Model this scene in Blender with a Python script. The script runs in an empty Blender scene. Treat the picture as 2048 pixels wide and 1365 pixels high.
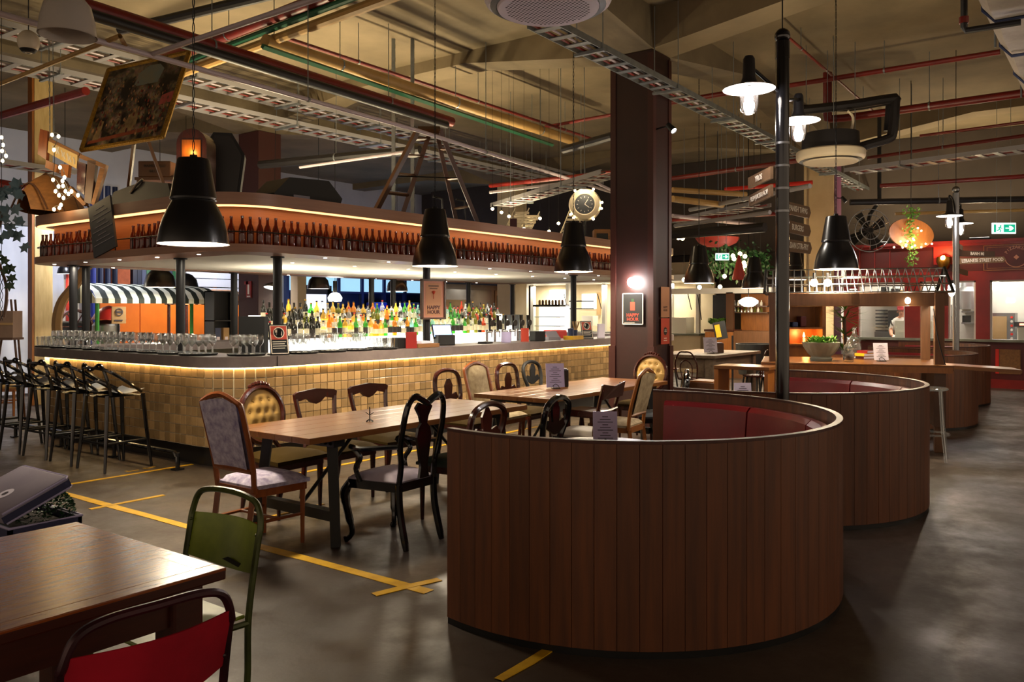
import bpy, bmesh, math, random
from mathutils import Vector, Matrix
random.seed(7)
C = bpy.context.scene.collection
PI = math.pi
# ------------------------------------------------------------------ camera, world, exposure
# world axes: x runs along the long side of the bar, y along its short side, z up; the camera stands at x = y = 0
FPX, YAW, CAMH = 1670.0, math.radians(36.6), 1.6
cam = bpy.data.objects.new('camera', bpy.data.cameras.new('camera'))
C.objects.link(cam)
cam.data.sensor_width = 36.0
cam.data.lens = 36.0 * FPX / 2048
cam.data.shift_y = -61.5 / 2048
cam.data.clip_start = 0.05
cam.location = (0, 0, CAMH)
cam.rotation_euler = (PI / 2, 0, YAW - PI / 2)
scene = bpy.context.scene
scene.camera = cam
scene.view_settings.view_transform = 'Standard'
scene.view_settings.look = 'None'
scene.view_settings.gamma = 1.0
scene.view_settings.exposure = 1.45
scene.view_settings.use_curve_mapping = False
world = bpy.data.worlds.new('hall_ambient')
scene.world = world
world.use_nodes = True
world.node_tree.nodes['Background'].inputs[0].default_value = (0.7, 0.53, 0.38, 1)
world.node_tree.nodes['Background'].inputs[1].default_value = 0.36
FWD = (math.cos(YAW), math.sin(YAW)); RGT = (math.sin(YAW), -math.cos(YAW))
def ray(u, v):
    a = (u - 1024) / FPX
    return FWD[0] + a * RGT[0], FWD[1] + a * RGT[1], -(v - 621) / FPX
def atd(u, v, t):                     # the point seen at (u, v) at depth t
    d = ray(u, v); return Vector((d[0] * t, d[1] * t, CAMH + d[2] * t))
def atz(u, v, z):                     # ... on the level z
    d = ray(u, v); return atd(u, v, (z - CAMH) / d[2])
def atx(u, v, x):
    return atd(u, v, x / ray(u, v)[0])
def aty(u, v, y):
    return atd(u, v, y / ray(u, v)[1])

# ------------------------------------------------------------------ materials
MATS = {}
def _nt(name):
    m = bpy.data.materials.new(name); m.use_nodes = True
    nt = m.node_tree; b = nt.nodes['Principled BSDF']; MATS[name] = m
    return m, nt, b
def rgb(c):
    if isinstance(c, str):
        c = c.lstrip('#'); s = [int(c[i:i + 2], 16) / 255 for i in (0, 2, 4)]
        return tuple(x / 12.92 if x <= .04045 else ((x + .055) / 1.055) ** 2.4 for x in s) + (1,)
    return tuple(c)[:3] + (1,)
def M(name, c, rough=.5, metal=0, c2=None, vs=4, stretch=(1, 1, 1), bump=0, bs=60, trans=0, coat=0, objr=0, isl=0, det=4, spec=.5, wave=None, alpha=1):
    m, nt, b = _nt(name); N, L = nt.nodes, nt.links
    b.inputs['Roughness'].default_value = rough; b.inputs['Metallic'].default_value = metal
    b.inputs['Specular IOR Level'].default_value = spec
    b.inputs['Transmission Weight'].default_value = trans; b.inputs['Coat Weight'].default_value = coat
    b.inputs['Coat Roughness'].default_value = .15
    b.inputs['Alpha'].default_value = alpha
    b.inputs['Base Color'].default_value = rgb(c)
    tc = None
    if c2 is not None or bump:
        tc = N.new('ShaderNodeTexCoord'); mp = N.new('ShaderNodeMapping'); mp.inputs['Scale'].default_value = stretch
        L.new(tc.outputs['Object'], mp.inputs['Vector'])
        if objr or isl:
            oi = N.new('ShaderNodeObjectInfo'); ml = N.new('ShaderNodeMath'); ml.operation = 'MULTIPLY'; ml.inputs[1].default_value = 37.0
            L.new(oi.outputs['Random'], ml.inputs[0]); cx = N.new('ShaderNodeCombineXYZ')
            for k in range(3): L.new(ml.outputs[0], cx.inputs[k])
            L.new(cx.outputs[0], mp.inputs['Location'])
    col = None
    if c2 is not None:
        if wave:
            t = N.new('ShaderNodeTexWave'); t.inputs['Scale'].default_value = vs; t.inputs['Distortion'].default_value = wave; t.inputs['Detail'].default_value = 3
            t.inputs['Detail Scale'].default_value = 1.5; L.new(mp.outputs[0], t.inputs['Vector']); fac = t.outputs['Fac']
        else:
            t = N.new('ShaderNodeTexNoise'); t.inputs['Scale'].default_value = vs; t.inputs['Detail'].default_value = det; t.inputs['Roughness'].default_value = .6
            L.new(mp.outputs[0], t.inputs['Vector']); fac = t.outputs['Fac']
        rp = N.new('ShaderNodeValToRGB'); rp.color_ramp.elements[0].position = .3; rp.color_ramp.elements[1].position = .7
        rp.color_ramp.elements[0].color = rgb(c); rp.color_ramp.elements[1].color = rgb(c2)
        L.new(fac, rp.inputs[0]); col = rp.outputs[0]
    if objr or isl:
        hv = N.new('ShaderNodeHueSaturation'); mr = N.new('ShaderNodeMapRange')
        k = objr or isl
        mr.inputs['To Min'].default_value = 1 - k; mr.inputs['To Max'].default_value = 1 + k
        if objr:
            o2 = N.new('ShaderNodeObjectInfo'); L.new(o2.outputs['Random'], mr.inputs[0])
        else:
            o2 = N.new('ShaderNodeNewGeometry'); L.new(o2.outputs['Random Per Island'], mr.inputs[0])
        L.new(mr.outputs[0], hv.inputs['Value'])
        if col: L.new(col, hv.inputs['Color'])
        else: hv.inputs['Color'].default_value = rgb(c)
        col = hv.outputs[0]
    if col: L.new(col, b.inputs['Base Color'])
    if bump:
        t2 = N.new('ShaderNodeTexNoise'); t2.inputs['Scale'].default_value = bs; t2.inputs['Detail'].default_value = 3
        L.new(mp.outputs[0], t2.inputs['Vector'])
        bp = N.new('ShaderNodeBump'); bp.inputs['Strength'].default_value = bump; bp.inputs['Distance'].default_value = .01
        L.new(t2.outputs['Fac'], bp.inputs['Height']); L.new(bp.outputs[0], b.inputs['Normal'])
    return m
def E_(name, c, s):
    m, nt, b = _nt(name)
    b.inputs['Base Color'].default_value = rgb(c); b.inputs['Emission Color'].default_value = rgb(c); b.inputs['Emission Strength'].default_value = s
    return m
def G_(name, c=(1, 1, 1), gloss=.18, rough=.03, body=0, tint=None):
    """thin clear glass: see-through with a fresnel sheen; body adds a little diffuse colour"""
    m, nt, b = _nt(name); N, L = nt.nodes, nt.links
    tr = N.new('ShaderNodeBsdfTransparent'); tr.inputs[0].default_value = rgb(c)
    gl = N.new('ShaderNodeBsdfGlossy'); gl.inputs['Roughness'].default_value = rough
    lw = N.new('ShaderNodeLayerWeight'); lw.inputs[0].default_value = .35
    mr = N.new('ShaderNodeMapRange'); mr.inputs['To Min'].default_value = gloss * .35; mr.inputs['To Max'].default_value = min(1, gloss * 4)
    L.new(lw.outputs['Facing'], mr.inputs[0])
    mx = N.new('ShaderNodeMixShader'); L.new(mr.outputs[0], mx.inputs[0]); L.new(tr.outputs[0], mx.inputs[1]); L.new(gl.outputs[0], mx.inputs[2])
    out = mx.outputs[0]
    if body:
        df = N.new('ShaderNodeBsdfTranslucent'); df.inputs[0].default_value = rgb(tint or c)
        d2 = N.new('ShaderNodeBsdfDiffuse'); d2.inputs[0].default_value = rgb(tint or c)
        ad = N.new('ShaderNodeMixShader'); ad.inputs[0].default_value = .5; L.new(df.outputs[0], ad.inputs[1]); L.new(d2.outputs[0], ad.inputs[2])
        m2 = N.new('ShaderNodeMixShader'); m2.inputs[0].default_value = body; L.new(out, m2.inputs[1]); L.new(ad.outputs[0], m2.inputs[2]); out = m2.outputs[0]
    L.new(out, N['Material Output'].inputs['Surface'])
    return m
# ------------------------------------------------------------------ mesh helpers
class MB:
    def __init__(s): s.v = []; s.f = []
    def add(s, vs, fs):
        o = len(s.v); s.v += [tuple(p) for p in vs]; s.f += [tuple(i + o for i in q) for q in fs]; return s
    def box(s, x0, y0, z0, x1, y1, z1, M4=None):
        vs = [(x, y, z) for z in (z0, z1) for y in (y0, y1) for x in (x0, x1)]
        if M4 is not None: vs = [M4 @ Vector(p) for p in vs]
        return s.add(vs, [(0, 2, 3, 1), (4, 5, 7, 6), (0, 1, 5, 4), (2, 6, 7, 3), (0, 4, 6, 2), (1, 3, 7, 5)])
    def cbox(s, x0, y0, z0, x1, y1, z1, b=.008, M4=None):
        """box with chamfered edges"""
        bm = bmesh.new(); bmesh.ops.create_cube(bm, size=1)
        for v in bm.verts: v.co = Vector(((x0 + x1) / 2 + v.co.x * (x1 - x0), (y0 + y1) / 2 + v.co.y * (y1 - y0), (z0 + z1) / 2 + v.co.z * (z1 - z0)))
        bmesh.ops.bevel(bm, geom=bm.edges[:], offset=b, segments=2, affect='EDGES', profile=.5)
        bm.verts.ensure_lookup_table(); bm.verts.index_update()
        vs = [v.co.copy() for v in bm.verts]; fs = [tuple(v.index for v in q.verts) for q in bm.faces]; bm.free()
        if M4 is not None: vs = [M4 @ p for p in vs]
        return s.add(vs, fs)
    def cyl(s, p0, p1, r0, r1=None, n=12):
        return s.tube([p0, p1], [r0, r0 if r1 is None else r1], n)
    def tube(s, pts, r, n=8, closed=False, flat=1.0):
        P = [Vector(p) for p in pts]; k = len(P)
        R = [r] * k if not isinstance(r, (list, tuple)) else list(r)
        o = len(s.v); nx = None
        for i in range(k):
            if closed: t = P[(i + 1) % k] - P[i - 1]
            else: t = P[min(i + 1, k - 1)] - P[max(i - 1, 0)]
            t = t.normalized() if t.length > 1e-9 else Vector((0, 0, 1))
            if nx is None:
                a = Vector((0, 0, 1)) if abs(t.z) < .9 else Vector((1, 0, 0)); nx = t.cross(a).normalized()
            else:
                nx = (nx - t * nx.dot(t)); nx = nx.normalized() if nx.length > 1e-6 else t.orthogonal().normalized()
            ny = t.cross(nx)
            for j in range(n):
                a = 2 * PI * j / n; s.v.append(tuple(P[i] + nx * (R[i] * math.cos(a)) + ny * (R[i] * flat * math.sin(a))))
        for i in range(k if closed else k - 1):
            for j in range(n):
                a = o + i * n + j; b = o + i * n + (j + 1) % n; i2 = (i + 1) % k
                s.f.append((a, b, o + i2 * n + (j + 1) % n, o + i2 * n + j))
        if not closed:
            s.f.append(tuple(o + j for j in range(n))[::-1]); s.f.append(tuple(o + (k - 1) * n + j for j in range(n)))
        return s
    def lathe(s, prof, n=16, c=(0, 0, 0), axis=None):
        """prof: (radius, height) pairs; radius 0 closes"""
        o = len(s.v); c = Vector(c); rings = []
        q = Vector((0, 0, 1)).rotation_difference(Vector(axis)).to_matrix() if axis is not None else None
        for r, z in prof:
            if r < 1e-6:
                p = Vector((0, 0, z)); p = q @ p if q else p; s.v.append(tuple(c + p)); rings.append([len(s.v) - 1])
            else:
                g = []
                for j in range(n):
                    a = 2 * PI * j / n; p = Vector((r * math.cos(a), r * math.sin(a), z)); p = q @ p if q else p
                    s.v.append(tuple(c + p)); g.append(len(s.v) - 1)
                rings.append(g)
        for A, B in zip(rings, rings[1:]):
            if len(A) == 1 and len(B) == 1: continue
            for j in range(n):
                j2 = (j + 1) % n
                if len(A) == 1: s.f.append((A[0], B[j2], B[j]))
                elif len(B) == 1: s.f.append((A[j], A[j2], B[0]))
                else: s.f.append((A[j], A[j2], B[j2], B[j]))
        return s
    def ball(s, c, r, n=10, sc=(1, 1, 1)):
        k = max(4, n // 2); o = len(s.v)
        s.lathe([(math.sin(PI * i / k), -math.cos(PI * i / k)) for i in range(k + 1)], n)
        c = Vector(c)
        for i in range(o, len(s.v)):
            p = s.v[i]; s.v[i] = (c.x + p[0] * r * sc[0], c.y + p[1] * r * sc[1], c.z + p[2] * r * sc[2])
        return s
    def poly(s, pts, ext):
        """planar polygon (3-D points) extruded by the vector ext"""
        P = [Vector(p) for p in pts]; n = len(P); e = Vector(ext)
        return s.add(P + [p + e for p in P], [tuple(range(n))[::-1], tuple(range(n, 2 * n))] + [(i, (i + 1) % n, n + (i + 1) % n, n + i) for i in range(n)])
    def ring(s, outer, inner, z0, z1):
        n = len(outer)
        vs = [(p[0], p[1], z0) for p in outer] + [(p[0], p[1], z0) for p in inner] + [(p[0], p[1], z1) for p in outer] + [(p[0], p[1], z1) for p in inner]
        fs = []
        for i in range(n):
            j = (i + 1) % n
            fs += [(i, n + i, n + j, j), (2 * n + i, 2 * n + j, 3 * n + j, 3 * n + i), (i, j, 2 * n + j, 2 * n + i), (n + i, 3 * n + i, 3 * n + j, n + j)]
        return s.add(vs, fs)
    def plate(s, loop, z0, z1):
        return s.poly([(p[0], p[1], z0) for p in loop], (0, 0, z1 - z0))
    def grid(s, fn, nu, nv):
        o = len(s.v)
        for i in range(nu + 1):
            for j in range(nv + 1): s.v.append(tuple(fn(i / nu, j / nv)))
        for i in range(nu):
            for j in range(nv):
                a = o + i * (nv + 1) + j; s.f.append((a, a + nv + 1, a + nv + 2, a + 1))
        return s
    def leaf(s, c, d, up, l, w):
        d = Vector(d).normalized(); up = Vector(up); sd = d.cross(up); sd = sd.normalized() if sd.length > 1e-4 else d.orthogonal().normalized()
        c = Vector(c); nn = sd.cross(d)
        return s.add([c, c + d * l * .45 + sd * w + nn * w * .3, c + d * l, c + d * l * .45 - sd * w + nn * w * .3], [(0, 1, 2), (0, 2, 3)])
    def mesh(s, name, mat, smooth=True, ang=35):
        me = bpy.data.meshes.new(name); me.from_pydata(s.v, [], s.f); me.validate(verbose=False)
        bm = bmesh.new(); bm.from_mesh(me); bmesh.ops.recalc_face_normals(bm, faces=bm.faces[:]); bm.to_mesh(me); bm.free()
        me.materials.append(MATS[mat] if isinstance(mat, str) else mat)
        if smooth:
            me.shade_smooth(); me.set_sharp_from_angle(angle=math.radians(ang))
        return me
    def build(s, name, mat, parent=None, loc=None, rz=0, smooth=True, **tags):
        return link(name, s.mesh(name, mat, smooth), parent, loc, rz, **tags)
def link(name, me, parent=None, loc=None, rz=0, label=None, cat=None, group=None, kind=None):
    o = bpy.data.objects.new(name, me); C.objects.link(o)
    if parent is not None: o.parent = parent
    if loc is not None: o.location = loc
    if rz: o.rotation_euler = (0, 0, rz)
    return tag(o, label, cat, group, kind)
def tag(o, label=None, cat=None, group=None, kind=None):
    for k, x in (('label', label), ('category', cat), ('group', group), ('kind', kind)):
        if x: o[k] = x
    return o
def thing(name, label, cat, loc=(0, 0, 0), rz=0, group=None):
    o = bpy.data.objects.new(name, None); C.objects.link(o); o.empty_display_size = .1
    o.location = loc; o.rotation_euler = (0, 0, rz)
    return tag(o, label, cat, group)
KIDS = {}
def dup(o, loc=None, rz=None, label=None, group=None, parent=None, sc=None):
    c = o.copy(); C.objects.link(c)
    if parent is not None: c.parent = parent
    if loc is not None: c.location = loc
    if rz is not None: c.rotation_euler = (0, 0, rz)
    if sc is not None: c.scale = sc
    if label: c['label'] = label
    if group: c['group'] = group
    for k in list(o.children): dup(k, parent=c)
    return c
def lamp(name, kind, loc, power, col=(1, .8, .55), size=.1, parent=None, spot=None, rot=None, blend=.5):
    l = bpy.data.lights.new(name, kind); l.energy = power; l.color = col[:3]
    if kind == 'AREA': l.shape = 'DISK'; l.size = size
    else: l.shadow_soft_size = size
    if kind == 'SPOT': l.spot_size = spot or 2.2; l.spot_blend = blend
    o = bpy.data.objects.new(name, l); C.objects.link(o); o.location = loc
    if rot: o.rotation_euler = rot
    if parent is not None: o.parent = parent
    return o
TXT = {}
def text(s, size, mat, parent, mtx, name='lettering', ext=.002, bold=0.0, spacing=1.0, sx=1.0):
    key = (s, size, mat, bold, spacing, sx)
    if key not in TXT:
        cu = bpy.data.curves.new('lettering', 'FONT'); cu.body = s; cu.size = size; cu.align_x = 'CENTER'; cu.align_y = 'CENTER'
        cu.extrude = ext; cu.offset = bold; cu.space_character = spacing; cu.resolution_u = 2
        t = bpy.data.objects.new('lettering', cu); C.objects.link(t)
        me = bpy.data.meshes.new_from_object(t.evaluated_get(bpy.context.evaluated_depsgraph_get()))
        bpy.data.objects.remove(t); bpy.data.curves.remove(cu)
        if sx != 1.0:
            for v in me.vertices: v.co.x *= sx
        me.materials.clear(); me.materials.append(MATS[mat]); TXT[key] = me
    o = bpy.data.objects.new(name, TXT[key]); C.objects.link(o)
    if parent is not None: o.parent = parent
    o.matrix_local = mtx
    return o
def frame(o, xdir, ydir):
    """matrix with origin o, x axis xdir and y axis ydir (z = x cross y)"""
    x = Vector(xdir).normalized(); y = Vector(ydir); y = (y - x * y.dot(x)).normalized(); z = x.cross(y)
    m = Matrix((x, y, z)).transposed().to_4x4(); m.translation = Vector(o); return m
def arc(c, r, a0, a1, n, z=None):
    out = []
    for i in range(n + 1):
        a = a0 + (a1 - a0) * i / n; p = (c[0] + r * math.cos(a), c[1] + r * math.sin(a))
        out.append(p if z is None else p + (z,))
    return out
def smooth_path(pts, n=6):
    """Catmull-Rom through the points"""
    P = [Vector(p) for p in pts]; out = []
    for i in range(len(P) - 1):
        p0 = P[max(i - 1, 0)]; p1 = P[i]; p2 = P[i + 1]; p3 = P[min(i + 2, len(P) - 1)]
        for k in range(n):
            t = k / n
            out.append(.5 * ((2 * p1) + (p2 - p0) * t + (2 * p0 - 5 * p1 + 4 * p2 - p3) * t * t + (3 * p1 - p0 - 3 * p2 + p3) * t ** 3))
    out.append(P[-1]); return out
# ------------------------------------------------------------------ material library
M('concrete_floor', '#372d25', .38, c2='#50443a', vs=.9, det=8, bump=.08, bs=30)
M('concrete', '#85755a', .85, c2='#625640', vs=.7, det=7, stretch=(1, 1, 1), bump=.15, bs=12)
M('concrete_dark', '#7a6c55', .85, c2='#584d3c', vs=1.1, det=7)
M('maroon_paint', '#2e110c', .5, c2='#240c08', vs=2.5)
M('maroon_edge', '#3a1711', .45)
M('cream_paint', '#cbb48c', .6, c2='#b7a07a', vs=1.5)
M('purple_paint', '#6b3a5c', .5)
M('white_wall', '#cfd0d4', .7, c2='#b9bcc6', vs=.8)
M('warm_wall', '#d8c8a8', .7, c2='#c2b08e', vs=1)
M('dark_wall', '#43382f', .8, c2='#332a23', vs=1)
M('red_paint', '#8c1a14', .42, c2='#741410', vs=2)
M('red_dark', '#5a120e', .45, c2='#470d0a', vs=2)
M('tape', '#e0b010', .55, c2='#b98a0c', vs=6, det=6)
M('counter_laminate', '#776b69', .38, c2='#685d5b', vs=8)
M('kick', '#0c0b0b', .35)
M('grout', '#e6dcc0', .8)
M('tile', '#a1845a', .22, objr=.3, c2='#937750', vs=9, coat=.3)
M('tile_far', '#a1845a', .25, isl=.3, c2='#937750', vs=9)
M('canopy_wood', '#c07c48', .42, c2='#d08c58', vs=3, stretch=(.6, .6, 14))
M('fascia_wood', '#8a6450', .4, c2='#9b745d', vs=3, stretch=(.5, .5, 10))
M('soffit_white', '#e6dfcc', .6)
M('black_metal', '#0d0d10', .42, spec=.35)
M('black_gloss', '#08080a', .12, coat=.5)
M('black_matte', '#121213', .6)
M('brown_bottle', (.13, .016, .004), .08, trans=.2, objr=.3, coat=.3)
M('dark_bottle', (.05, .012, .006), .08, coat=.4)
M('chrome', '#b8b8b8', .2, metal=1)
M('steel', '#8d8f92', .35, metal=1)
M('galv', '#9aa0a2', .45, metal=.8, c2='#7f8688', vs=8)
M('tray_white', '#8e8b8c', .45)
M('pipe_red', '#7d1d14', .42, c2='#64150e', vs=3)
M('pipe_black', '#171416', .5)
M('pipe_yellow', '#b48f52', .5, c2='#a07c42', vs=3)
M('pipe_green', '#15573a', .45)
M('pipe_white', '#b6a9b0', .45)
M('foil_duct', '#8d857f', .4, metal=.35, c2='#a59c94', vs=5, bump=.5, bs=7)
M('ac_white', '#c9bfd0', .45)
M('ac_cream', '#cfc2a8', .45)
M('shade_black', '#101013', .28, coat=.15)
M('shade_inner', '#efe9e0', .5)
M('glass_prism', '#c6bdb4', .25, trans=.3, bump=.4, bs=25)
M('walnut', '#502a10', .48, c2='#6d3b16', vs=3, stretch=(8, 8, .5), objr=.16, coat=.1)
M('walnut_plain', '#3a2012', .35, c2='#4d2b18', vs=4, stretch=(1, 10, 10))
M('oak_top', '#6a3f1c', .28, c2='#7a4f28', vs=3.5, stretch=(.7, 9, 9), spec=.4)
M('parquet_top', '#7c3a12', .22, c2='#98541c', vs=7, stretch=(1, 8, 8), spec=.5, bump=.07, bs=22)
M('table_edge', '#4a2010', .4, c2='#3a180c', vs=4, stretch=(1, 8, 8), spec=.4)
M('mahogany', '#33120b', .25, c2='#45190f', vs=5, stretch=(4, 4, 1), coat=.4)
M('teak', '#8a4a1e', .32, c2='#6f3714', vs=4, stretch=(6, 6, 1), coat=.2)
M('honey_wood', '#9a5d26', .35, c2='#7e4a1c', vs=4, stretch=(5, 5, 1))
M('weathered', '#7a6a58', .7, c2='#5f5244', vs=3, stretch=(1, 8, 8))
M('stall_wood', '#6b4526', .5, c2='#573619', vs=3, stretch=(8, 8, .8))
M('crate_wood', '#8a5c2e', .6, c2='#6d4722', vs=3, stretch=(1, 8, 8))
M('floral', '#c9c3d4', .8, c2='#857c9e', vs=22, det=5, spec=.15)
M('floral_beige', '#b9a887', .8, c2='#8f7d60', vs=16, det=5, spec=.15)
M('tufted', '#b7924e', .55, c2='#a3803f', vs=6)
M('olive_velvet', '#3a2c10', .85, spec=.08)
M('lilac_seat', '#b9aebb', .6, c2='#a89cab', vs=8)
M('grey_seat', '#a09484', .6)
M('green_seat', '#1d2a22', .5)
M('red_leather', '#7d1219', .34, c2='#6a0f15', vs=4, bump=.05, bs=30)
M('green_metal', '#8c9c2a', .42, c2='#6b7d1e', vs=7, det=7)
M('green_tube', '#2f3318', .35, metal=.3, c2='#4f5a22', vs=10)
M('red_metal', '#b3162c', .4, c2='#931024', vs=6)
M('red_tube', '#2a1418', .3, metal=.3, c2='#431822', vs=10)
M('rust_black', '#15110c', .7)
M('suitcase', '#8a8392', .5, c2='#7c7585', vs=4)
M('suitcase_trim', '#a39cc0', .4)
M('suitcase_blue', '#1d2046', .5)
M('leaf_dark', '#1c4220', .5, isl=.5)
M('leaf_mid', '#4f7a24', .5, isl=.45)
M('leaf_blue', '#5d7a86', .5, isl=.45)
M('soil', '#1a120c', .9)
M('paper', '#d8d2e4', .7)
M('paper_lilac', '#b8b0d8', .7)
M('paper_grey', '#8b8792', .7)
M('ink', '#3a3440', .7)
M('gold_frame', '#9a7420', .4, metal=.5, c2='#6e5012', vs=30, bump=.9, bs=45)
M('stone', '#86887a', .75, c2='#6c6e62', vs=6, bump=.3, bs=20)
M('sign_brown', '#86684a', .6, c2='#75593e', vs=4, stretch=(1, 8, 8))
M('sign_text', '#fff4e2', .6)
M('poster_black', '#17191a', .5)
M('poster_red', '#c2432c', .5)
M('poster_tan', '#c08a62', .55)
M('poster_pink', '#c98a72', .55)
M('white_paint', '#d9d5cc', .5)
M('cardboard', '#8b7364', .8, c2='#7c6557', vs=3)
M('ply', '#d0b57c', .6, c2='#b99c62', vs=3, stretch=(6, 6, 1))
M('orange_panel', '#d9701c', .45, c2='#c25f12', vs=1.5)
M('awning_white', '#d9dccb', .7)
M('awning_dark', '#1d2620', .7)
M('green_paint', '#2d7d2f', .45)
M('corrugated', '#b9bcc8', .35, metal=.4)
M('brick', '#9a4f30', .8, c2='#7d3b22', vs=8)
M('skin', '#c98f70', .55)
M('cloth_white', '#dcd8d0', .8)
M('cloth_red', '#a0202c', .7)
M('brass', '#a47a34', .3, metal=1)
M('glow_red', '#d0281a', .4)
M('slate', '#3c4048', .55, c2='#33363d', vs=4)
M('umbrella_red', '#b43a28', .6, c2='#9c2e1f', vs=5)
M('navy', '#24325a', .5)
M('cobalt', '#2c3fa8', .4)
M('tan_box', '#a5875c', .7)
M('rubber', '#1b1b1d', .6)
M('menu_wood', '#4a2c16', .4)
M('napkin_box', '#191414', .35)
M('ceramic', '#d8d2c4', .3)
M('hose', '#14203c', .3)
E_('led_warm', (1, .7, .32), 11.0)
E_('led_orange', (1, .47, .17), 1.15)
E_('led_white', (1, .93, .8), 2.0)
E_('bulb', (1, .86, .62), 40.0)
E_('bulb_white', (1, .95, .93), 60.0)
E_('fairy', (1, .75, .4), 11.0)
E_('downlight', (1, .9, .75), 14.0)
E_('globe', (1, .93, .8), 9.0)
E_('lit_white', (1, .95, .88), .75)
E_('window_lit', (1, .94, .85), 1.4)
E_('screen_blue', (.3, .45, .95), 1.2)
E_('exit_white', (.85, 1, .97), .5)
E_('exit_green', (.0, .35, .2), .45)
E_('sky_blue', (.3, .55, .72), .45)
E_('sky_white', (.75, .8, 1), .45)
E_('flame', (1, .35, .08), 16.0)
E_('red_digits', (1, .1, .06), 5.0)
G_('clear_glass', (.97, .97, .98), .2)
G_('pane_glass', (.94, .96, .95), .08)
G_('acrylic', (.86, .88, .88), .2, body=.06)
G_('wine_glass', (.96, .97, .97), .26)
G_('jug_glass', (.82, .86, .84), .25, body=.05)
for nm, cc in (('amber', (.95, .5, .08)), ('gold', (.98, .75, .2)), ('green', (.15, .6, .12)), ('olive', (.4, .42, .08)), ('clear', (.93, .97, .97)), ('teal', (.55, .85, .8)), ('rosso', (.8, .2, .08))):
    G_('spirit_' + nm, cc, .14, body=.32 if nm != 'clear' else .12)
M('spirit_dark', (.012, .012, .008), .1, coat=.3)
M('bottle_label', '#d9cfae', .6)
M('bottle_label_dark', '#2b2420', .6)
M('cap_red', '#b02020', .4)
M('cap_black', '#141414', .4)
M('cap_gold', '#b08a3a', .35, metal=.6)

fm = MATS['concrete_floor']; fn, fk = fm.node_tree.nodes, fm.node_tree.links
ftc = fn.new('ShaderNodeTexCoord'); fno = fn.new('ShaderNodeTexNoise'); fno.inputs['Scale'].default_value = 1.7; fno.inputs['Detail'].default_value = 9; fno.inputs['Roughness'].default_value = .7
fk.new(ftc.outputs['Object'], fno.inputs['Vector']); fmr = fn.new('ShaderNodeMapRange'); fmr.inputs['From Min'].default_value = .35; fmr.inputs['From Max'].default_value = .65; fmr.inputs['To Min'].default_value = .3; fmr.inputs['To Max'].default_value = .62
fk.new(fno.outputs['Fac'], fmr.inputs[0]); fk.new(fmr.outputs[0], fn['Principled BSDF'].inputs['Roughness'])
# ------------------------------------------------------------------ the hall
fl = MB().box(-8, -8, -.1, 22, 20, 0)
fl.build('floor', 'concrete_floor', kind='structure', smooth=False)
CZ = 5.6
ce = MB().box(-8, -8, CZ, 22, 20, CZ + .2).build('ceiling', 'concrete', kind='structure', smooth=False)
COLX, COLY, CW, CDp = (1.6, 9.92, 18.2), (-3.3, 5.06, 13.4), .52, .62
def zsoff(d): return min(5.05 + .145 * d, 5.42)
for cx in COLX:                        # haunched beams along y, over each row of columns
    b = MB(); ys = [-8]
    for cy in COLY: ys += [cy - 2.6, cy, cy + CDp, cy + CDp + 2.6]
    ys.append(20)
    zs = []
    for y in ys: zs.append(zsoff(min(max(cy - y, y - cy - CDp, 0) for cy in COLY)))
    for i in range(len(ys) - 1):
        vs = [(cx, ys[i], zs[i]), (cx + CW, ys[i], zs[i]), (cx + CW, ys[i + 1], zs[i + 1]), (cx, ys[i + 1], zs[i + 1])]
        vs += [(p[0], p[1], CZ) for p in vs]
        b.add(vs, [(0, 1, 2, 3), (0, 3, 7, 4), (1, 5, 6, 2)])
    b.build('beam', 'concrete', ce, smooth=False)
for cy in COLY:
    b = MB(); xs = [-8]
    for cx in COLX: xs += [cx - 2.6, cx, cx + CW, cx + CW + 2.6]
    xs.append(22); xs = sorted(xs); zs = [zsoff(min(max(cx - x, x - cx - CW, 0) for cx in COLX)) + .002 for x in xs]
    for i in range(len(xs) - 1):
        vs = [(xs[i], cy, zs[i]), (xs[i + 1], cy, zs[i + 1]), (xs[i + 1], cy + CDp, zs[i + 1]), (xs[i], cy + CDp, zs[i])]
        vs += [(p[0], p[1], CZ) for p in vs]
        b.add(vs, [(0, 3, 2, 1), (0, 1, 5, 4), (3, 7, 6, 2)])
    b.build('beam', 'concrete_dark', ce, smooth=False)
MB().box(-8, 19.8, 0, 22, 20, CZ).build('wall_back', 'white_wall', kind='structure', smooth=False)
MB().box(21.4, -8, 0, 22, 19.8, CZ).build('wall_right', 'dark_wall', kind='structure', smooth=False)

def column(cx, cy, label, mat, base=True):
    t = thing('column', label, 'column', (cx, cy, 0))
    MB().box(0, 0, 0, CW, CDp, 5.04).build('shaft', mat, t, smooth=False)
    return t
c1 = column(9.92, 5.06, 'dark maroon boxed column with a happy hour poster, beside the long tables', 'maroon_paint')
p = MB()
for z0, z1, w in ((0, 1.12, .03), (1.12, 5.0, .012)):     # vertical cladding strips at the corners
    p.box(-w, -w, z0, .07, .07, z1).box(-w, CDp - .07, z0, .07, CDp + w, z1).box(CW - .07, -w, z0, CW + w, .07, z1)
p.build('corner_trim', 'maroon_edge', c1, smooth=False)
c2 = column(18.2, 5.06, 'cream painted column with a purple side, behind the street food signs', 'cream_paint')
MB().box(.05, -.015, 0, CW, 0, 5.0).build('side_panel', 'purple_paint', c2, smooth=False)
MB().cyl((-.04, .56, 0), (-.04, .56, 5), .025).build('conduit', 'cream_paint', c2)
column(9.92, 13.4, 'brown boxed column behind the bar carrying the red fire sign', 'maroon_edge')
column(18.2, 13.4, 'pale column behind the far end of the bar', 'warm_wall')
t = thing('fire_sign', 'small red fire extinguisher location sign on the brown column', 'sign', (9.9, 13.6, 2.0))
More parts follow.
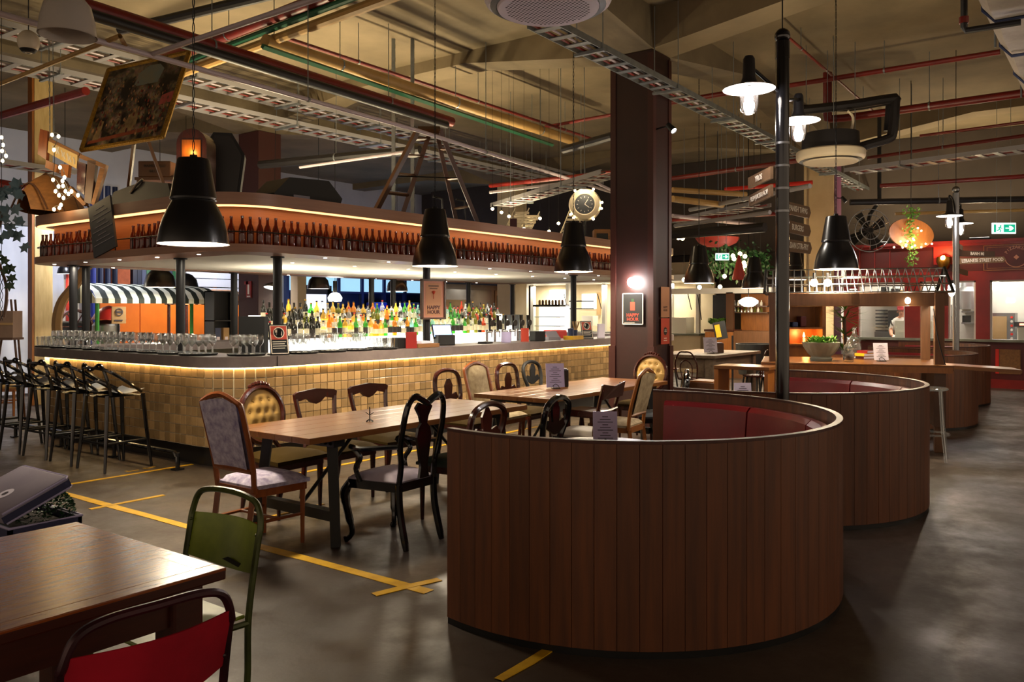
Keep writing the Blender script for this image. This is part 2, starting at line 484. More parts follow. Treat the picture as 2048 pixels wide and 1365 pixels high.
MB().box(0, 0, -.16, .012, .16, .16).box(0, .1, .1, .012, .22, .16).build('panel', 'red_paint', t, smooth=False)
MB().box(-.004, .06, -.09, 0, .11, .1).box(-.004, .03, -.145, 0, .13, -.12).build('white_symbol', 'white_paint', t, smooth=False)

# yellow distancing tape on the floor
TN = [0]
def tape(x0, y0, x1, y1, label, w=.05, z=.0):
    TN[0] += 1; ht = .003 + .0004 * TN[0]
    d = Vector((x1 - x0, y1 - y0, 0)); L = d.length; d.normalize(); n = Vector((-d.y, d.x, 0)); o = Vector((x0, y0, 0))
    b = MB(); s = 0; rnd = random.Random(int(x0 * 97 + y0 * 31))
    k = max(2, int(L / .25))
    a = [[o + d * (L * i / k) + n * (w * .5 * (sd) + rnd.uniform(-.006, .006)) for i in range(k + 1)] for sd in (-1, 1)]
    vs = [(p.x, p.y, .0005) for p in a[0]] + [(p.x, p.y, .0005) for p in a[1]]; m = k + 1
    vs += [(p[0], p[1], ht) for p in vs]
    fs = []
    for i in range(k): fs += [(2 * m + i, 2 * m + i + 1, 3 * m + i + 1, 3 * m + i), (i, i + 1, 2 * m + i + 1, 2 * m + i), (m + i, 3 * m + i, 3 * m + i + 1, m + i + 1)]
    b.add(vs, fs).build('floor_tape', 'tape', label=label, cat='tape', smooth=False)
tape(3.52, 3.2, 3.52, 7.5, 'long yellow tape line on the floor running past the green chair', .075)
tape(3.7, 7.83, 4.98, 7.83, 'thin yellow tape line leading to the foot rail of the bar', .045)
tape(3.36, 6.72, 4.0, 6.72, 'short yellow tape cross bar near the suitcase', .05)
tape(3.3, 3.42, 3.72, 3.3, 'short yellow tape cross bar by the left end of the curved booth', .06)
tape(2.86, 2.2, 3.32, 2.2, 'worn yellow tape stub in front of the curved booth', .05)
tape(5.0, 6.55, 9.4, 6.55, 'yellow tape line on the floor behind the dining tables', .05)
tape(3.62, 5.35, 4.6, 5.35, 'faint yellow tape under the floral chair', .04)
tape(2.95, 5.05, 2.95, 5.5, 'small yellow tape piece by the green chair back', .05)
for k, (x, y) in enumerate(((4.42, 7.98), (4.62, 8.0))):
    m = MB().box(-.06, -.012, .0005, .06, .012, .003).box(-.06, -.012, .0005, -.035, .05, .003)
    m.build('tape_mark', 'tape', loc=(x, y, 0), rz=.3 * k, label=('yellow arrow mark taped beside the thin floor line', 'yellow number mark taped near the foot rail end')[k], cat='tape', smooth=False)
MB().box(10.2, -7.9, -.0005, 10.215, 1.2, .0008).build('floor_joint', 'kick', C.objects['floor'] if False else bpy.data.objects['floor'], smooth=False)
# ------------------------------------------------------------------ the bar
BX0, BY0, BX1, BY1 = 4.85, 7.05, 15.2, 11.6
def rr(ins, r=.65, seg=8):
    r = max(r - ins, .03); x0, y0, x1, y1 = BX0 + ins, BY0 + ins, BX1 - ins, BY1 - ins; out = []
    for cx, cy, a in ((x0 + r, y0 + r, PI), (x1 - r, y0 + r, 1.5 * PI), (x1 - r, y1 - r, 0), (x0 + r, y1 - r, .5 * PI)):
        out += arc((cx, cy), r, a, a + PI / 2, seg)
    return out
bar = thing('bar_counter', 'long bar front faced with small glazed tan tiles under a lit counter', 'bar', (0, 0, 0))
MB().ring(rr(.115), rr(.2), .2, 1.02).build('tile_backing', 'grout', bar, smooth=False)
MB().ring(rr(.17), rr(.3), 0, .2).build('kick_plate', 'kick', bar)
MB().ring(rr(.07), rr(.1), 1.014, 1.019).build('light_strip', 'led_warm', bar, smooth=False)
tp = .1; tm = MB().cbox(-.0468, -.012, -.0468, .0468, .004, .0468, .004).mesh('tile', 'tile', smooth=False)
r = .65 - .11
spots = []
n = int((BY1 - .65 - BY0 - .65) / tp)
for i in range(n): spots.append((BX0 + .11, BY0 + .65 + tp * (i + .5), -PI / 2))
nc = int(r * PI / 2 / tp)
for i in range(nc):
    a = PI + (i + .5) / nc * PI / 2; spots.append((BX0 + .65 + r * math.cos(a), BY0 + .65 + r * math.sin(a), a - PI + -PI / 2))
for i in range(int((13.2 - BX0 - .65) / tp)): spots.append((BX0 + .65 + tp * (i + .5), BY0 + .11, 0))
tl = []
for x, y, a in spots:
    nx, ny = math.sin(a), -math.cos(a); d2 = x * x + y * y
    for k in range(8):
        z = .255 + .1 * k
        u = (x * RGT[0] + y * RGT[1]) / (x * FWD[0] + y * FWD[1]) * FPX + 1024
        hid = (420 < u < 1230 and z < .62) or (u < 330 and 10 < u and z < .5) or u < 8
        tl.append(((-(x * nx + y * ny) / d2 ** 1.5) * (.2 if hid else 1), x, y, z, a))
tl.sort(reverse=True)
for w, x, y, z, a in tl[:295]:
    link('tile', tm, bar, (x, y, z), a)
fb = MB()
for w, x, y, z, a in tl[295:]:
    fb.box(-.0465, -.012, -.0465, .0465, .002, .0465, Matrix.Translation((x, y, z)) @ Matrix.Rotation(a, 4, 'Z'))
fb.build('tile_field', 'tile_far', bar, smooth=False, kind='stuff')
ct = thing('bar_worktop', 'thick grey brown bar worktop with a rounded corner', 'counter', (0, 0, 0))
MB().ring(rr(0), rr(.62), 1.02, 1.13).build('slab', 'counter_laminate', ct)
MB().box(BX0 + .6, BY0 - .0015, 1.021, BX0 + .604, BY0 + .03, 1.1285).build('seam', 'kick', ct, smooth=False)
# inner counter top of the working side
MB().ring(rr(.62), rr(1.1), .86, .9).build('service_shelf', 'steel', bar)
# foot rail along the stools
t = thing('foot_rail', 'black tubular foot rail on the floor in front of the bar stools', 'rail', (4.72, 0, 0))
MB().tube([(0, 7.68, .02), (0, 7.68, .13), (0, 7.74, .17), (0, 9.4, .17), (0, 11.25, .17), (0, 11.3, .13), (0, 11.3, .02)], .022).build('tube', 'black_gloss', t)
for y in (7.68, 8.9, 10.1, 11.3): MB().box(-.05, y - .04, 0, .05, y + .04, .015).cyl((0, y, 0), (0, y, .17), .02).build('foot', 'black_metal', t)

# canopy over the bar
cp = thing('bar_canopy', 'timber canopy over the bar with a bottle ledge and glowing light strip', 'canopy', (0, 0, 0))
MB().ring(rr(0), rr(.5), 2.19, 2.27).build('ledge', 'fascia_wood', cp)
MB().plate(rr(.5), 2.2, 2.26).build('soffit', 'soffit_white', cp)
MB().ring(rr(.22), rr(.26), 2.27, 2.68).build('back_board', 'canopy_wood', cp)
MB().ring(rr(.01), rr(.3), 2.665, 2.79).build('top_cap', 'fascia_wood', cp)
MB().plate(rr(.28), 2.7, 2.76).build('roof_deck', 'black_matte', cp)
MB().ring(rr(.03), rr(.12), 2.656, 2.664).build('light_strip', 'led_orange', cp, smooth=False)
b = MB().tube([(p[0], p[1], 2.395) for p in rr(.035)], .007, 6, closed=True)
b.build('bottle_rail', 'black_metal', cp)
b = MB()
for i in range(26):
    x = 5.6 + i * .36; b.cyl((x, BY0 + .035, 2.27), (x, BY0 + .035, 2.395), .006, n=6)
for i in range(10): b.cyl((BX0 + .035, 7.75 + i * .36, 2.27), (BX0 + .035, 7.75 + i * .36, 2.395), .006, n=6)
b.build('rail_stanchions', 'black_metal', cp, kind='stuff')
dl = MB().lathe([(0, -.003), (.018, -.003), (.02, 0)], 12).mesh('downlight', 'downlight')
for i in range(9): link('downlight', dl, cp, (6.3 + i * 1.0, BY0 + .25, 2.19))
for i in range(5): link('downlight', dl, cp, (BX0 + .25, 7.9 + i * .8, 2.19))
for i in range(8): link('downlight', dl, cp, (6.8 + i * 1.05, 8.5, 2.2))
for i in range(9): link('downlight', dl, cp, (6.0 + i * 1.0, BY1 - .25, 2.19))
for x in (6.5, 8.5, 10.5, 12.5, 14): lamp('soffit_lamp', 'AREA', (x, 8.4, 2.17), 7, (1, .88, .68), .25, cp)
for y in (8.2, 9.6, 10.9): lamp('soffit_lamp', 'AREA', (5.3, y, 2.17), 5, (1, .88, .68), .2, cp)
# posts between worktop and canopy
def post(x, y, label):
    t = thing('canopy_post', label, 'post', (x, y, 1.13))
    MB().cyl((0, 0, 0), (0, 0, 1.06), .05, n=16).build('tube', 'black_metal', t)
    MB().cyl((0, 0, 0), (0, 0, .012), .075, n=16).cyl((0, 0, 1.045), (0, 0, 1.06), .075, n=16).build('flange', 'black_metal', t)
post(aty(555, 640, 7.53).x, 7.53, 'black round post on the bar worktop behind the red framed sign')
post(aty(853, 640, 7.53).x, 7.53, 'black round post on the bar worktop carrying the framed happy hour notice')
post(aty(1147, 640, 7.53).x, 7.53, 'black round post on the bar worktop near the maroon column')
post(5.34, atx(361, 640, 5.34).y, 'black round post on the bar worktop among the wine glasses')
post(5.34, 11.1, 'black round post at the far left corner of the bar worktop')
for u, s in ((172, 'beside the tan ring sculpture'), (468, 'in front of the brown column'), (743, 'against the blue window'), (786, 'beside the dark pendant over the spirits'), (937, 'above the tall green topped bottles'), (1025, 'beside the far wooden cabinet')):
    q = aty(u, 640, BY1 - .3); post(q.x, q.y, 'thin black post on the far bar worktop ' + s)

# beer bottles on the ledge
def bottle_mesh(mat, h=.285, r=.036, n=12):
    return MB().lathe([(0, .002), (r * .92, 0), (r, .008), (r, h * .52), (r * .86, h * .62), (r * .45, h * .76), (r * .4, h * .93), (r * .47, h * .935), (r * .47, h), (0, h)], n).mesh('beer_bottle', mat)
bb = bottle_mesh('brown_bottle'); bd = bottle_mesh('dark_bottle')
sp = []
for i in range(30): sp.append((BX0 + .12, 8.0 + i * .108))
for i in range(9):
    a = PI + (i + .3) / 9 * PI / 2; sp.append((BX0 + .65 + .53 * math.cos(a), BY0 + .65 + .53 * math.sin(a)))
for i in range(73): sp.append((BX0 + .68 + i * .098, BY0 + .12))
rnd = random.Random(3)
for i, (x, y) in enumerate(sp):
    if 5.2 < x or y < 7.6 or not (9.05 < y < 9.62):
        dk = rnd.random() < .14
        o = link('beer_bottle', bd if dk else bb, None, (x + rnd.uniform(-.008, .008), y + rnd.uniform(-.01, .01), 2.271), rnd.uniform(0, 6))
        o.scale = (1, 1, rnd.choice((1, 1, 1.02, .97)))
        side = 'long side' if y < 7.7 and x > 5.3 else 'short side'
        tag(o, ('almost black beer bottle in the row on the %s of the canopy ledge' if dk else 'amber brown beer bottle in the row on the %s of the canopy ledge') % side, 'bottle', 'beer bottles on the canopy ledge, %s' % side)
# slate menu board leaning on the ledge
q = Vector((BX0 - .026, 9.33, 2.272))
t = thing('menu_board', 'dark slate menu board leaning against the bottles on the canopy', 'board', q)
MB().box(.004, -.26, -.02, .0255, .24, .58, Matrix.Rotation(math.radians(-13), 4, 'X')).build('panel', 'slate', t, smooth=False)
wr = MB()
for k in range(9):
    L = .1 + .07 * ((k * 7) % 3); wr.box(.001, -L, .5 - k * .05, .0035, L * .8, .507 - k * .05, Matrix.Rotation(math.radians(-13), 4, 'X'))
wr.build('chalk_lines', 'paper_grey', t, smooth=False)

# back bar island with lit stepped shelves
ib = thing('back_bar', 'lit back bar island with stepped bottle shelves inside the bar', 'shelf', (0, 8.9, 0))
MB().box(6.7, 0, 0, 12.3, .9, .95).build('cabinet', 'black_matte', ib, smooth=False)
MB().box(6.7, -.08, .95, 12.3, .95, 1.0).build('worktop', 'steel', ib, smooth=False)
MB().box(6.75, .05, 1.0, 12.25, .07, 1.2).build('light_panel', 'led_white', ib, smooth=False)
for k in range(3):
    MB().box(6.75, .05 + .12 * k, 1.2 + .11 * k, 12.25, .2 + .12 * k, 1.215 + .11 * k).build('shelf_tier', 'lit_white', ib, smooth=False)
    MB().box(6.75, .185 + .12 * k, 1.215 + .11 * k, 12.25, .195 + .12 * k, 1.31 + .11 * k).build('riser', 'lit_white', ib, smooth=False)
for x in (6.68, 12.26): MB().box(x, .0, 1.0, x + .06, .55, 1.52).build('end_panel', 'black_matte', ib, smooth=False)
MB().box(6.9, .5, 1.0, 12.1, .52, 1.5).build('shelf_back', 'steel', ib, smooth=False)
MB().box(6.9, .54, 1.42, 12.1, .62, 1.46).build('soffit_fill_strip', 'led_white', ib, smooth=False)  # added glowing strip, out of sight, to brighten the canopy soffit
for x in (7.6, 9.5, 11.4):
    l = lamp('soffit_fill_lamp', 'AREA', (x, .6, 1.5), 9, (1, .9, .74), .4, ib); l.rotation_euler = (PI, 0, 0)  # added lamps behind the bottles that throw fill light on the soffit
SP = {}
def spirit(kind, shape):
    """a spirit bottle: glass body, label, cap"""
    key = (kind, shape)
    if key not in SP:
        h, r, sh, nk = ((.30, .037, .62, .35), (.27, .042, .6, .33), (.32, .033, .66, .38), (.24, .047, .66, .3))[shape]
        t = thing('spirit_bottle', '', 'bottle')
        MB().lathe([(0, .002), (r, 0), (r, h * sh), (r * .8, h * (sh + .07)), (r * nk, h * (sh + .16)), (r * nk, h * .93), (0, h * .93)], 10).build('glass', kind, t)
        MB().lathe([(r * 1.02, h * .15), (r * 1.02, h * .45)], 10).build('paper_label', 'bottle_label_dark' if (shape + len(kind)) % 4 == 0 else 'bottle_label', t)
        MB().lathe([(0, h * .93), (r * nk * 1.15, h * .93), (r * nk * 1.15, h), (0, h)], 8).build('cap', ('cap_black', 'cap_gold', 'cap_red', 'cap_black')[(shape + len(kind)) % 4], t)
        SP[key] = [t, False]
    e = SP[key]
    if e[1]: return dup(e[0])
    e[1] = True; return e[0]
CN = {'spirit_amber': 'amber', 'spirit_gold': 'golden yellow', 'spirit_green': 'green', 'spirit_olive': 'olive green', 'spirit_clear': 'clear', 'spirit_teal': 'pale teal', 'spirit_rosso': 'orange red', 'spirit_dark': 'dark'}
SHN = ('straight', 'broad shouldered', 'tall slim', 'squat')
rnd = random.Random(11)
for k in range(3):
    x = 6.85 + .04 * k
    while x < 11.95:
        f = (x - 6.85) / 5.1
        if f < .16: kd = rnd.choice(['spirit_dark'] * 5 + ['spirit_olive', 'spirit_gold'])
        elif f < .52: kd = rnd.choice(['spirit_gold', 'spirit_amber', 'spirit_gold', 'spirit_amber', 'spirit_clear', 'spirit_clear', 'spirit_green', 'spirit_olive'])
        elif f < .78: kd = rnd.choice(['spirit_clear', 'spirit_clear', 'spirit_clear', 'spirit_teal', 'spirit_green', 'spirit_gold'])
        else: kd = rnd.choice(['spirit_dark', 'spirit_dark', 'spirit_rosso', 'spirit_olive', 'spirit_clear'])
        sh = rnd.randrange(4)
        o = spirit(kd, sh); o.location = (x, 8.9 + .115 + .12 * k, 1.216 + .11 * k); o.rotation_euler = (0, 0, rnd.uniform(0, 6))
        tag(o, '%s %s spirit bottle on the %s step of the lit back bar' % (SHN[sh], CN[kd], ('front', 'middle', 'top')[k]), 'bottle', '%s bottles on the %s step of the back bar' % (CN[kd], ('front', 'middle', 'top')[k]))
        x += rnd.uniform(.088, .108)
# beer taps
for i in range(6):
    q = (10.05 + i * .2, 7.95, .901)
    t = thing('beer_tap', 'dark beer tap with a round badge at the bar font', 'tap', q, group='beer taps on the bar font')
    MB().cyl((0, 0, 0), (0, 0, .4), .025).cyl((0, 0, .37), (0, -.1, .37), .016).cyl((0, -.1, .38), (0, -.1, .28), .012).build('font', 'chrome', t)
    MB().cyl((0, -.06, .39), (0, -.06, .62), .016, .026).build('handle', 'black_gloss', t)
    MB().lathe([(0, 0), (.05, 0), (.05, .012), (0, .012)], 14, (0, -.1, .5), (0, -1, 0)).build('badge', 'bottle_label_dark', t)

# wine glasses on trays
wg = MB().lathe([(.034, 0), (.034, .003), (.006, .008), (.0045, .03), (.0045, .085), (.012, .095), (.03, .118), (.0365, .15), (.034, .185), (.029, .21)], 12).mesh('wine_glass', 'wine_glass')
tb = MB().lathe([(.026, 0), (.03, .06), (.034, .13)], 10).lathe([(0, .002), (.026, .002)], 10).mesh('tumbler', 'wine_glass')
trm = MB().lathe([(0, 0), (.185, 0), (.2, .018), (.196, .02), (.18, .006), (0, .006)], 24).mesh('tray', 'black_matte')
def tray(x, y, what, where, n1=10):
    link('serving_tray', trm, None, (x, y, 1.131), label='round black serving tray on the bar ' + where, cat='tray', group='black glass trays ' + where)
    rnd = random.Random(int(x * 100 + y * 10)); pts = sorted([((i + .5 * (j % 2)) * .0785, j * .068) for i in range(-3, 4) for j in range(-3, 4)], key=lambda q: math.hypot(*q))[:19]
    for dx, dy in pts[:n1]:
        link(what, wg if what == 'wine_glass' else tb, None, (x + dx, y + dy, 1.138), label=('empty stemmed wine glass standing on a black tray ' if what == 'wine_glass' else 'clear straight tumbler standing on a black tray ') + where, cat='glass', group=('wine glasses ' if what == 'wine_glass' else 'tumblers ') + where)
for i in range(8): tray(BX0 + .22, 7.86 + i * .405, 'wine_glass', 'along the stool side', 18)
tray(BX0 + .22, 11.1, 'tumbler', 'at the far left end', 16)
tray(5.33, 7.4, 'wine_glass', 'at the rounded corner', 14)
for i, x in enumerate((5.92, 6.33, 6.74)): tray(x, BY0 + .22, 'wine_glass', 'right of the red framed sign', 11)
for i, x in enumerate((7.15,)): tray(x, BY0 + .22, 'tumbler', 'left of the happy hour post', 16)
# glasses in front of the lit panel inside the bar
for i in range(22):
    link('wine_glass', wg, None, (7.0 + i * .098, 8.72 + .05 * (i % 2), 1.0) if False else (7.0 + i * .098, 8.85 + .03 * (i % 2), 1.001), label='stemmed glass in front of the lit back bar panel', cat='glass', group='glasses on the back bar worktop')

# things on the worktop, long side
def sign_stand(x, y, z, rz, label, w=.2, h=.3):
    t = thing('table_sign', label, 'sign', (x, y, z), rz)
    R = Matrix.Rotation(math.radians(-14), 4, 'X')
    MB().box(-w / 2, 0, 0, w / 2, .012, h, R).box(-w / 2, 0, 0, w / 2, .12, .012).box(-.02, .07, 0, .02, .082, h * .8, Matrix.Rotation(math.radians(10), 4, 'X')).build('stand', 'black_metal', t, smooth=False)
    MB().box(-w * .44, -.003, h * .5, w * .44, -.001, h * .95, R).build('red_field', 'poster_red', t, smooth=False)
    b = MB()
    for s in (-1, 1): b.box(s * w * .44 - .004, -.004, h * .05, s * w * .44 + .004, -.001, h * .95, R)
    for zz in (.05, .95): b.box(-w * .44, -.004, h * zz - .003, w * .44, -.001, h * zz + .003, R)
    for k in range(4): b.box(-w * .36, -.004, h * (.42 - k * .07), w * (.36 - .08 * (k % 2)), -.001, h * (.44 - k * .07), R)
    b.build('white_print', 'sign_text', t, smooth=False)
    b = MB().lathe([(.052, 0), (.052, .002), (.06, .002), (.06, 0)], 20, R @ Vector((0, -.004, h * .72)), R @ Vector((0, -1, 0)))
    b.box(-.026, -.007, h * .65, -.022, -.005, h * .73, R).lathe([(0, 0), (.016, 0), (.013, .03), (0, .03)], 8, R @ Vector((-.024, -.006, h * .73))).box(.012, -.007, h * .63, .032, -.005, h * .76, R).box(.018, -.007, h * .76, .026, -.005, h * .82, R)
    b.build('round_symbol', 'sign_text', t)
    MB().lathe([(0, .001), (.052, .001)], 20, R @ Vector((0, -.0035, h * .72)), R @ Vector((0, -1, 0))).build('symbol_disc', 'poster_black', t)
    return t
sign_stand(5.58, BY0 + .12, 1.131, -.35, 'red and black framed sign with a round glass and bottle symbol on the bar', .2, .33)
sign_stand(11.75, BY0 + .12, 1.131, -.45, 'red and white framed sign with a round symbol at the far end of the bar', .21, .3)
def box_thing(name, label, cat, x, y, z, sx, sy, sz, mat, rz=0, extra=None):
    t = thing(name, label, cat, (x, y, z), rz)
    MB().cbox(-sx / 2, -sy / 2, 0, sx / 2, sy / 2, sz, min(sx, sy, sz) * .08).build('body', mat, t, smooth=False)
    return t
t = thing('framed_notice', 'framed happy hour notice fixed to the black post on the bar', 'notice', (aty(866, 600, 7.42).x, 7.42, 1.5), -.25)
MB().box(-.17, -.012, 0, .17, .014, .49).build('backing', 'poster_pink', t, smooth=False)
MB().box(-.19, -.03, -.02, -.165, .02, .51).box(.165, -.03, -.02, .19, .02, .51).box(-.19, -.03, -.02, .19, .02, .005).box(-.19, -.03, .485, .19, .02, .51).build('frame', 'walnut_plain', t, smooth=False)
MB().box(-.125, -.014, .03, .125, -.0125, .46).build('print', 'poster_tan', t, smooth=False)
for i, s in enumerate(('HAPPY', 'HOUR')): text(s, .068, 'red_dark', t, frame((0, -.016, .135 - .06 * i), (1, 0, 0), (0, 0, 1)), bold=.002)
MB().box(-.08, -.016, .41, .08, -.014, .43).box(-.06, -.016, .38, .06, -.014, .395).build('small_print', 'stall_wood', t, smooth=False)
MB().lathe([(0, 0), (.03, .05), (0, .06)], 8, (0, -.015, .3)).cyl((0, -.015, .3), (0, -.015, .25), .004).build('glass_motif', 'poster_red', t)
t = box_thing('till', 'black till terminal with a lit blue screen on the bar', 'till', 8.5, 7.45, 1.131, .24, .22, .14, 'black_matte', -.5)
MB().box(-.14, -.01, .1, .14, .02, .3, Matrix.Rotation(math.radians(-25), 4, 'X')).build('monitor', 'black_metal', t, smooth=False)
MB().box(-.125, -.016, .12, .125, -.011, .285, Matrix.Rotation(math.radians(-25), 4, 'X')).build('screen', 'screen_blue', t, smooth=False)
box_thing('wooden_tray', 'low pale wooden box on the bar below the happy hour notice', 'box', 7.83, 7.2, 1.131, .36, .18, .05, 'crate_wood', -.1)
box_thing('paper_stack', 'stack of white napkins lying in the wooden box', 'napkins', 7.81, 7.2, 1.182, .2, .14, .03, 'paper')
box_thing('red_card', 'dark red menu card standing on the bar left of the wooden box', 'card', 7.53, 7.14, 1.131, .15, .02, .2, 'red_paint', -.3)
box_thing('caddy', 'black caddy box beside the dark red menu card', 'caddy', 7.47, 7.3, 1.131, .14, .13, .13, 'black_matte', -.2)
t = thing('straw_cup', 'lilac white jug standing on the bar by the beer taps', 'jug', (9.75, 7.35, 1.131))
MB().lathe([(0, 0), (.065, 0), (.075, .02), (.068, .15), (.06, .15), (0, .14)], 18).build('body', 'paper_lilac', t); MB().tube([(.07, 0, .12), (.11, 0, .11), (.11, 0, .05), (.07, 0, .04)], .009, 6).build('handle', 'paper_lilac', t)
box_thing('coaster_stack', 'dark coasters on the bar beside the till', 'coasters', 9.2, 7.3, 1.131, .2, .14, .03, 'black_matte', .2)
box_thing('small_red_card', 'small red menu card standing at the far end of the bar', 'card', 10.15, 7.3, 1.131, .13, .02, .2, 'poster_red', -.4)
box_thing('speaker_box', 'small black cube on the bar beside the small red card', 'box', 10.48, 7.3, 1.131, .2, .16, .15, 'black_matte', -.3)
t = thing('card_reader', 'grey card terminal tilted on the bar', 'terminal', (10.98, 7.35, 1.131), -.6)
MB().box(-.1, -.08, 0, .1, .1, .05).box(-.1, -.08, .0, .1, .14, .02, Matrix.Translation((0, 0, .05)) @ Matrix.Rotation(math.radians(30), 4, 'X')).build('body', 'paper_grey', t, smooth=False)
t = thing('utensil_pot', 'pot of wooden stirrers and straws on a yellow box by the far post', 'pot', (11.35, 7.2, 1.131))
MB().box(-.16, -.09, 0, .16, .09, .06).build('yellow_box', 'tape', t, smooth=False); MB().cyl((-.08, 0, .06), (-.08, 0, .18), .05).cyl((.05, 0, .06), (.05, 0, .15), .04).build('pots', 'navy', t)
for k in range(9): MB().cyl((.05 + .01 * (k % 3), .01 * (k % 2), .08), (.05 + .07 * math.cos(k), .06 * math.sin(k * 1.7), .29), .006, n=5).build('stirrer', 'tan_box', t)
t = box_thing('red_box', 'bright red box with a white leaf mark behind the far end of the bar', 'box', 11.9, 7.92, .901, .36, .22, .36, 'glow_red', -.25)
MB().leaf((-.02, -.115, .1), (.3, 0, 1), (0, 1, 0), .1, .025).build('leaf_mark', 'white_paint', t)
box_thing('menu_card', 'white folded card standing at the far end of the bar by the framed sign', 'card', 12.3, 7.25, 1.131, .14, .03, .24, 'paper', -.4)
t = thing('sprout_jar', 'squat plant jar at the end of the bar by the column', 'jar', (12.95, 7.3, 1.131))
MB().lathe([(0, 0), (.11, 0), (.13, .08), (.1, .14), (0, .14)], 14).build('pot', 'navy', t)
b = MB(); rnd = random.Random(5)
for k in range(60): a = rnd.uniform(0, 6.3); b.leaf((.05 * math.cos(a), .05 * math.sin(a), .13), (math.cos(a), math.sin(a), rnd.uniform(.1, 1)), (0, 0, 1), .1, .02)
b.build('leaves', 'leaf_dark', t)

# bar stools with interlaced backs
def stool(name='bar_stool'):
    t = thing(name, '', 'stool')
    MB().grid(lambda a, b: ((a - .5) * .42, (b - .5) * .42, .76 + .05 * ((a - .5) ** 2 + (b - .5) ** 2) * 2 - .02 * math.cos((a - .5) * 3)), 8, 8).grid(lambda a, b: ((a - .5) * .42, (b - .5) * .42, .735), 2, 2).build('seat_shell', 'black_metal', t)
    for sx in (-1, 1):
        for sy in (-1, 1): MB().tube([(sx * .19, sy * .19, .75), (sx * .215, sy * .215, .4), (sx * .25, sy * .25, 0)], [.022, .02, .014], 8).build('leg', 'black_gloss', t)
    MB().tube([(sx * .226, sy * .226, .28) for sx, sy in ((-1, -1), (1, -1), (1, 1), (-1, 1))], .013, 6, closed=True).build('footrest', 'black_metal', t)
    # three interlaced loops: back at -x
    MB().tube(smooth_path([(.17, -.2, .77), (0, -.25, .87), (-.2, -.22, 1.0), (-.26, 0, 1.03), (-.2, .22, 1.0), (0, .25, .87), (.17, .2, .77)], 5), .013, 6, flat=1.3).build('arm_loop', 'black_gloss', t)
    MB().tube(smooth_path([(-.16, -.2, .75), (-.2, -.21, .9), (-.24, -.15, 1.06), (-.25, 0, 1.0), (-.24, .15, 1.06), (-.2, .21, .9), (-.16, .2, .75)], 5), .013, 6, flat=1.3).build('crossed_loop', 'black_gloss', t)
    MB().tube(smooth_path([(-.05, -.21, .76), (-.18, -.2, .86), (-.23, -.1, .9), (-.24, 0, .88), (-.23, .1, .9), (-.18, .2, .86), (-.05, .21, .76)], 5), .012, 6, flat=1.3).build('lower_loop', 'black_gloss', t)
    return t
st = stool()
for i in range(5):
    y = 8.33 + i * .605
    o = st if i == 0 else dup(st)
    o.location = (4.42, y, 0); o.rotation_euler = (0, 0, (.05, -.04, .03, 0, .06)[i])
    tag(o, 'black plastic bar stool with interlaced back, %s of the five at the bar' % ('nearest', 'second nearest', 'middle', 'second farthest', 'farthest')[i], 'stool', 'black bar stools')
# ------------------------------------------------------------------ curved timber booths
def booth(cx, cy, R, a0, a1, label, pads=True):
    t = thing('curved_booth', label, 'booth', (cx, cy, 0))
    n = int(R * (a1 - a0) / .102); st = (a1 - a0) / n; w = R * st * .5
    pm = MB().cbox(-w + .0003, -.017, .035, w - .0003, .017, .985, .0014).mesh('plank', 'walnut', smooth=False)
    for i in range(n):
        a = a0 + st * (i + .5); link('plank', pm, t, (R * math.cos(a), R * math.sin(a), 0), a - PI / 2)
    N = 60; b = MB()
    def sector(r0, r1, z0, z1, b0=a0, b1=a1, N=N):
        A = arc((0, 0), r1, b0, b1, N); B = arc((0, 0), r0, b0, b1, N); m = MB(); k = N + 1
        vs = [(p[0], p[1], z) for z in (z0, z1) for q in (A, B) for p in q]; fs = []
        for i in range(N): fs += [(i, i + 1, k + i + 1, k + i), (2 * k + i, 3 * k + i, 3 * k + i + 1, 2 * k + i + 1), (i, 2 * k + i, 2 * k + i + 1, i + 1), (k + i, k + i + 1, 3 * k + i + 1, 3 * k + i)]
        fs += [(0, k, 3 * k, 2 * k), (N, 2 * k + N, 3 * k + N, k + N)]
        return m.add(vs, fs)
    sector(R - .018, R + .018, .985, 1.0).build('top_edge', 'table_edge', t)
    sector(R - .012, R + .012, .0, .034).build('plinth', 'kick', t)
    if pads:
        e = .08
        sector(R - .52, R - .03, 0, .4, a0 + e, a1 - e).build('bench', 'walnut_plain', t)
        sector(R - .54, R - .03, .4, .48, a0 + e, a1 - e).build('seat_cushion', 'red_leather', t)
        k = 6; s = (a1 - a0 - 2 * e) / k
        for i in range(k):
            b0 = a0 + e + s * i + .006; b1 = b0 + s - .012
            m = MB(); prof = [(R - .03, .48), (R - .03, .9), (R - .05, .93), (R - .09, .93), (R - .12, .9), (R - .15, .6), (R - .16, .48)]
            m.grid(lambda u, v: (lambda j, f: ((prof[j][0] * (1 - f) + prof[min(j + 1, 6)][0] * f) * math.cos(b0 + (b1 - b0) * u), (prof[j][0] * (1 - f) + prof[min(j + 1, 6)][0] * f) * math.sin(b0 + (b1 - b0) * u), prof[j][1] * (1 - f) + prof[min(j + 1, 6)][1] * f))(min(int(v * 6 + 1e-6), 6), v * 6 - min(int(v * 6 + 1e-6), 6)), 10, 6)
            for u in (b0, b1): m.add([(q[0] * math.cos(u), q[0] * math.sin(u), q[1]) for q in prof], [tuple(range(7))])
            m.build('back_cushion', 'red_leather', t)
    return t
B1, B2, B3 = (4.48, 2.53), (7.2, 2.55), (13.08, 3.0)
booth(*B1, 1.27, math.radians(167.6), math.radians(377), 'nearest curved booth of dark upright planks with red leather seats')
booth(*B2, 1.24, math.radians(165), math.radians(377), 'second curved plank booth behind the sign pole')
booth(*B3, 1.27, math.radians(165), math.radians(377), 'third curved plank booth beyond the market stall')
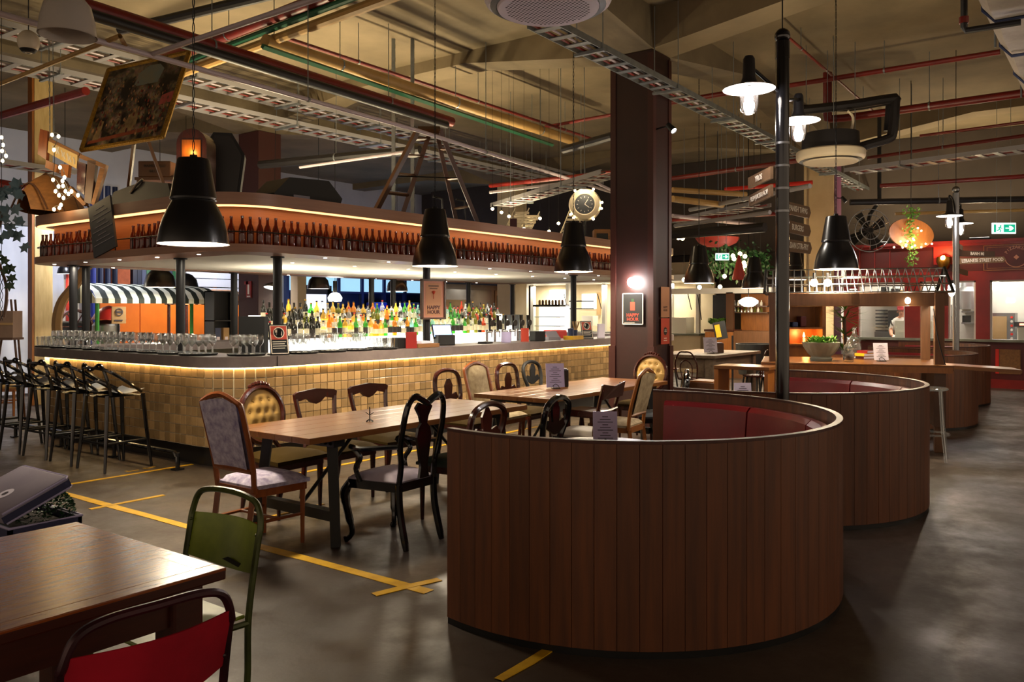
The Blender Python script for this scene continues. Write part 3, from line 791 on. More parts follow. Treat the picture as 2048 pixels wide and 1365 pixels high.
booth(16.2, 3.25, 1.3, math.radians(165), math.radians(377), 'farthest curved plank booth near the red shop front')
def round_table(x, y, label):
    t = thing('round_table', label, 'table', (x, y, 0))
    MB().lathe([(0, .71), (.4, .71), (.42, .72), (.42, .74), (.41, .75), (0, .75)], 32).build('top', 'walnut_plain', t)
    MB().cyl((0, 0, .03), (0, 0, .71), .04).build('pedestal', 'black_metal', t); MB().lathe([(0, .0), (.25, 0), (.25, .02), (.05, .04), (0, .04)], 24).build('base', 'black_metal', t)
round_table(4.5, 2.65, 'small round table inside the nearest curved booth')
round_table(7.2, 2.65, 'small round table inside the second curved booth')
def menu_card(x, y, z, rz, label, w=.15, h=.22, mat='paper_lilac', holder=True):
    t = thing('menu_card', label, 'menu', (x, y, z), rz)
    MB().box(-w / 2, -.004, .012, w / 2, .004, h, Matrix.Rotation(math.radians(-10), 4, 'X')).build('sheet', mat, t, smooth=False)
    b = MB()
    for k in range(9): b.box(-w * (.12 + .1 * (k % 3)), -.0058, h * (.84 - .075 * k), w * (.12 + .1 * (k % 3)), -.0042, h * (.86 - .075 * k), Matrix.Rotation(math.radians(-10), 4, 'X'))
    b.build('print', 'ink', t, smooth=False)
    if holder:
        MB().tube([(-.03, -.045, .004), (-.03, 0, .03), (0, .0, .05), (.03, 0, .03), (.03, -.045, .004)], .003, 5).box(-.04, -.05, 0, .04, .05, .006).build('holder', 'black_metal', t)
    return t
menu_card(4.5, 2.62, .751, -.95, 'lilac menu card on the table inside the nearest curved booth')
menu_card(7.0, 2.7, .751, -.9, 'white menu sheet on the table inside the second curved booth', mat='paper')

# ------------------------------------------------------------------ long tables
def trestle_table(x0, y0, x1, y1, label, mat='oak_top'):
    t = thing('long_table', label, 'table', ((x0 + x1) / 2, (y0 + y1) / 2, 0)); L, W = (x1 - x0) / 2, (y1 - y0) / 2
    n = 5; w = 2 * W / n
    for i in range(n): MB().cbox(-L, -W + w * i + .0008, .72, L, -W + w * (i + 1) - .0008, .762, .003).build('top_plank', mat, t, smooth=False)
    for s in (-1, 1):
        x = s * (L - .28)
        MB().box(x - .05, -W + .03, .67, x + .05, W - .03, .72).build('bolster', 'black_metal', t, smooth=False)
        for q in (-1, 1): MB().tube([(x, q * (W - .1), .68), (x + s * .04, q * (W - .02), 0)], [.05, .045], 4).build('leg', 'black_matte', t, smooth=False)
        MB().box(x - .035, -W + .09, .16, x + .035, W - .09, .23).build('foot_rail', 'black_matte', t, smooth=False)
        MB().tube([(x, 0, .2), (x - s * .55, 0, .69)], .014, 6).build('brace', 'black_metal', t)
        b = MB()
        for q in (-1, 1):
            for k in range(3): b.ball((x + s * .055, q * (W - .06 - .05 * k), .695), .012, 6)
        b.build('bolt_heads', 'black_gloss', t)
trestle_table(3.58, 4.3, 6.02, 5.2, 'long plank table with black trestle legs beside the floral chair')
trestle_table(6.52, 4.42, 9.05, 5.32, 'long plank table with black trestle legs beside the maroon column')
t = thing('card_holder', 'small spiky metal card holder standing on the nearer plank table', 'holder', (4.4, 4.6, .763))
b = MB().cyl((0, 0, 0), (0, 0, .11), .004, n=6)
for k in range(4): b.tube([(0, 0, .02), (.035 * math.cos(k * PI / 2), .035 * math.sin(k * PI / 2), 0)], .004, 5).tube([(0, 0, .05), (.03 * math.cos(k * PI / 2 + .7), .03 * math.sin(k * PI / 2 + .7), .07)], .003, 5)
b.build('wire', 'black_metal', t)
menu_card(7.45, 4.95, .763, -.72, 'lilac menu card standing on the plank table beside the column', .2, .27)
t = thing('napkin_box', 'dark napkin box behind the lilac menu card on the plank table', 'box', (7.68, 5.02, .763), -.72)
MB().cbox(-.06, -.06, 0, .06, .06, .19, .008).build('case', 'napkin_box', t, smooth=False); MB().box(-.045, -.05, .185, .045, .05, .2).build('napkins', 'paper_grey', t, smooth=False)

# ------------------------------------------------------------------ chairs (front = local +x, back = local -x, seat centre at the origin)
def legs4(t, mat, fx=.2, fy=.21, bx=-.19, by=.19, h=.43, r=.024, taper=.7, splay=.03, n=4, back=True):
    for s in (-1, 1):
        MB().tube([(fx, s * fy, h), (fx, s * fy, 0)], [r, r * taper], n).build('leg', mat, t, smooth=n > 4)
        if back: MB().tube([(bx, s * by, h), (bx - splay, s * by, h * .45), (bx - splay * 2.2, s * by, 0)], [r, r, r * taper], n).build('leg', mat, t, smooth=n > 4)
def pad(z0, z1, fx, bx, fy, by, mat, t, name='seat', dome=.025):
    """upholstered seat: trapezium in plan with a domed top"""
    def P(u, v):
        x = bx + (fx - bx) * u; w = by + (fy - by) * u; y = -w + 2 * w * v
        e = min(u, 1 - u, v, 1 - v); return (x, y, z1 - .03 * max(0, 1 - e / .12) ** 2 + dome * math.sin(PI * u) * math.sin(PI * v))
    m = MB().grid(P, 10, 10)
    m.add([(bx, -by, z0), (fx, -fy, z0), (fx, fy, z0), (bx, by, z0), (bx, -by, z1 - .03), (fx, -fy, z1 - .03), (fx, fy, z1 - .03), (bx, by, z1 - .03)], [(0, 1, 2, 3), (0, 1, 5, 4), (1, 2, 6, 5), (2, 3, 7, 6), (3, 0, 4, 7)])
    m.build(name, mat, t)
def apron(t, mat, fx=.22, bx=-.2, fy=.23, by=.2, z0=.37, z1=.43):
    MB().poly([(bx, -by, z0), (fx, -fy, z0), (fx, fy, z0), (bx, by, z0)], (0, 0, z1 - z0)).build('seat_frame', mat, t, smooth=False)
def back_surface(w0, w1, z0, z1, x0, x1, bulge, mat, t, name, th=.03, arch=0):
    def P(sd):
        def f(u, v):
            w = w0 + (w1 - w0) * v; y = -w + 2 * w * u; z = z0 + (z1 - z0) * v + arch * v * (1 - (2 * u - 1) ** 2)
            e = min(u, 1 - u, v, 1 - v); x = x0 + (x1 - x0) * v - .02 * (2 * u - 1) ** 2
            return (x + sd * (th / 2 + bulge * min(1, e / .2)), y, z)
        return f
    m = MB().grid(P(1), 8, 10).grid(P(-.6), 8, 10)
    return m.build(name, mat, t)
def upholstered_chair(label, x, y, rz, wood, cloth, top=1.0, group=None, w=.2):
    t = thing('dining_chair', label, 'chair', (x, y, 0), rz, group)
    legs4(t, wood, h=.4); apron(t, wood); pad(.42, .475, .24, -.19, .24, .2, cloth, t)
    back_surface(w - .02, w, .56, top - .03, -.2, -.3, .018, cloth, t, 'back_pad', arch=.03)
    MB().tube(smooth_path([(-.185, -.2, .4), (-.21, -w - .01, .6), (-.29, -w - .015, top - .08), (-.305, -w + .02, top - .02), (-.31, 0, top + .03), (-.305, w - .02, top - .02), (-.29, w + .015, top - .08), (-.21, w + .01, .6), (-.185, .2, .4)], 4), .022, 6, flat=.8).tube([(-.205, -w, .545), (-.205, w, .545)], .018, 6).build('back_frame', wood, t)
    for s in (-1, 1): MB().tube([(.2, s * .21, .2), (-.22, s * .19, .2)], .012, 5).build('stretcher', wood, t)
    MB().tube([(-.0, -.2, .2), (-.0, .2, .2)], .012, 5).build('stretcher', wood, t)
    return t
def oval_chair(label, x, y, rz, top=1.0):
    t = thing('dining_chair', label, 'chair', (x, y, 0), rz)
    legs4(t, 'mahogany', h=.4, n=8, r=.026, taper=.5); apron(t, 'mahogany'); pad(.42, .48, .25, -.19, .26, .2, 'olive_velvet', t)
    zc = top - .25; ov = [(-.22 - .06 * (math.sin(a) * .5 + .5), .215 * math.cos(a), zc + .225 * math.sin(a)) for a in [2 * PI * k / 28 for k in range(28)]]
    MB().tube(ov, .024, 7, closed=True, flat=1.2).build('oval_frame', 'mahogany', t)
    m = MB(); tf = [(dy, dz) for dz, ys in ((.12, (-.08, .0, .08)), (.03, (-.12, -.04, .04, .12)), (-.06, (-.08, 0, .08)), (-.14, (-.04, .04))) for dy in ys]
    def P(u, v):
        r = v; a = 2 * PI * u; dy, dz = .2 * r * math.cos(a), .21 * r * math.sin(a)
        d = min(math.hypot(dy - q[0], dz - q[1]) for q in tf)
        return (-.25 - .06 * (dz / .225) * .5 + .03 * (1 - r ** 3) - .022 * math.exp(-(d / .022) ** 2), dy, zc + dz)
    m.grid(P, 40, 14).grid(lambda u, v: (-.285 - .06 * (.21 * v * math.sin(2 * PI * u) / .225) * .5, .2 * v * math.cos(2 * PI * u), zc + .21 * v * math.sin(2 * PI * u)), 24, 2).build('tufted_back', 'tufted', t)
    for q in tf: MB().ball((-.245 - .13 * q[1] , q[0], zc + q[1]), .008, 6).build('button', 'tufted', t)
    cr = MB()
    for k in range(7): cr.ball((-.285, -.09 + .03 * k, zc + .235 + .022 * math.sin(PI * k / 6)), .024 - .002 * abs(k - 3), 8)
    cr.build('carved_crest', 'mahogany', t)
    for s in (-1, 1): MB().tube([(-.2, s * .18, .42), (-.235, s * .1, zc - .2)], .02, 6).build('back_support', 'mahogany', t)
    return t
def crest_chair(label, x, y, rz, top=.9):
    t = thing('dining_chair', label, 'chair', (x, y, 0), rz)
    legs4(t, 'mahogany', h=.4, n=8, r=.024, taper=.6); apron(t, 'mahogany'); pad(.42, .47, .24, -.19, .24, .2, 'olive_velvet', t)
    pts = [(-.28, y_, z_) for y_, z_ in [(-.235, top - .02), (-.2, top), (0, top + .02), (.2, top), (.235, top - .02), (.225, top - .08), (.17, top - .075), (.1, top - .06), (.05, top - .1), (0, top - .115), (-.05, top - .1), (-.1, top - .06), (-.17, top - .075), (-.225, top - .08)]]
    MB().poly(pts, (-.03, 0, 0)).build('crest_rail', 'mahogany', t, smooth=False)
    for s in (-1, 1): MB().tube(smooth_path([(-.19, s * .19, .4), (-.22, s * .18, .55), (-.27, s * .195, .7), (-.295, s * .215, top - .06)], 4), .022, 6).build('back_post', 'mahogany', t)
    MB().poly([(-.225, y_, z_) for y_, z_ in [(-.2, .6), (0, .585), (.2, .6), (.2, .64), (.08, .65), (0, .63), (-.08, .65), (-.2, .64)]], (-.02, 0, 0)).build('mid_rail', 'mahogany', t, smooth=False)
    return t
def balloon_chair(label, x, y, rz, top=.93, mat='mahogany', seat='olive_velvet'):
    t = thing('dining_chair', label, 'chair', (x, y, 0), rz)
    legs4(t, mat, h=.4, n=8, r=.024, taper=.6); apron(t, mat); pad(.42, .47, .24, -.19, .24, .2, seat, t)
    MB().tube(smooth_path([(-.19, -.17, .4), (-.22, -.15, .55), (-.26, -.2, .72), (-.285, -.17, top - .05), (-.29, 0, top), (-.285, .17, top - .05), (-.26, .2, .72), (-.22, .15, .55), (-.19, .17, .4)], 5), .023, 7, flat=1.2).build('balloon_hoop', mat, t)
    MB().poly([(-.25, y_, z_) for y_, z_ in [(-.16, .66), (-.03, .6), (.03, .6), (.16, .66), (.12, .72), (.05, .7), (.06, .8), (.02, .87), (-.02, .87), (-.06, .8), (-.05, .7), (-.12, .72)]], (-.018, 0, 0)).build('carved_splat', mat, t, smooth=False)
    return t
def ladder_chair(label, x, y, rz, top=.92):
    t = thing('dining_chair', label, 'chair', (x, y, 0), rz)
    legs4(t, 'black_matte', h=.42, back=False); apron(t, 'black_matte', z0=.39); pad(.43, .48, .23, -.19, .23, .2, 'grey_seat', t)
    for s in (-1, 1): MB().tube(smooth_path([(-.26, s * .19, 0), (-.19, s * .19, .42), (-.22, s * .19, .65), (-.29, s * .2, top)], 4), .019, 6).build('back_post', 'mahogany', t)
    MB().poly([(-.275, -.22, top - .13), (-.275, .22, top - .13), (-.3, .23, top + .01), (-.3, 0, top - .02), (-.3, -.23, top + .01)], (-.018, 0, 0)).build('top_rail', 'mahogany', t, smooth=False)
    for z in (.58, .68): MB().tube([(-.215 - (z - .58) * .3, -.19, z), (-.225 - (z - .58) * .3, 0, z - .01), (-.215 - (z - .58) * .3, .19, z)], .013, 6).build('rung', 'mahogany', t)
    for s in (-1, 1): MB().tube([(.2, s * .2, .16), (-.23, s * .19, .16)], .011, 6).build('stretcher', 'black_matte', t)
    return t
def queen_anne(label, x, y, rz, top=1.02):
    t = thing('armchair', label, 'chair', (x, y, 0), rz)
    for s in (-1, 1):
        MB().tube(smooth_path([(.2, s * .22, .42), (.235, s * .25, .34), (.22, s * .235, .2), (.2, s * .215, .08), (.215, s * .225, .03), (.24, s * .245, .012)], 5), [.03] * 4 + [.034] * 4 + [.028] * 5 + [.02] * 5 + [.018] * 5 + [.024] * 3, 8).build('cabriole_leg', 'black_gloss', t)
        MB().tube(smooth_path([(-.2, s * .18, .43), (-.21, s * .18, .25), (-.27, s * .185, 0)], 4), [.024] * 8 + [.019], 8).build('leg', 'black_gloss', t)
        MB().tube(smooth_path([(.1, s * .235, .43), (.13, s * .25, .52), (.08, s * .255, .6), (.15, s * .26, .66)], 4), .018, 7).build('arm_support', 'black_gloss', t)
        MB().tube(smooth_path([(-.225, s * .205, .69), (-.08, s * .235, .675), (.06, s * .27, .66), (.16, s * .26, .665), (.19, s * .235, .655), (.17, s * .225, .65)], 4), [.017] * 10 + [.02] * 11, 7).build('arm', 'black_gloss', t)
        MB().tube(smooth_path([(-.2, s * .18, .42), (-.215, s * .175, .55), (-.23, s * .2, .68), (-.26, s * .205, .82), (-.285, s * .185, top - .06), (-.295, s * .13, top), (-.295, s * .07, top - .015), (-.295, s * .0, top - .05)], 5), [.021] * 25 + [.024] * 11, 7).build('back_stile', 'black_gloss', t)
    MB().poly([(-.25, y_, z_) for y_, z_ in [(-.05, .46), (.05, .46), (.035, .54), (.055, .64), (.075, .74), (.06, .8), (.03, .83), (.045, .88), (.085, .94), (.05, .975), (0, .955), (-.05, .975), (-.085, .94), (-.045, .88), (-.03, .83), (-.06, .8), (-.075, .74), (-.055, .64), (-.035, .54)]], (-.02, 0, 0)).build('vase_splat', 'black_gloss', t, smooth=False)
    MB().poly([(-.21, -.19, .38), (.2, -.25, .38), (.24, -.1, .38), (.245, 0, .38), (.24, .1, .38), (.2, .25, .38), (-.21, .19, .38)], (0, 0, .06)).build('seat_frame', 'black_gloss', t, smooth=False)
    pad(.43, .475, .22, -.19, .235, .18, 'lilac_seat', t)
    return t
upholstered_chair('high backed teak chair with lilac floral upholstery at the end of the plank table', 3.56, 4.8, 0, 'teak', 'floral', 1.02)
oval_chair('oval backed chair with buttoned gold upholstery behind the nearer plank table', 4.24, 5.42, -PI / 2 + .05)
crest_chair('mahogany chair with a carved crest rail beside the gold buttoned chair', 4.82, 5.42, -PI / 2, .9)
crest_chair('mahogany chair with a carved crest rail behind the far end of the nearer plank table', 5.46, 5.45, -PI / 2 - .05, .9)
queen_anne('glossy black armchair with vase splat and cabriole legs in front of the plank table', 4.2, 4.14, PI / 2 + .04)
balloon_chair('dark wooden chair with a green seat half hidden by the near booth', 4.93, 4.16, PI / 2, .9, 'mahogany', 'green_seat')
balloon_chair('black round backed chair between the two plank tables', 5.6, 4.0, PI / 2 + .1, .9, 'black_gloss', 'olive_velvet')
ladder_chair('black ladder back chair with a pale grey seat in front of the far plank table', 6.72, 4.14, PI / 2 + .1)
upholstered_chair('honey wood chair with beige floral upholstery in front of the far plank table', 7.55, 4.24, PI / 2 + .12, 'honey_wood', 'floral_beige', .97)
oval_chair('oval backed chair with buttoned gold upholstery standing against the maroon column', 9.28, 4.88, PI + .05, 1.05)
balloon_chair('mahogany balloon back chair behind the far plank table, nearest its left end', 6.75, 5.6, -PI / 2, .96)
upholstered_chair('beige upholstered chair between two balloon back chairs behind the far table', 7.3, 5.62, -PI / 2 + .05, 'teak', 'floral_beige', .98)
balloon_chair('mahogany balloon back chair behind the far plank table, next to the menu card', 7.84, 5.62, -PI / 2, .97)
balloon_chair('black round backed chair beside the honey wood chair near the column', 8.42, 4.2, PI / 2 + .5, .93, 'black_gloss', 'black_matte')
balloon_chair('dark chair pushed against the bar front just left of the maroon column', 9.3, 6.3, -PI / 2, .9, 'black_matte', 'black_matte')
# turned leg stool under the far table
t = thing('turned_stool', 'dark wooden stool with turned legs at the near corner of the far table', 'stool', (7.12, 4.36, 0))
MB().cbox(-.17, -.18, .55, .17, .18, .62, .01).build('seat', 'mahogany', t, smooth=False)
for sx in (-1, 1):
    for sy in (-1, 1): MB().lathe([(0, 0), (.018, 0), (.024, .05), (.016, .1), (.03, .16), (.018, .22), (.032, .3), (.018, .36), (.03, .43), (.022, .5), (.028, .55)], 10, (sx * .13, sy * .14, 0)).build('leg', 'mahogany', t)

# ------------------------------------------------------------------ foreground table, metal chairs, suitcase
t = thing('square_table', 'brown parquet topped wooden table in the left foreground', 'table', (.88, 2.865, 0))
MB().cbox(-.75, -.495, .722, .75, .495, .758, .006).build('edge_band', 'table_edge', t, smooth=False)
W = .495 - .065
for i in range(9):                     # parquet strips inside a border
    x0 = -.68 + 1.36 * i / 9; MB().box(x0 + .0002, -W, .75, x0 + 1.36 / 9 - .0002, W, .7615).build('top_strip', 'parquet_top', t, smooth=False)
for s in (-1, 1):
    MB().cbox(-.75, s * .495 - (.065 if s > 0 else 0), .75, .75, s * .495 + (.065 if s < 0 else 0), .7612, .003).build('border_strip', 'parquet_top', t, smooth=False)
    MB().cbox(s * .75 - (.07 if s > 0 else 0), -W, .75, s * .75 + (.07 if s < 0 else 0), W, .7612, .003).build('border_strip', 'parquet_top', t, smooth=False)
    MB().box(-.66, s * .42 - .012, .6, .66, s * .42 + .012, .722).build('apron', 'table_edge', t, smooth=False)
    MB().box(s * .66 - .012, -.42, .6, s * .66 + .012, .42, .722).build('apron', 'table_edge', t, smooth=False)
    for q in (-1, 1): MB().cbox(s * .64 - .055, q * .4 - .055, 0, s * .64 + .055, q * .4 + .055, .72, .012).build('leg', 'table_edge', t, smooth=False)
def school_chair(label, x, y, rz, panel, tube, h=.86):
    t = thing('metal_chair', label, 'chair', (x, y, 0), rz)
    w = .225
    MB().tube(smooth_path([(-.16, -w, .0), (-.19, -w, .2), (-.195, -w, .44), (-.235, -w, .7), (-.25, -w, h - .09), (-.26, -w + .03, h - .02), (-.265, -w + .1, h + .005), (-.275, 0, h + .01), (-.265, w - .1, h + .005), (-.26, w - .03, h - .02), (-.25, w, h - .09), (-.235, w, .7), (-.195, w, .44), (-.19, w, .2), (-.16, w, 0)], 5), .0125, 8).build('back_hoop', tube, t)
    m = MB().grid(lambda u, v: (-.215 - .04 * v - .05 * math.sin(PI * u), -w + .004 + (2 * w - .008) * u, .60 + .165 * v - (.03 * (1 - v) * math.sin(PI * u))), 12, 4).grid(lambda u, v: (-.22 - .04 * v - .05 * math.sin(PI * u), -w + .004 + (2 * w - .008) * u, .60 + .165 * v - (.03 * (1 - v) * math.sin(PI * u))), 12, 4)
    m.build('back_panel', panel, t)
    for s in (-1, 1):
        MB().tube(smooth_path([(-.19, s * w, .42), (.1, s * (w - .005), .425), (.17, s * (w - .01), .4), (.2, s * (w + .005), 0)], 4), .0125, 8).build('leg', tube, t)
    MB().cbox(-.2, -.2, .43, .2, .2, .445, .006).build('seat', panel, t, smooth=False)
    for s in (-1, 1):
        for z in (.63, .74): MB().ball((-.228 - .06 * (z - .6), s * w * .96, z), .007, 6).build('rivet', tube, t)
    MB().tube([(.185, -w, .2), (.185, w, .2)], .009, 6).build('stretcher', tube, t)
    return t
g = school_chair('green metal school chair with scuffed back panel at the table corner', 1.74, 2.9, PI, 'green_metal', 'green_tube', .865)
MB().add([(-.2615, y_, z_) for y_, z_ in [(-.04, .6), (.0, .615), (.06, .605), (.12, .6), (.15, .59), (.1, .58), (.02, .582)]], [tuple(range(6))]).build('rust_patch', 'rust_black', g)
school_chair('red metal school chair with a dark tube frame in the front corner', 1.2, 2.29, PI / 2 - .06, 'red_metal', 'red_tube', .83)
t = thing('low_stand', 'low dark stand under the open suitcase', 'stand', (2.0, 4.75, 0))
MB().box(-.2, -.27, .32, .2, .27, .36).build('top', 'black_matte', t, smooth=False)
for sx in (-1, 1):
    for sy in (-1, 1): MB().box(sx * .17 - .02, sy * .23 - .02, 0, sx * .17 + .02, sy * .23 + .02, .32).build('leg', 'black_matte', t, smooth=False)
t = thing('suitcase', 'vintage grey blue suitcase with stickers and open lid holding a green plant', 'suitcase', (1.84, 4.48, .361))
m = MB()
for a, b_, c_, d_ in ((0, 0, .36, .02), (0, .5, .36, .52), (0, 0, .02, .52), (.34, 0, .36, .52)): m.box(a, b_, 0, c_, d_, .15)
m.box(0, 0, 0, .36, .52, .02).build('case_base', 'suitcase_blue', t, smooth=False)
MB().tube([(0, 0, .15), (.36, 0, .15), (.36, .52, .15), (0, .52, .15)], .007, 6, closed=True).build('base_trim', 'suitcase_trim', t)
LM = Matrix.Translation((-.02, 0, .17)) @ Matrix.Rotation(math.radians(-23), 4, 'Y')
ld = MB().cbox(0, 0, 0, .36, .52, .07, .02, LM).build('lid', 'suitcase', t)
MB().box(.003, -.002, .008, .357, .0, .045, LM).box(.358, .01, .008, .362, .51, .045, LM).build('lid_side', 'suitcase_blue', ld, smooth=False)
for z in (.004, .058): MB().tube([LM @ Vector(p) for p in ((.012, -.003, z), (.345, -.003, z), (.362, .015, z), (.362, .505, z), (.345, .522, z), (.012, .522, z))], .0055, 6).build('lid_trim', 'suitcase_trim', ld)
MB().lathe([(0, .0), (.04, 0), (.045, .001), (0, .0015)], 20, LM @ Vector((.13, .22, .0705)), LM.to_3x3() @ Vector((0, 0, 1))).build('oval_sticker', 'paper', ld)
MB().lathe([(0, .0015), (.018, .0015), (0, .002)], 14, LM @ Vector((.13, .22, .0705)), LM.to_3x3() @ Vector((0, 0, 1))).build('sticker_emblem', 'ink', ld)
MB().box(.04, .33, .0705, .11, .38, .0715, LM).build('orange_sticker', 'poster_red', ld, smooth=False)
MB().box(.11, .34, .0705, .15, .38, .0715, LM).build('brown_sticker', 'menu_wood', ld, smooth=False)
b = MB(); rnd = random.Random(9)
for k in range(1300):
    a = rnd.uniform(0, 2 * PI); e = rnd.uniform(-.2, 1.5); c = Vector((.25 + .13 * math.cos(a) * math.cos(e), .17 + .14 * math.sin(a) * math.cos(e), .15 + .13 * math.sin(e)))
    b.leaf(c, (math.cos(a) + rnd.uniform(-.8, .8), math.sin(a) + rnd.uniform(-.8, .8), rnd.uniform(-.2, 1)), (rnd.uniform(-1, 1), 0, 1), .022, .008)
b.build('plant_leaves', 'leaf_dark', t, kind='stuff'); MB().box(.03, .03, .1, .33, .49, .12).build('soil', 'soil', t, smooth=False)
# ------------------------------------------------------------------ pendants
def chain(p0, p1, r=.007, tw=9):
    p0, p1 = Vector(p0), Vector(p1); L = (p1 - p0).length; n = int(L * 40) + 4
    m = MB()
    for ph in (0, PI):
        m.tube([p0 + (p1 - p0) * (i / n) + Vector((math.cos(i * .8 + ph), math.sin(i * .8 + ph), 0)) * r for i in range(n + 1)], .0035, 4)
    return m
def make_pendant():
    t = thing('pendant_lamp', '', 'lamp')
    MB().lathe([(.25, 0), (.247, .03), (.235, .1), (.213, .18), (.182, .25), (.155, .3), (.15, .315), (.162, .32), (.165, .335), (.16, .345), (.115, .605), (.108, .62), (.03, .625), (.025, .65), (0, .65)], 40).build('shade', 'shade_black', t)
    MB().lathe([(.25, 0), (.243, .004), (.228, .1), (.2, .19), (.17, .26), (.0, .3)], 40).build('reflector', 'shade_inner', t)
    MB().lathe([(0, .08), (.05, .085), (.06, .13), (.05, .17), (.03, .21), (.03, .28), (0, .28)], 16).build('bulb', 'bulb', t)
    lamp('lamp_light', 'AREA', (0, 0, .06), 20, (1, .84, .62), .3, t)
    return t
PD = make_pendant(); PD_used = [False]
def pendant(u, v, z, label, power=None, sc=1.0):
    o = PD if not PD_used[0] else dup(PD); PD_used[0] = True
    p = atz(u, v, z) if not isinstance(u, Vector) else u
    o.location = p; tag(o, label, 'lamp', 'black pendant lamps'); o.scale = (sc,) * 3
    chain((0, 0, .64), (0, 0, (CZ - p.z) / sc), .007).build('chain', 'black_matte', o)
    return o
pendant(387, 489, 2.08, 'largest black bell pendant hanging in front of the rounded bar corner')
pendant(870, 533, 2.08, 'black bell pendant hanging in front of the middle of the bar')
pendant(1147, 544, 2.09, 'black bell pendant hanging just left of the maroon column')
pendant(1672, 539, 2.08, 'black bell pendant hanging above the market stall roof')
pendant(1398, 567, 2.05, 'dark bell pendant just right of the maroon column')
pendant(1508, 577, 2.02, 'dark bell pendant partly behind the sign pole', sc=.95)
pendant(atd(1590, 560, 17), 0, 0, 'small dark pendant far behind the food direction boards', sc=.9)
for u, v, d, s, lb in ((320, 575, 14.2, 1.0, 'black dome pendant above the green striped awning'), (372, 578, 17.2, .95, 'black dome pendant behind the post by the corrugated screen'), (637, 578, 16.6, .85, 'black dome pendant above the white doorway behind the spirits'), (794, 583, 17.3, .85, 'black dome pendant behind the spirits in front of the blue window'), (130, 548, 15, .5, 'small dark dome lamp by the cream pillar')):
    p = atd(u, v, d)
    t = thing('dome_lamp', lb, 'lamp', p)
    MB().lathe([(.26 * s, 0), (.255 * s, .06 * s), (.22 * s, .2 * s), (.13 * s, .3 * s), (.06 * s, .33 * s), (0, .34 * s)], 28).build('shade', 'shade_black', t)
    MB().lathe([(.255 * s, .004), (.2 * s, .18 * s), (0, .26 * s)], 28).build('reflector', 'shade_inner', t)
    MB().ball((0, 0, .1 * s), .05 * s, 10).build('bulb', 'bulb', t); MB().cyl((0, 0, .33 * s), (0, 0, CZ - p.z), .006, n=5).build('cord', 'black_matte', t)
    lamp('lamp_light', 'AREA', (0, 0, .05), 12, (1, .88, .7), .2, t)

# ------------------------------------------------------------------ ceiling services
def pipe(label, pts, z, r, mat, hang=2.2, n=10, name='service_pipe', cat='pipe', clamp=True):
    P = [atz(u, v, z) for u, v in pts]; t = thing(name, label, cat, P[0]); o = P[0]
    MB().tube([p - o for p in P], r, n).build('tube', mat, t)
    if hang:
        for a, b in zip(P, P[1:]):
            L = (b - a).length; k = int(L / hang)
            for i in range(k):
                q = a + (b - a) * ((i + .5) / k) - o
                MB().cyl((q.x, q.y, q.z - r - .004), (q.x, q.y, CZ - z + .01 - .02), .006, n=5).lathe([(r + .003, -.012), (r + .008, -.012), (r + .008, .012), (r + .003, .012)], 10, q, (b - a).normalized()).build('hanger', 'galv', t)
    return t
def cable_tray(label, a, b, z, w, mat, pitch=.3, hang=2.0, side=.07):
    A, B = atz(a[0], a[1], z), atz(b[0], b[1], z); d = (B - A); L = d.length; ang = math.atan2(d.y, d.x)
    t = thing('cable_tray', label, 'tray', A, ang)
    for s in (-1, 1):
        MB().box(0, s * w / 2 - .006, 0, L, s * w / 2 + .006, side).box(0, s * w / 2 - (.02 if s > 0 else 0), side - .008, L, s * w / 2 + (.02 if s < 0 else 0), side).build('side_rail', mat, t, smooth=False)
    rm = MB().box(-.045, -w / 2 + .006, .004, .045, w / 2 - .006, .014).mesh('rung', mat, smooth=False)
    for i in range(int(L / pitch)): link('rung', rm, t, (pitch * (i + .5), 0, 0))
    hm = MB().cyl((0, -w / 2 - .015, -.02), (0, -w / 2 - .015, CZ - z - .02), .006, n=5).cyl((0, w / 2 + .015, -.02), (0, w / 2 + .015, CZ - z - .02), .006, n=5).box(-.02, -w / 2 - .04, -.03, .02, w / 2 + .04, 0).mesh('hanger', 'galv')
    for i in range(int(L / hang)): link('hanger', hm, t, (hang * (i + .5), 0, 0))
    for k in range(3): MB().tube([(L * i / 6, -w * .3 + k * w * .28 + .015 * math.sin(i * 2 + k), .03) for i in range(7)], .014, 6).build('cable', ('pipe_black', 'pipe_white', 'pipe_red')[k], t)
    return t
cable_tray('upper pale perforated cable tray running over the bar', (-60, 47), (1190, 370), 5.15, .55, 'tray_white', .32)
cable_tray('lower pale perforated cable tray below the other tray over the bar', (-60, 118), (1080, 362), 4.85, .55, 'tray_white', .32)
cable_tray('grey green cable ladder passing in front of the maroon column', (1080, 52), (1725, 382), 4.45, .3, 'galv', .3)
cable_tray('pale cable tray crossing the right side above the red shop front', (1700, 347), (2070, 300), 4.1, .45, 'tray_white', .26)
cable_tray('short pale cable tray at the far left beyond the painting', (-20, 327), (150, 352), 3.9, .4, 'tray_white', .3)
cable_tray('far cable tray behind the clock above the canopy', (1000, 415), (1225, 350), 3.6, .4, 'tray_white', .3)
pipe('thick red and black sprinkler main running over the bar', [(165, 10), (903, 244)], 4.5, .075, 'pipe_red', 2.6, 12)
t = pipe('black insulated pipe strapped below the red sprinkler main', [(165, 24), (893, 250)], 4.36, .055, 'pipe_black', 0, 12)
pipe('yellow beige duct pipe running under the ceiling over the bar', [(530, 82), (1150, 283)], 4.85, .085, 'pipe_yellow', 2.4, 12)
pipe('green strut fixed under the yellow duct pipe', [(525, 93), (1105, 290)], 4.72, .035, 'pipe_green', 0, 4)
pipe('thin red pipe beside the yellow duct pipe', [(560, 72), (1200, 283)], 5.05, .025, 'pipe_red', 2.4)
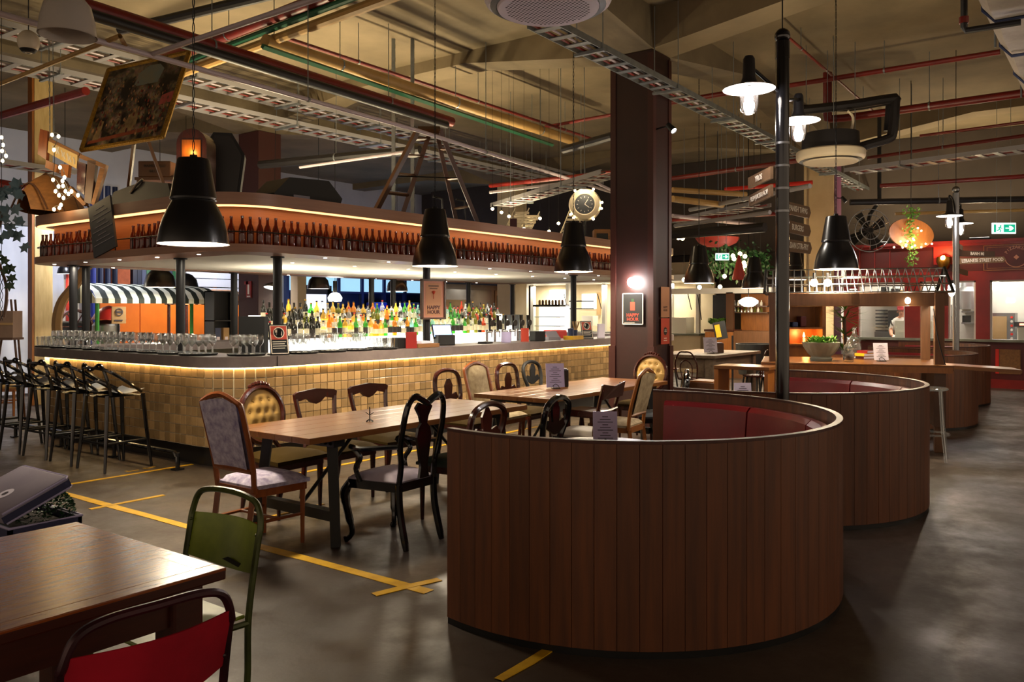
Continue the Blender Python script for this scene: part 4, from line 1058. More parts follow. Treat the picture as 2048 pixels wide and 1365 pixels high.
pipe('thick red pipe in the upper left crossing towards the viewer', [(300, 130), (660, -10)], 5.1, .075, 'pipe_red', 2.5, 12)
pipe('green pipe beside the thick red pipe at the upper left', [(330, 140), (720, -10)], 5.0, .04, 'pipe_green', 0)
pipe('beige duct pipe beside the green pipe at the upper left', [(360, 148), (800, -12)], 4.9, .06, 'pipe_yellow', 2.5)
pipe('black insulated refrigerant pipe in the upper left', [(240, 60), (330, 40), (560, -15)], 5.2, .06, 'pipe_black', 2.5)
pipe('long white conduit running over the bar in front of the painting', [(-20, 22), (300, 110), (838, 262), (1232, 388)], 3.95, .026, 'pipe_white', 2.5)
pipe('white conduit branch leaving the long conduit above the painting', [(300, 110), (640, -5)], 3.96, .024, 'pipe_white', 2.5)
pipe('cream conduit with an elbow at the far left', [(0, 168), (240, 72), (254, 98)], 3.97, .022, 'pipe_yellow', 2.5)
pipe('pale conduit crossing behind the step ladder', [(600, 335), (820, 303)], 3.9, .022, 'pipe_white', 2.5)
pipe('pale conduit crossing behind the clock', [(980, 385), (1180, 360), (1232, 385)], 3.7, .025, 'pipe_white', 2.5)
pipe('thin dark red pipe under the ceiling left of the maroon column', [(1091, 254), (1228, 229)], 5.1, .03, 'pipe_red', 2)
pipe('dark red pipe under the ceiling right of the maroon column', [(1343, 205), (1480, 182)], 5.0, .04, 'pipe_red', 2)
pipe('red sprinkler pipe high on the right between the lamp pole and the foil duct', [(1568, 173), (2000, 104)], 5.15, .038, 'pipe_red', 1.8)
pipe('thin red pipe slanting down right beside the lamp pole', [(1560, 60), (1750, 226)], 5.3, .02, 'pipe_red', 1.6)
t = pipe('thick red pipe with an upturned elbow behind the ceiling cassette', [(1657, 238), (1690, 236), (2050, 186)], 4.75, .062, 'pipe_red', 2.0, 12)
MB().tube([(0, 0, 0), (-.05, 0, .05), (-.06, 0, .75)], .07, 12).build('riser', 'pipe_red', t)
pipe('thin red pipe low on the right', [(1840, 272), (2060, 243)], 4.55, .024, 'pipe_red', 2)
pipe('brown red pipe above the right cable tray', [(1735, 316), (2060, 270)], 4.4, .03, 'pipe_red', 2)
pipe('brown red pipe right of the maroon column above the exit sign', [(1345, 357), (1620, 318)], 4.3, .045, 'pipe_red', 2)
pipe('bright red thin pipe behind the sign pole', [(1450, 379), (1625, 365)], 4.0, .04, 'glow_red', 2)
pipe('pale round duct with an open end right of the maroon column', [(1345, 380), (1492, 389)], 3.8, .05, 'pipe_yellow', 2)
pipe('pale conduit low behind the right pendant lamps', [(1345, 398), (1445, 410)], 3.6, .06, 'pipe_yellow', 2)
pipe('black refrigerant pipe running to the maroon column', [(1128, 300), (1226, 272)], 4.4, .07, 'pipe_black', 0)
pipe('dark pipe crossing far behind the canopy', [(520, 330), (840, 300)], 4.1, .07, 'pipe_black', 3)
pipe('dark red pipe far behind the canopy', [(980, 372), (1225, 345)], 4.0, .04, 'pipe_red', 3)
pipe('red pipe at the far left below the cable trays', [(0, 232), (172, 182)], 4.4, .055, 'pipe_red', 3)
pipe('red beam pipe at the far left edge above the leaves', [(-10, 368), (90, 385)], 3.6, .09, 'pipe_red', 3)
for u0, v0, u1, v1, z, lb in ((1380, 420, 1620, 372, 3.6, 'nearer'), (1350, 452, 1540, 425, 3.3, 'farther')):
    pipe('%s pale strut among the services above the exit sign' % lb, [(u0, v0), (u1, v1)], z, .04, 'tray_white', 3)
for lb, pts, z, r, mm in (('dark red pipe far right below the cable tray', [(1760, 372), (2060, 352)], 4.0, .04, 'pipe_red'), ('dark pipe far right behind the exit sign', [(1700, 405), (2060, 398)], 3.7, .06, 'pipe_black'), ('pale conduit far right behind the oval board', [(1790, 428), (2060, 420)], 3.5, .03, 'pipe_yellow'), ('dark red pipe far behind the two dark pendants', [(1345, 440), (1620, 424)], 3.5, .04, 'pipe_red'), ('pale far conduit behind the red umbrella', [(1345, 432), (1530, 452)], 3.45, .04, 'pipe_white'), ('black far duct pipe behind the exit sign greenery', [(1345, 470), (1530, 455)], 3.1, .09, 'pipe_black')):
    pipe(lb, pts, z, r, mm, 2.5)
cable_tray('far pale cable tray beyond the column above the red umbrella', (1345, 448), (1520, 413), 3.6, .5, 'tray_white', .3)
# sprinkler drop on the right
p = atz(1928, 62, 4.2); t = thing('sprinkler_drop', 'black sprinkler drop pipe with an elbow at the upper right', 'pipe', p)
q = atz(2042, 44, 4.2) - p
MB().tube([(0, 0, CZ - 4.2 - .02), (0, 0, .03), tuple(q * .03), tuple(q)], .03, 8).build('tube', 'pipe_black', t); MB().lathe([(.034, -.03), (.042, -.03), (.042, .03), (.034, .03)], 10, (0, 0, .1)).build('coupling', 'pipe_red', t)
# foil duct
t = thing('foil_duct', 'large foil wrapped air duct with dark straps at the upper right', 'duct', (4, 1.12, 4.3))
m = MB(); prof = [(0, .12), (-.1, 0), (-1.3, 0), (-1.4, .12), (-1.4, .6), (-1.3, .7), (-.1, .7), (0, .6)]
NN = 40; m.grid(lambda u, v: (u * 14, prof[int(round(v * 8)) % 8][0], prof[int(round(v * 8)) % 8][1] - (.03 * math.sin(u * 80) if prof[int(round(v * 8)) % 8][1] < .05 else 0)), NN, 8).build('casing', 'foil_duct', t)
for k in range(9): MB().tube([(1 + 1.3 * k, q[0] * 1.01, q[1] - .02 if q[1] < .3 else q[1] + .02) for q in prof], .018, 5, closed=True).build('strap', 'navy', t)
for k in range(5): MB().cyl((1 + 2.6 * k, .05, .1), (1 + 2.6 * k, .05, CZ - 4.32), .012, n=6).build('hanger', 'galv', t)

# ceiling cassettes
def cassette(p, R, label, mat, grille):
    t = thing('air_cassette', label, 'air conditioner', p)
    MB().lathe([(0, 0), (R * .9, 0), (R * .97, .02), (R, .05), (R, .13), (R * .96, .15), (R * .8, .15), (R * .78, .36), (0, .36)], 48).build('body', mat, t)
    MB().lathe([(R * .8, -.008), (R * .9, .012), (R * .905, -.002), (R * .81, -.012)], 48).build('air_slot', 'kick', t)
    MB().lathe([(0, -.03), (R * .78, -.03), (R * .8, -.012), (R * .78, 0)], 48).build('centre_panel', mat, t)
    MB().lathe([(R * .5, .152), (R * .84, .152), (R * .82, .4), (0, .4)], 48).build('insulated_top', 'pipe_black', t)
    if grille:
        m = MB(); s = .04
        for i in range(-14, 15):
            for j in range(-14, 15):
                x, y = (i + .5 * (j % 2)) * s * .82, j * s * .7
                if x * x + y * y < (R * .66) ** 2: m.add([(x + .0105 * math.cos(a), y + .0105 * math.sin(a), -.0308) for a in [k * PI / 3 for k in range(6)]], [(0, 1, 2, 3, 4, 5)])
        m.build('grille_holes', 'ink', t, kind='stuff')
    for k in range(4): a = k * PI / 2 + .4; MB().cyl((R * .7 * math.cos(a), R * .7 * math.sin(a), .36), (R * .7 * math.cos(a), R * .7 * math.sin(a), CZ - p.z - .02), .006, n=5).build('hanger', 'galv', t)
    return t
cassette(atz(1096, 12, 3.93), .49, 'round white air cassette with perforated grille at the top of the picture', 'ac_white', True)
c2 = cassette(atz(1661, 322, 3.83), .49, 'round cream air cassette with black pipes hanging right of the sign pole', 'ac_cream', False)
o = c2.location
L = [atd(u, v, 12.3) - o for u, v in ((1590, 222), (1700, 210), (1785, 197), (1790, 205), (1785, 265), (1775, 278), (1735, 290), (1712, 297))]
MB().tube(smooth_path(L, 4), .07, 10).build('refrigerant_pipe', 'pipe_black', c2)
L = [atd(u, v, 12.5) - o for u, v in ((1590, 216), (1700, 216), (1774, 205), (1778, 215), (1774, 262))]
MB().tube(smooth_path(L, 4), .05, 10).build('refrigerant_pipe', 'pipe_black', c2)
MB().tube(smooth_path([atd(u, v, 12.2) - o for u, v in ((1695, 222), (1706, 235), (1702, 265), (1697, 282))], 4), .02, 8).build('drain_hose', 'ac_cream', c2)
# prismatic high-bay lamp and ball speaker, top left
p = atd(135, 72, 6.6)
t = thing('bay_lamp', 'prismatic plastic bay lamp at the top left corner', 'lamp', p)
MB().lathe([(.215, 0), (.21, .02), (.2, .12), (.17, .24), (.12, .3), (.115, .3), (.165, .235), (.195, .12), (.2, .0)], 40).build('diffuser', 'glass_prism', t)
MB().lathe([(0, .52), (.07, .52), (.1, .48), (.12, .3), (0, .29)], 24).build('gear_housing', 'black_metal', t); MB().cyl((0, 0, .5), (0, 0, CZ - p.z - .02), .012, n=6).build('stem', 'galv', t)
p = atd(57, 84, 7.2)
t = thing('ball_speaker', 'pale ball shaped hanging speaker at the top left', 'speaker', p)
MB().ball((0, 0, 0), .088, 20, (1, 1, 1.15)).build('shell', 'ac_cream', t); MB().lathe([(0, -.102), (.05, -.09), (.07, -.066)], 20).build('grille', 'black_matte', t); MB().cyl((0, 0, .09), (0, 0, CZ - p.z - .02), .005, n=5).build('cord', 'black_matte', t)

# spot lamps on the columns and beams
def spot(u, v, d, aim, label, power=8):
    p = atd(u, v, d); t = thing('spot_lamp', label, 'lamp', p); a = Vector(aim).normalized()
    MB().lathe([(0, -.14), (.035, -.14), (.045, 0), (.04, .002), (.03, -.02), (0, -.02)], 14, (0, 0, 0), a).build('can', 'black_metal', t)
    MB().lathe([(0, -.015), (.036, -.012)], 14, (0, 0, 0), a).build('lens', 'bulb_white', t)
    MB().tube([-a * .1, -a * .1 + Vector((.12, .15, .03)), -a * .1 + Vector((.25, .45, .03))], .012, 6).build('bracket', 'black_metal', t)
    l = lamp('spot_light', 'SPOT', a * .02, power, (1, .9, .75), .04, t, 2.0); l.rotation_euler = a.to_track_quat('-Z', 'Y').to_euler()
spot(1348, 262, 10.7, (-.15, -.6, -.6), 'small black spot lamp on the right side of the maroon column', 60)
spot(1692, 404, 17.6, (.2, -.6, -.8), 'small spot lamp beside the cream column', 40)
p = Vector((9.895, 5.42, 1.6)) + Vector((0, 0, .35))
p = atx(1263, 565, 9.87)
t = thing('column_lamp', 'round glowing bulb lamp mounted on the maroon column above the poster', 'lamp', p)
MB().ball((0, 0, 0), .055, 16, (1, 1, 1.2)).build('globe', 'bulb_white', t); MB().cyl((0, 0, 0), (.045, 0, 0), .03).build('mount', 'black_metal', t)
lamp('bulb_light', 'POINT', (-.12, 0, 0), 6, (1, .92, .88), .07, t)
# posters on the maroon column
def poster(name, label, o, xd, w, h, mat, words, tm='poster_red'):
    m4 = frame(o, xd, (0, 0, 1)); t = thing(name, label, 'poster', o); t.matrix_world = m4
    MB().box(-w / 2, -h / 2, 0, w / 2, h / 2, .003).build('sheet', mat, t, smooth=False)
    for s, z, sz in words: text(s, sz, tm, t, Matrix.Translation((0, z, .004)), ext=.0006, bold=.0008)
    return t
a, b_ = atx(1246, 588, 9.89), atx(1286, 649, 9.89)
t = poster('poster', 'black happy hour poster with a red bottle on the maroon column', ((9.885), (a.y + b_.y) / 2, (a.z + b_.z) / 2), (0, -1, 0), abs(a.y - b_.y), abs(a.z - b_.z), 'poster_black', (('HAPPY', -.085, .062), ('HOUR', -.14, .062)))
w, h = abs(a.y - b_.y), abs(a.z - b_.z)
m = MB()
for s in (-1, 1): m.box(s * w / 2 - .006, -h / 2, .0, s * w / 2 + .006, h / 2, .004).box(-w / 2, s * h / 2 - .006, 0, w / 2, s * h / 2 + .006, .004)
m.box(-w * .42, -h * .46, .003, w * .1, -h * .45, .004).build('white_border', 'sign_text', t, smooth=False)
MB().box(-.035, -.02, .003, .035, .09, .005).build('red_bottle_motif', 'poster_red', t, smooth=False); MB().box(-.018, .09, .003, .018, .135, .0045).build('bottle_neck_motif', 'leaf_dark', t, smooth=False)
a, b_ = aty(1321, 574, 5.045), aty(1338, 635, 5.045)
poster('poster', 'tan poster on the narrow right face of the maroon column', ((a.x + b_.x) / 2, 5.04, (a.z + b_.z) / 2), (1, 0, 0), abs(a.x - b_.x), abs(a.z - b_.z), 'poster_tan', (('HAPPY', -.07, .042), ('HOUR', -.11, .042)), 'menu_wood')
a2, b2 = aty(1321, 637, 5.045), aty(1338, 688, 5.045)
t = poster('poster', 'orange red poster below the tan one on the maroon column', ((a2.x + b2.x) / 2, 5.04, (a2.z + b2.z) / 2), (1, 0, 0), abs(a2.x - b2.x), abs(a2.z - b2.z), 'poster_red', (), 'sign_text')
MB().lathe([(0, .001), (.055, .001), (0, .003)], 16, (0, 0, .003)).build('dark_badge', 'poster_black', t); MB().box(-.035, -.01, .0065, .035, .0, .007).box(-.03, .01, .0065, .03, .02, .007).box(-.05, -.13, .003, .05, -.12, .0045).box(-.04, -.1, .003, .04, -.09, .0045).build('small_print', 'sign_text', t, smooth=False)
# ------------------------------------------------------------------ lamp and sign poles
def jar_lamp(t, o, s=1.0, power=30):
    """shallow disc shade over a glass jar with a bulb; o is the bulb centre in the thing's space"""
    o = Vector(o)
    MB().lathe([(.03 * s, .1 * s), (.06 * s, .088 * s), (.178 * s, .06 * s), (.18 * s, .056 * s), (.06 * s, .08 * s), (.02 * s, .085 * s)], 32, o).build('disc_shade', 'shade_inner', t)
    MB().lathe([(.028 * s, .29 * s), (.04 * s, .27 * s), (.045 * s, .14 * s), (.06 * s, .1 * s), (.176 * s, .064 * s)], 24, o).build('canopy_cup', 'pipe_black', t)
    MB().lathe([(.062 * s, .07 * s), (.064 * s, -.06 * s), (.052 * s, -.1 * s), (.025 * s, -.12 * s), (0, -.124 * s)], 20, o).build('glass_jar', 'clear_glass', t)
    MB().lathe([(0, -.075 * s), (.022 * s, -.06 * s), (.03 * s, -.01 * s), (.02 * s, .05 * s), (0, .06 * s)], 12, o).build('bulb', 'bulb_white', t)
    lamp('jar_light', 'POINT', o + Vector((0, 0, -.02)), power, (1, .9, .85), .05, t)
def board(t, o, pole, end, h, txt, size, tip=True, mat='sign_brown', sx=1.0):
    """a finger board from the pole to end (both world points); lettering on the side facing the viewer"""
    a, b = Vector(pole) - o, Vector(end) - o; x = (b - a); L = x.length
    y = Vector((0, 0, 1)); m = frame(a, x, y); m2 = m.to_3x3()
    if (m2 @ Vector((0, 0, 1))).dot(o) > 0: flip = True
    else: flip = False
    pts = [(0, -h / 2, 0), (L - (.03 if tip else 0), -h / 2, 0), (L, 0, 0), (L - (.03 if tip else 0), h / 2, 0), (0, h / 2, 0)] if tip else [(0, -h / 2, 0), (L, -h / 2, 0), (L, h / 2, 0), (0, h / 2, 0)]
    bo = MB().poly([m @ Vector(p) for p in pts], m2 @ Vector((0, 0, -.02 if not flip else .02))).build('finger_board', mat, t, smooth=False)
    if txt:
        c = a + x * .5
        tm = frame(c, -x if flip else x, y); tm.translation = c + tm.to_3x3() @ Vector((0, 0, .003))
        text(txt, size, 'sign_text', bo, tm, ext=.0008, bold=.0012, sx=sx)
P0 = Vector((5.88, 1.985, 0))
t = thing('sign_pole', 'tall dark pole with two jar lamps and food direction boards between the booths', 'sign post', P0)
MB().cyl((0, 0, 0), (0, 0, 3.42), .047, n=20).build('pole', 'black_gloss', t)
MB().cyl((0, 0, 3.38), (0, 0, 3.5), .05, n=20).ball((0, 0, 3.54), .055, 16).build('finial', 'black_gloss', t)
MB().cyl((0, 0, 3.58), (0, 0, CZ - .01), .005, n=5).build('stay_cable', 'black_metal', t); MB().lathe([(0, 0), (.11, 0), (.11, .015), (.05, .03), (0, .03)], 20).build('base_plate', 'black_metal', t)
for k in range(4): MB().lathe([(.048, -.008), (.051, -.008), (.051, .008), (.048, .008)], 20, (0, 0, 2.3 + .16 * k)).build('collar', 'steel', t)
for u, v, d, s, pw in ((1498, 195, 5.75, .98, 22), (1597, 255, 6.5, .9, 18)):
    q = atd(u, v, d) - P0; jar_lamp(t, q, s, pw)
    MB().tube([(0, 0, q.z + .06), (q.x * .8, q.y * .8, q.z + .19), (q.x, q.y, q.z + .21)], .012, 8).build('lamp_arm', 'black_metal', t)
bz = lambda u, v, d: atd(u, v, d)
board(t, P0, bz(1541, 345, 5.88), bz(1496, 367, 6.4), .085, 'YIROS', .06, False)
board(t, P0, bz(1541, 381, 5.88), bz(1497, 403, 6.47), .085, 'FRESH JUICES & ACAI', .05, True)
board(t, P0, bz(1566, 413, 5.88), bz(1622, 426, 6.25), .085, 'SPANISH TAPAS', .058, sx=.85)
board(t, P0, bz(1566, 450, 5.88), bz(1622, 463, 6.25), .085, 'BURGERS', .058, sx=.85)
board(t, P0, bz(1566, 489, 5.88), bz(1624, 497, 6.25), .085, 'ASIAN STIR-FRY', .06, sx=.85)
Q0 = atd(1912, 640, 12.8); Q0.z = 0
t = thing('sign_pole', 'tall grey pole with two jar lamps and food boards near the red shop front', 'sign post', Q0)
MB().cyl((0, 0, 0), (0, 0, 3.4), .047, n=16).ball((0, 0, 3.45), .055, 14).build('pole', 'steel', t); MB().cyl((0, 0, 3.48), (0, 0, CZ - .01), .005, n=5).build('stay_cable', 'black_metal', t)
for u, v, d, pw in ((1899, 440, 12.5, 26), (1921, 455, 13.1, 26)):
    q = atd(u, v, d) - Q0; jar_lamp(t, q, 1, pw)
    MB().tube(smooth_path([(0, 0, q.z), (q.x * .4, q.y * .4, q.z + .3), (q.x, q.y, q.z + .36), (q.x, q.y, q.z + .26)], 5), .013, 8).build('lamp_arm', 'black_metal', t)
board(t, Q0, atd(1918, 507, 12.85), atd(1990, 509, 13.1), .09, 'BANH MI', .07, False, 'menu_wood')
board(t, Q0, atd(1918, 523, 12.78), atd(2012, 519, 12.7), .09, 'LEBANESE STREET FOOD', .075, True, 'sign_brown', sx=.72)
board(t, Q0, atd(1917, 541, 12.8), atd(1936, 547, 13.3), .08, '', .05, False)
board(t, Q0, atd(1917, 492, 12.8), atd(1926, 497, 13.3), .08, '', .05, False)

# ------------------------------------------------------------------ market stall
A, Bq = atd(1540, 700, 9.95), atd(1893, 700, 9.35); A.z = Bq.z = 0
d = Bq - A; ang = math.atan2(d.y, d.x); W = d.length; DP = 1.05
k = thing('market_stall', 'open timber market stall with a wire mesh gable roof behind the booths', 'stall', A, ang)
for x in (.04, W - .07):
    for y in (.04, DP): MB().cbox(x - .05, y - .05, 0, x + .05, y + .05, 1.8, .006).build('post', 'stall_wood', k, smooth=False)
MB().cbox(-.1, -.14, .93, W + .06, DP + .12, .99, .008).build('counter_top', 'oak_top', k, smooth=False)
MB().box(-.08, -.145, .9, W + .04, -.12, .965).build('front_edge', 'honey_wood', k, smooth=False)
MB().box(W - .14, -.1, .3, W - .02, .5, .93).build('end_panel', 'menu_wood', k, smooth=False)
for y in (.04, DP): MB().cbox(-.02, y - .04, 1.65, W + .02, y + .04, 1.8, .006).build('top_beam', 'stall_wood', k, smooth=False)
for x in (.04, W - .07): MB().cbox(x - .04, 0, 1.65, x + .04, DP, 1.8, .006).build('side_beam', 'stall_wood', k, smooth=False)
RZ, RY = 2.1, DP / 2
for s, y in ((0, -.05), (1, DP + .09)):
    for i in range(25):
        x = -.06 + (W + .12) * i / 24; MB().tube([(x, y, 1.81), (x, RY, RZ)], .006, 4).build('roof_bar', 'steel', k)
    for i in range(4): f = i / 3.0; MB().tube([(-.06, y + (RY - y) * f, 1.81 + (RZ - 1.81) * f), (W + .06, y + (RY - y) * f, 1.81 + (RZ - 1.81) * f)], .008, 4).build('roof_purlin', 'steel', k)
for x in (-.06, W + .06):
    MB().tube([(x, -.05, 1.81), (x, RY, RZ), (x, DP + .09, 1.81), (x, -.05, 1.81)], .02, 6).build('gable_frame', 'black_metal', k); MB().tube([(x, RY, 1.81), (x, RY, RZ)], .014, 6).build('gable_post', 'black_metal', k)
MB().cbox(W / 2 - .05, 0, 1.66, W / 2 + .05, DP, 1.8, .006).build('cross_beam', 'stall_wood', k, smooth=False)
def fill_uplight(p, rz, pw, label, par=None):  # added lamp box that only serves to brighten the ceiling
    t = thing('fill_uplight', label, 'lamp', p, rz); MB().box(-.2, -.05, 0, .2, .05, .05).build('housing', 'black_metal', t, smooth=False); MB().box(-.18, -.035, .05, .18, .035, .054).build('diffuser', 'led_white', t, smooth=False)
    l = lamp('ceiling_fill_beam', 'AREA', (0, 0, .07), pw, (1, .8, .5), .3, t); l.data.shape = 'RECTANGLE'; l.data.size = .35; l.data.size_y = .07; l.rotation_euler = (PI, 0, 0)
q = k.matrix_world if False else Matrix.Translation(A) @ Matrix.Rotation(ang, 4, 'Z')
fill_uplight(q @ Vector((W / 2, DP * .5, 1.801)), ang + PI / 2, 26, 'small lamp added on the stall cross beam to light the ceiling')  # unseen lamp put in to brighten the ceiling above the stall
fl = MB().box(0, 0, 0, .75, .5, .04).build('side_flap', 'oak_top', k, loc=(W + .05, .25, .93), smooth=False); fl.rotation_euler = (0, math.radians(3), 0)
MB().tube(smooth_path([(W - .02, -.06, .99), (W - .1, -.08, 1.3), (W - .14, -.07, 1.62)], 4), .006, 5).build('power_cord', 'black_matte', k)
def kz(u, v, dd): return atd(u, v, dd)
for u, v, dd, lb, pw in ((1815, 600, 9.5, 'bright bare bulb under the front beam of the market stall', 16), (1903, 578, 9.6, 'white tube lamp at the right corner of the market stall', 10)):
    p = kz(u, v, dd); b = thing('stall_bulb', lb, 'lamp', p); MB().ball((0, 0, -.01), .04, 12, (1, 1, 1.3 if u < 1900 else 2)).build('bulb', 'bulb', b); MB().cyl((0, 0, .03), (0, 0, .1), .02).build('holder', 'black_metal', b)
    lamp('bulb_light', 'POINT', (0, 0, -.06), pw, (1, .78, .5), .05, b)
for u in (1628, 1655):
    p = kz(u, 566, 9.9); b = thing('roof_bulb', 'glowing bulb under the mesh roof of the stall, %s one' % ('left' if u < 1640 else 'right'), 'lamp', p); MB().ball((0, 0, 0), .045, 12).build('bulb', 'bulb', b); MB().cyl((0, 0, .03), (0, 0, .12), .015).build('holder', 'black_metal', b); lamp('bulb_light', 'POINT', (0, 0, -.05), 8, (1, .75, .45), .05, b)
# planter, jugs, books, card on the stall
p = atz(1642, 722, .991); t = thing('stone_planter', 'fluted stone bowl planter with green sprouts on the stall counter', 'planter', p)
m = MB(); pr = [(.12, 0), (.13, .03), (.11, .05), (.15, .09), (.2, .17), (.215, .21), (.22, .225), (.2, .225), (.17, .18)]
m.grid(lambda u, v: (lambda r, z: ((r * (1 + .03 * math.cos(18 * 2 * PI * u) * (1 if .06 < z < .2 else 0))) * math.cos(2 * PI * u), (r * (1 + .03 * math.cos(18 * 2 * PI * u) * (1 if .06 < z < .2 else 0))) * math.sin(2 * PI * u), z))(*pr[int(round(v * 8))]), 72, 8).build('bowl', 'stone', t)
MB().lathe([(0, .17), (.18, .17)], 24).build('soil', 'soil', t)
b = MB(); rnd = random.Random(2)
for i in range(420):
    a, r0 = rnd.uniform(0, 6.3), rnd.uniform(0, .17); b.leaf((r0 * math.cos(a), r0 * math.sin(a), .2 + rnd.uniform(0, .07)), (math.cos(a) + rnd.uniform(-1, 1), math.sin(a) + rnd.uniform(-1, 1), rnd.uniform(.2, 1.2)), (0, 0, 1), .05, .014)
b.build('sprouts', 'leaf_mid', t, kind='stuff')
def jug(p, s, label):
    t = thing('glass_jug', label, 'jug', p)
    MB().lathe([(0, .004), (.075 * s, 0), (.085 * s, .02), (.088 * s, .13 * s), (.07 * s, .2 * s), (.082 * s, .22 * s), (.07 * s, .26 * s), (.03 * s, .31 * s), (.022 * s, .38 * s), (.03 * s, .39 * s), (.028 * s, .4 * s)], 20).build('glass', 'jug_glass', t)
    MB().lathe([(.084 * s, .02), (.086 * s, .12 * s), (0, .125 * s)], 16).build('contents', 'menu_wood', t) if s < .8 else None
jug(atz(1697, 724, .991), .72, 'short clear ribbed glass jug with dark contents on the stall counter')
jug(atz(1709, 716, .991), .98, 'tall clear ribbed glass jug behind the shorter one on the stall counter')
p = atz(1732, 718, .991)
for i, (mt, ww, lb) in enumerate((('red_dark', .2, 'dark red book at the bottom of the stack on the stall counter'), ('tape', .24, 'yellow covered book in the middle of the stack on the stall counter'), ('red_paint', .18, 'red book on top of the stack on the stall counter'))):
    t = thing('book', lb, 'book', (p.x, p.y, .991 + .036 * i), -.6 + .15 * i); MB().box(-ww / 2, -.07, 0, ww / 2, .07, .035).build('cover', mt, t, smooth=False); MB().box(-ww / 2 + .005, -.072, .005, ww / 2 + .001, .066, .03).build('pages', 'paper', t, smooth=False)
menu_card(*atz(1763, 723, .991)[:2], .991, -.95, 'white menu card standing at the right on the stall counter', .17, .22, 'paper')
# acrylic stool
p = atz(1862, 920, 0); t = thing('acrylic_stool', 'clear acrylic bar stool standing at the right end of the stall', 'stool', (p.x, p.y, 0), .5)
MB().lathe([(0, .745), (.15, .745), (.17, .755), (.17, .765), (.15, .775), (0, .77)], 24).build('seat', 'acrylic', t)
for i in range(4): a = i * PI / 2 + .4; MB().tube([(.13 * math.cos(a), .13 * math.sin(a), .75), (.16 * math.cos(a), .16 * math.sin(a), .35), (.21 * math.cos(a), .21 * math.sin(a), 0)], .016, 8).build('leg', 'acrylic', t)
MB().tube(arc((0, 0), .175, 0, 2 * PI * 23 / 24, 23, .28), .012, 6, closed=True).build('foot_ring', 'acrylic', t)
# side table wing left of the stall
p = atz(1490, 731, .96); t = thing('side_table', 'narrow pale wooden counter wing left of the market stall', 'table', (p.x, p.y, 0), ang - .25)
MB().cbox(-.3, -.22, .92, .34, .22, .96, .006).build('top', 'oak_top', t, smooth=False); MB().box(-.3, -.2, 0, -.25, .2, .92).build('end_panel', 'honey_wood', t, smooth=False); MB().box(.28, -.2, 0, .32, .2, .92).build('end_panel', 'honey_wood', t, smooth=False)

# ------------------------------------------------------------------ high table with bentwood chairs beyond the column
t = thing('high_table', 'large weathered grey wooden table beyond the maroon column', 'table', (11.62, 4.92, 0))
nn = 6
for i in range(nn): MB().cbox(0, 1.1 * i / nn + .001, .885, 1.9, 1.1 * (i + 1) / nn - .001, .93, .004).build('top_plank', 'weathered', t, smooth=False)
MB().box(.1, .1, .72, 1.8, .13, .885).box(.1, .97, .72, 1.8, 1.0, .885).box(.1, .13, .72, .13, .97, .885).box(1.77, .13, .72, 1.8, .97, .885).build('apron', 'weathered', t, smooth=False)
for x in (.12, 1.78):
    for y in (.12, .98): MB().cbox(x - .06, y - .06, 0, x + .06, y + .06, .885, .01).build('leg', 'weathered', t, smooth=False)
menu_card(12.25, 5.25, .931, -.75, 'white menu card on the weathered table beyond the column', .22, .25, 'paper')
t = thing('napkin_box', 'dark napkin box on the weathered table beyond the column', 'box', (12.5, 5.25, .931), -.75); MB().cbox(-.08, -.07, 0, .08, .07, .15, .008).build('case', 'menu_wood', t, smooth=False); MB().box(-.06, -.06, .145, .06, .06, .16).build('napkins', 'paper_grey', t, smooth=False)
def bentwood(x, y, rz, label, seat=.62):
    t = thing('bentwood_stool', label, 'stool', (x, y, 0), rz, 'bentwood stools at the weathered table')
    MB().lathe([(0, seat - .03), (.18, seat - .03), (.19, seat - .015), (.18, seat), (0, seat)], 20).build('seat', 'mahogany', t)
    for i in range(4): a = i * PI / 2 + PI / 4; MB().tube([(.13 * math.cos(a), .13 * math.sin(a), seat - .02), (.21 * math.cos(a), .21 * math.sin(a), 0)], [.016, .012], 7).build('leg', 'black_matte', t)
    MB().tube(arc((0, 0), .17, 0, 2 * PI * 19 / 20, 19, .28), .009, 6, closed=True).build('foot_ring', 'black_matte', t)
    MB().tube(smooth_path([(-.12, -.14, seat - .02), (-.17, -.17, seat + .2), (-.2, -.1, seat + .36), (-.21, 0, seat + .38), (-.2, .1, seat + .36), (-.17, .17, seat + .2), (-.12, .14, seat - .02)], 4), .012, 6).build('back_hoop', 'mahogany', t)
    MB().tube(smooth_path([(-.13, -.07, seat - .02), (-.17, -.09, seat + .18), (-.19, 0, seat + .26), (-.17, .09, seat + .18), (-.13, .07, seat - .02)], 4), .009, 6).build('inner_hoop', 'mahogany', t)
bentwood(11.3, 5.15, 0, 'bentwood stool at the left end of the weathered table, nearer one'); bentwood(11.35, 5.7, 0, 'bentwood stool at the left end of the weathered table, farther one')
bentwood(12.4, 4.6, PI / 2, 'bentwood stool on the near side of the weathered table'); bentwood(13.1, 4.62, PI / 2 + .1, 'bentwood stool on the near side of the weathered table, beside the stall post')
bentwood(12.2, 6.35, -PI / 2, 'bentwood stool behind the weathered table, left one'); bentwood(13.0, 6.35, -PI / 2, 'bentwood stool behind the weathered table, right one')
t = thing('wooden_bin', 'low wooden box bin in front of the weathered table', 'bin', (10.85, 4.72, 0), 0); MB().cbox(-.2, -.2, 0, .2, .2, .62, .01).build('body', 'menu_wood', t, smooth=False); MB().box(-.17, -.17, .62, .17, .17, .635).build('lid', 'honey_wood', t, smooth=False)

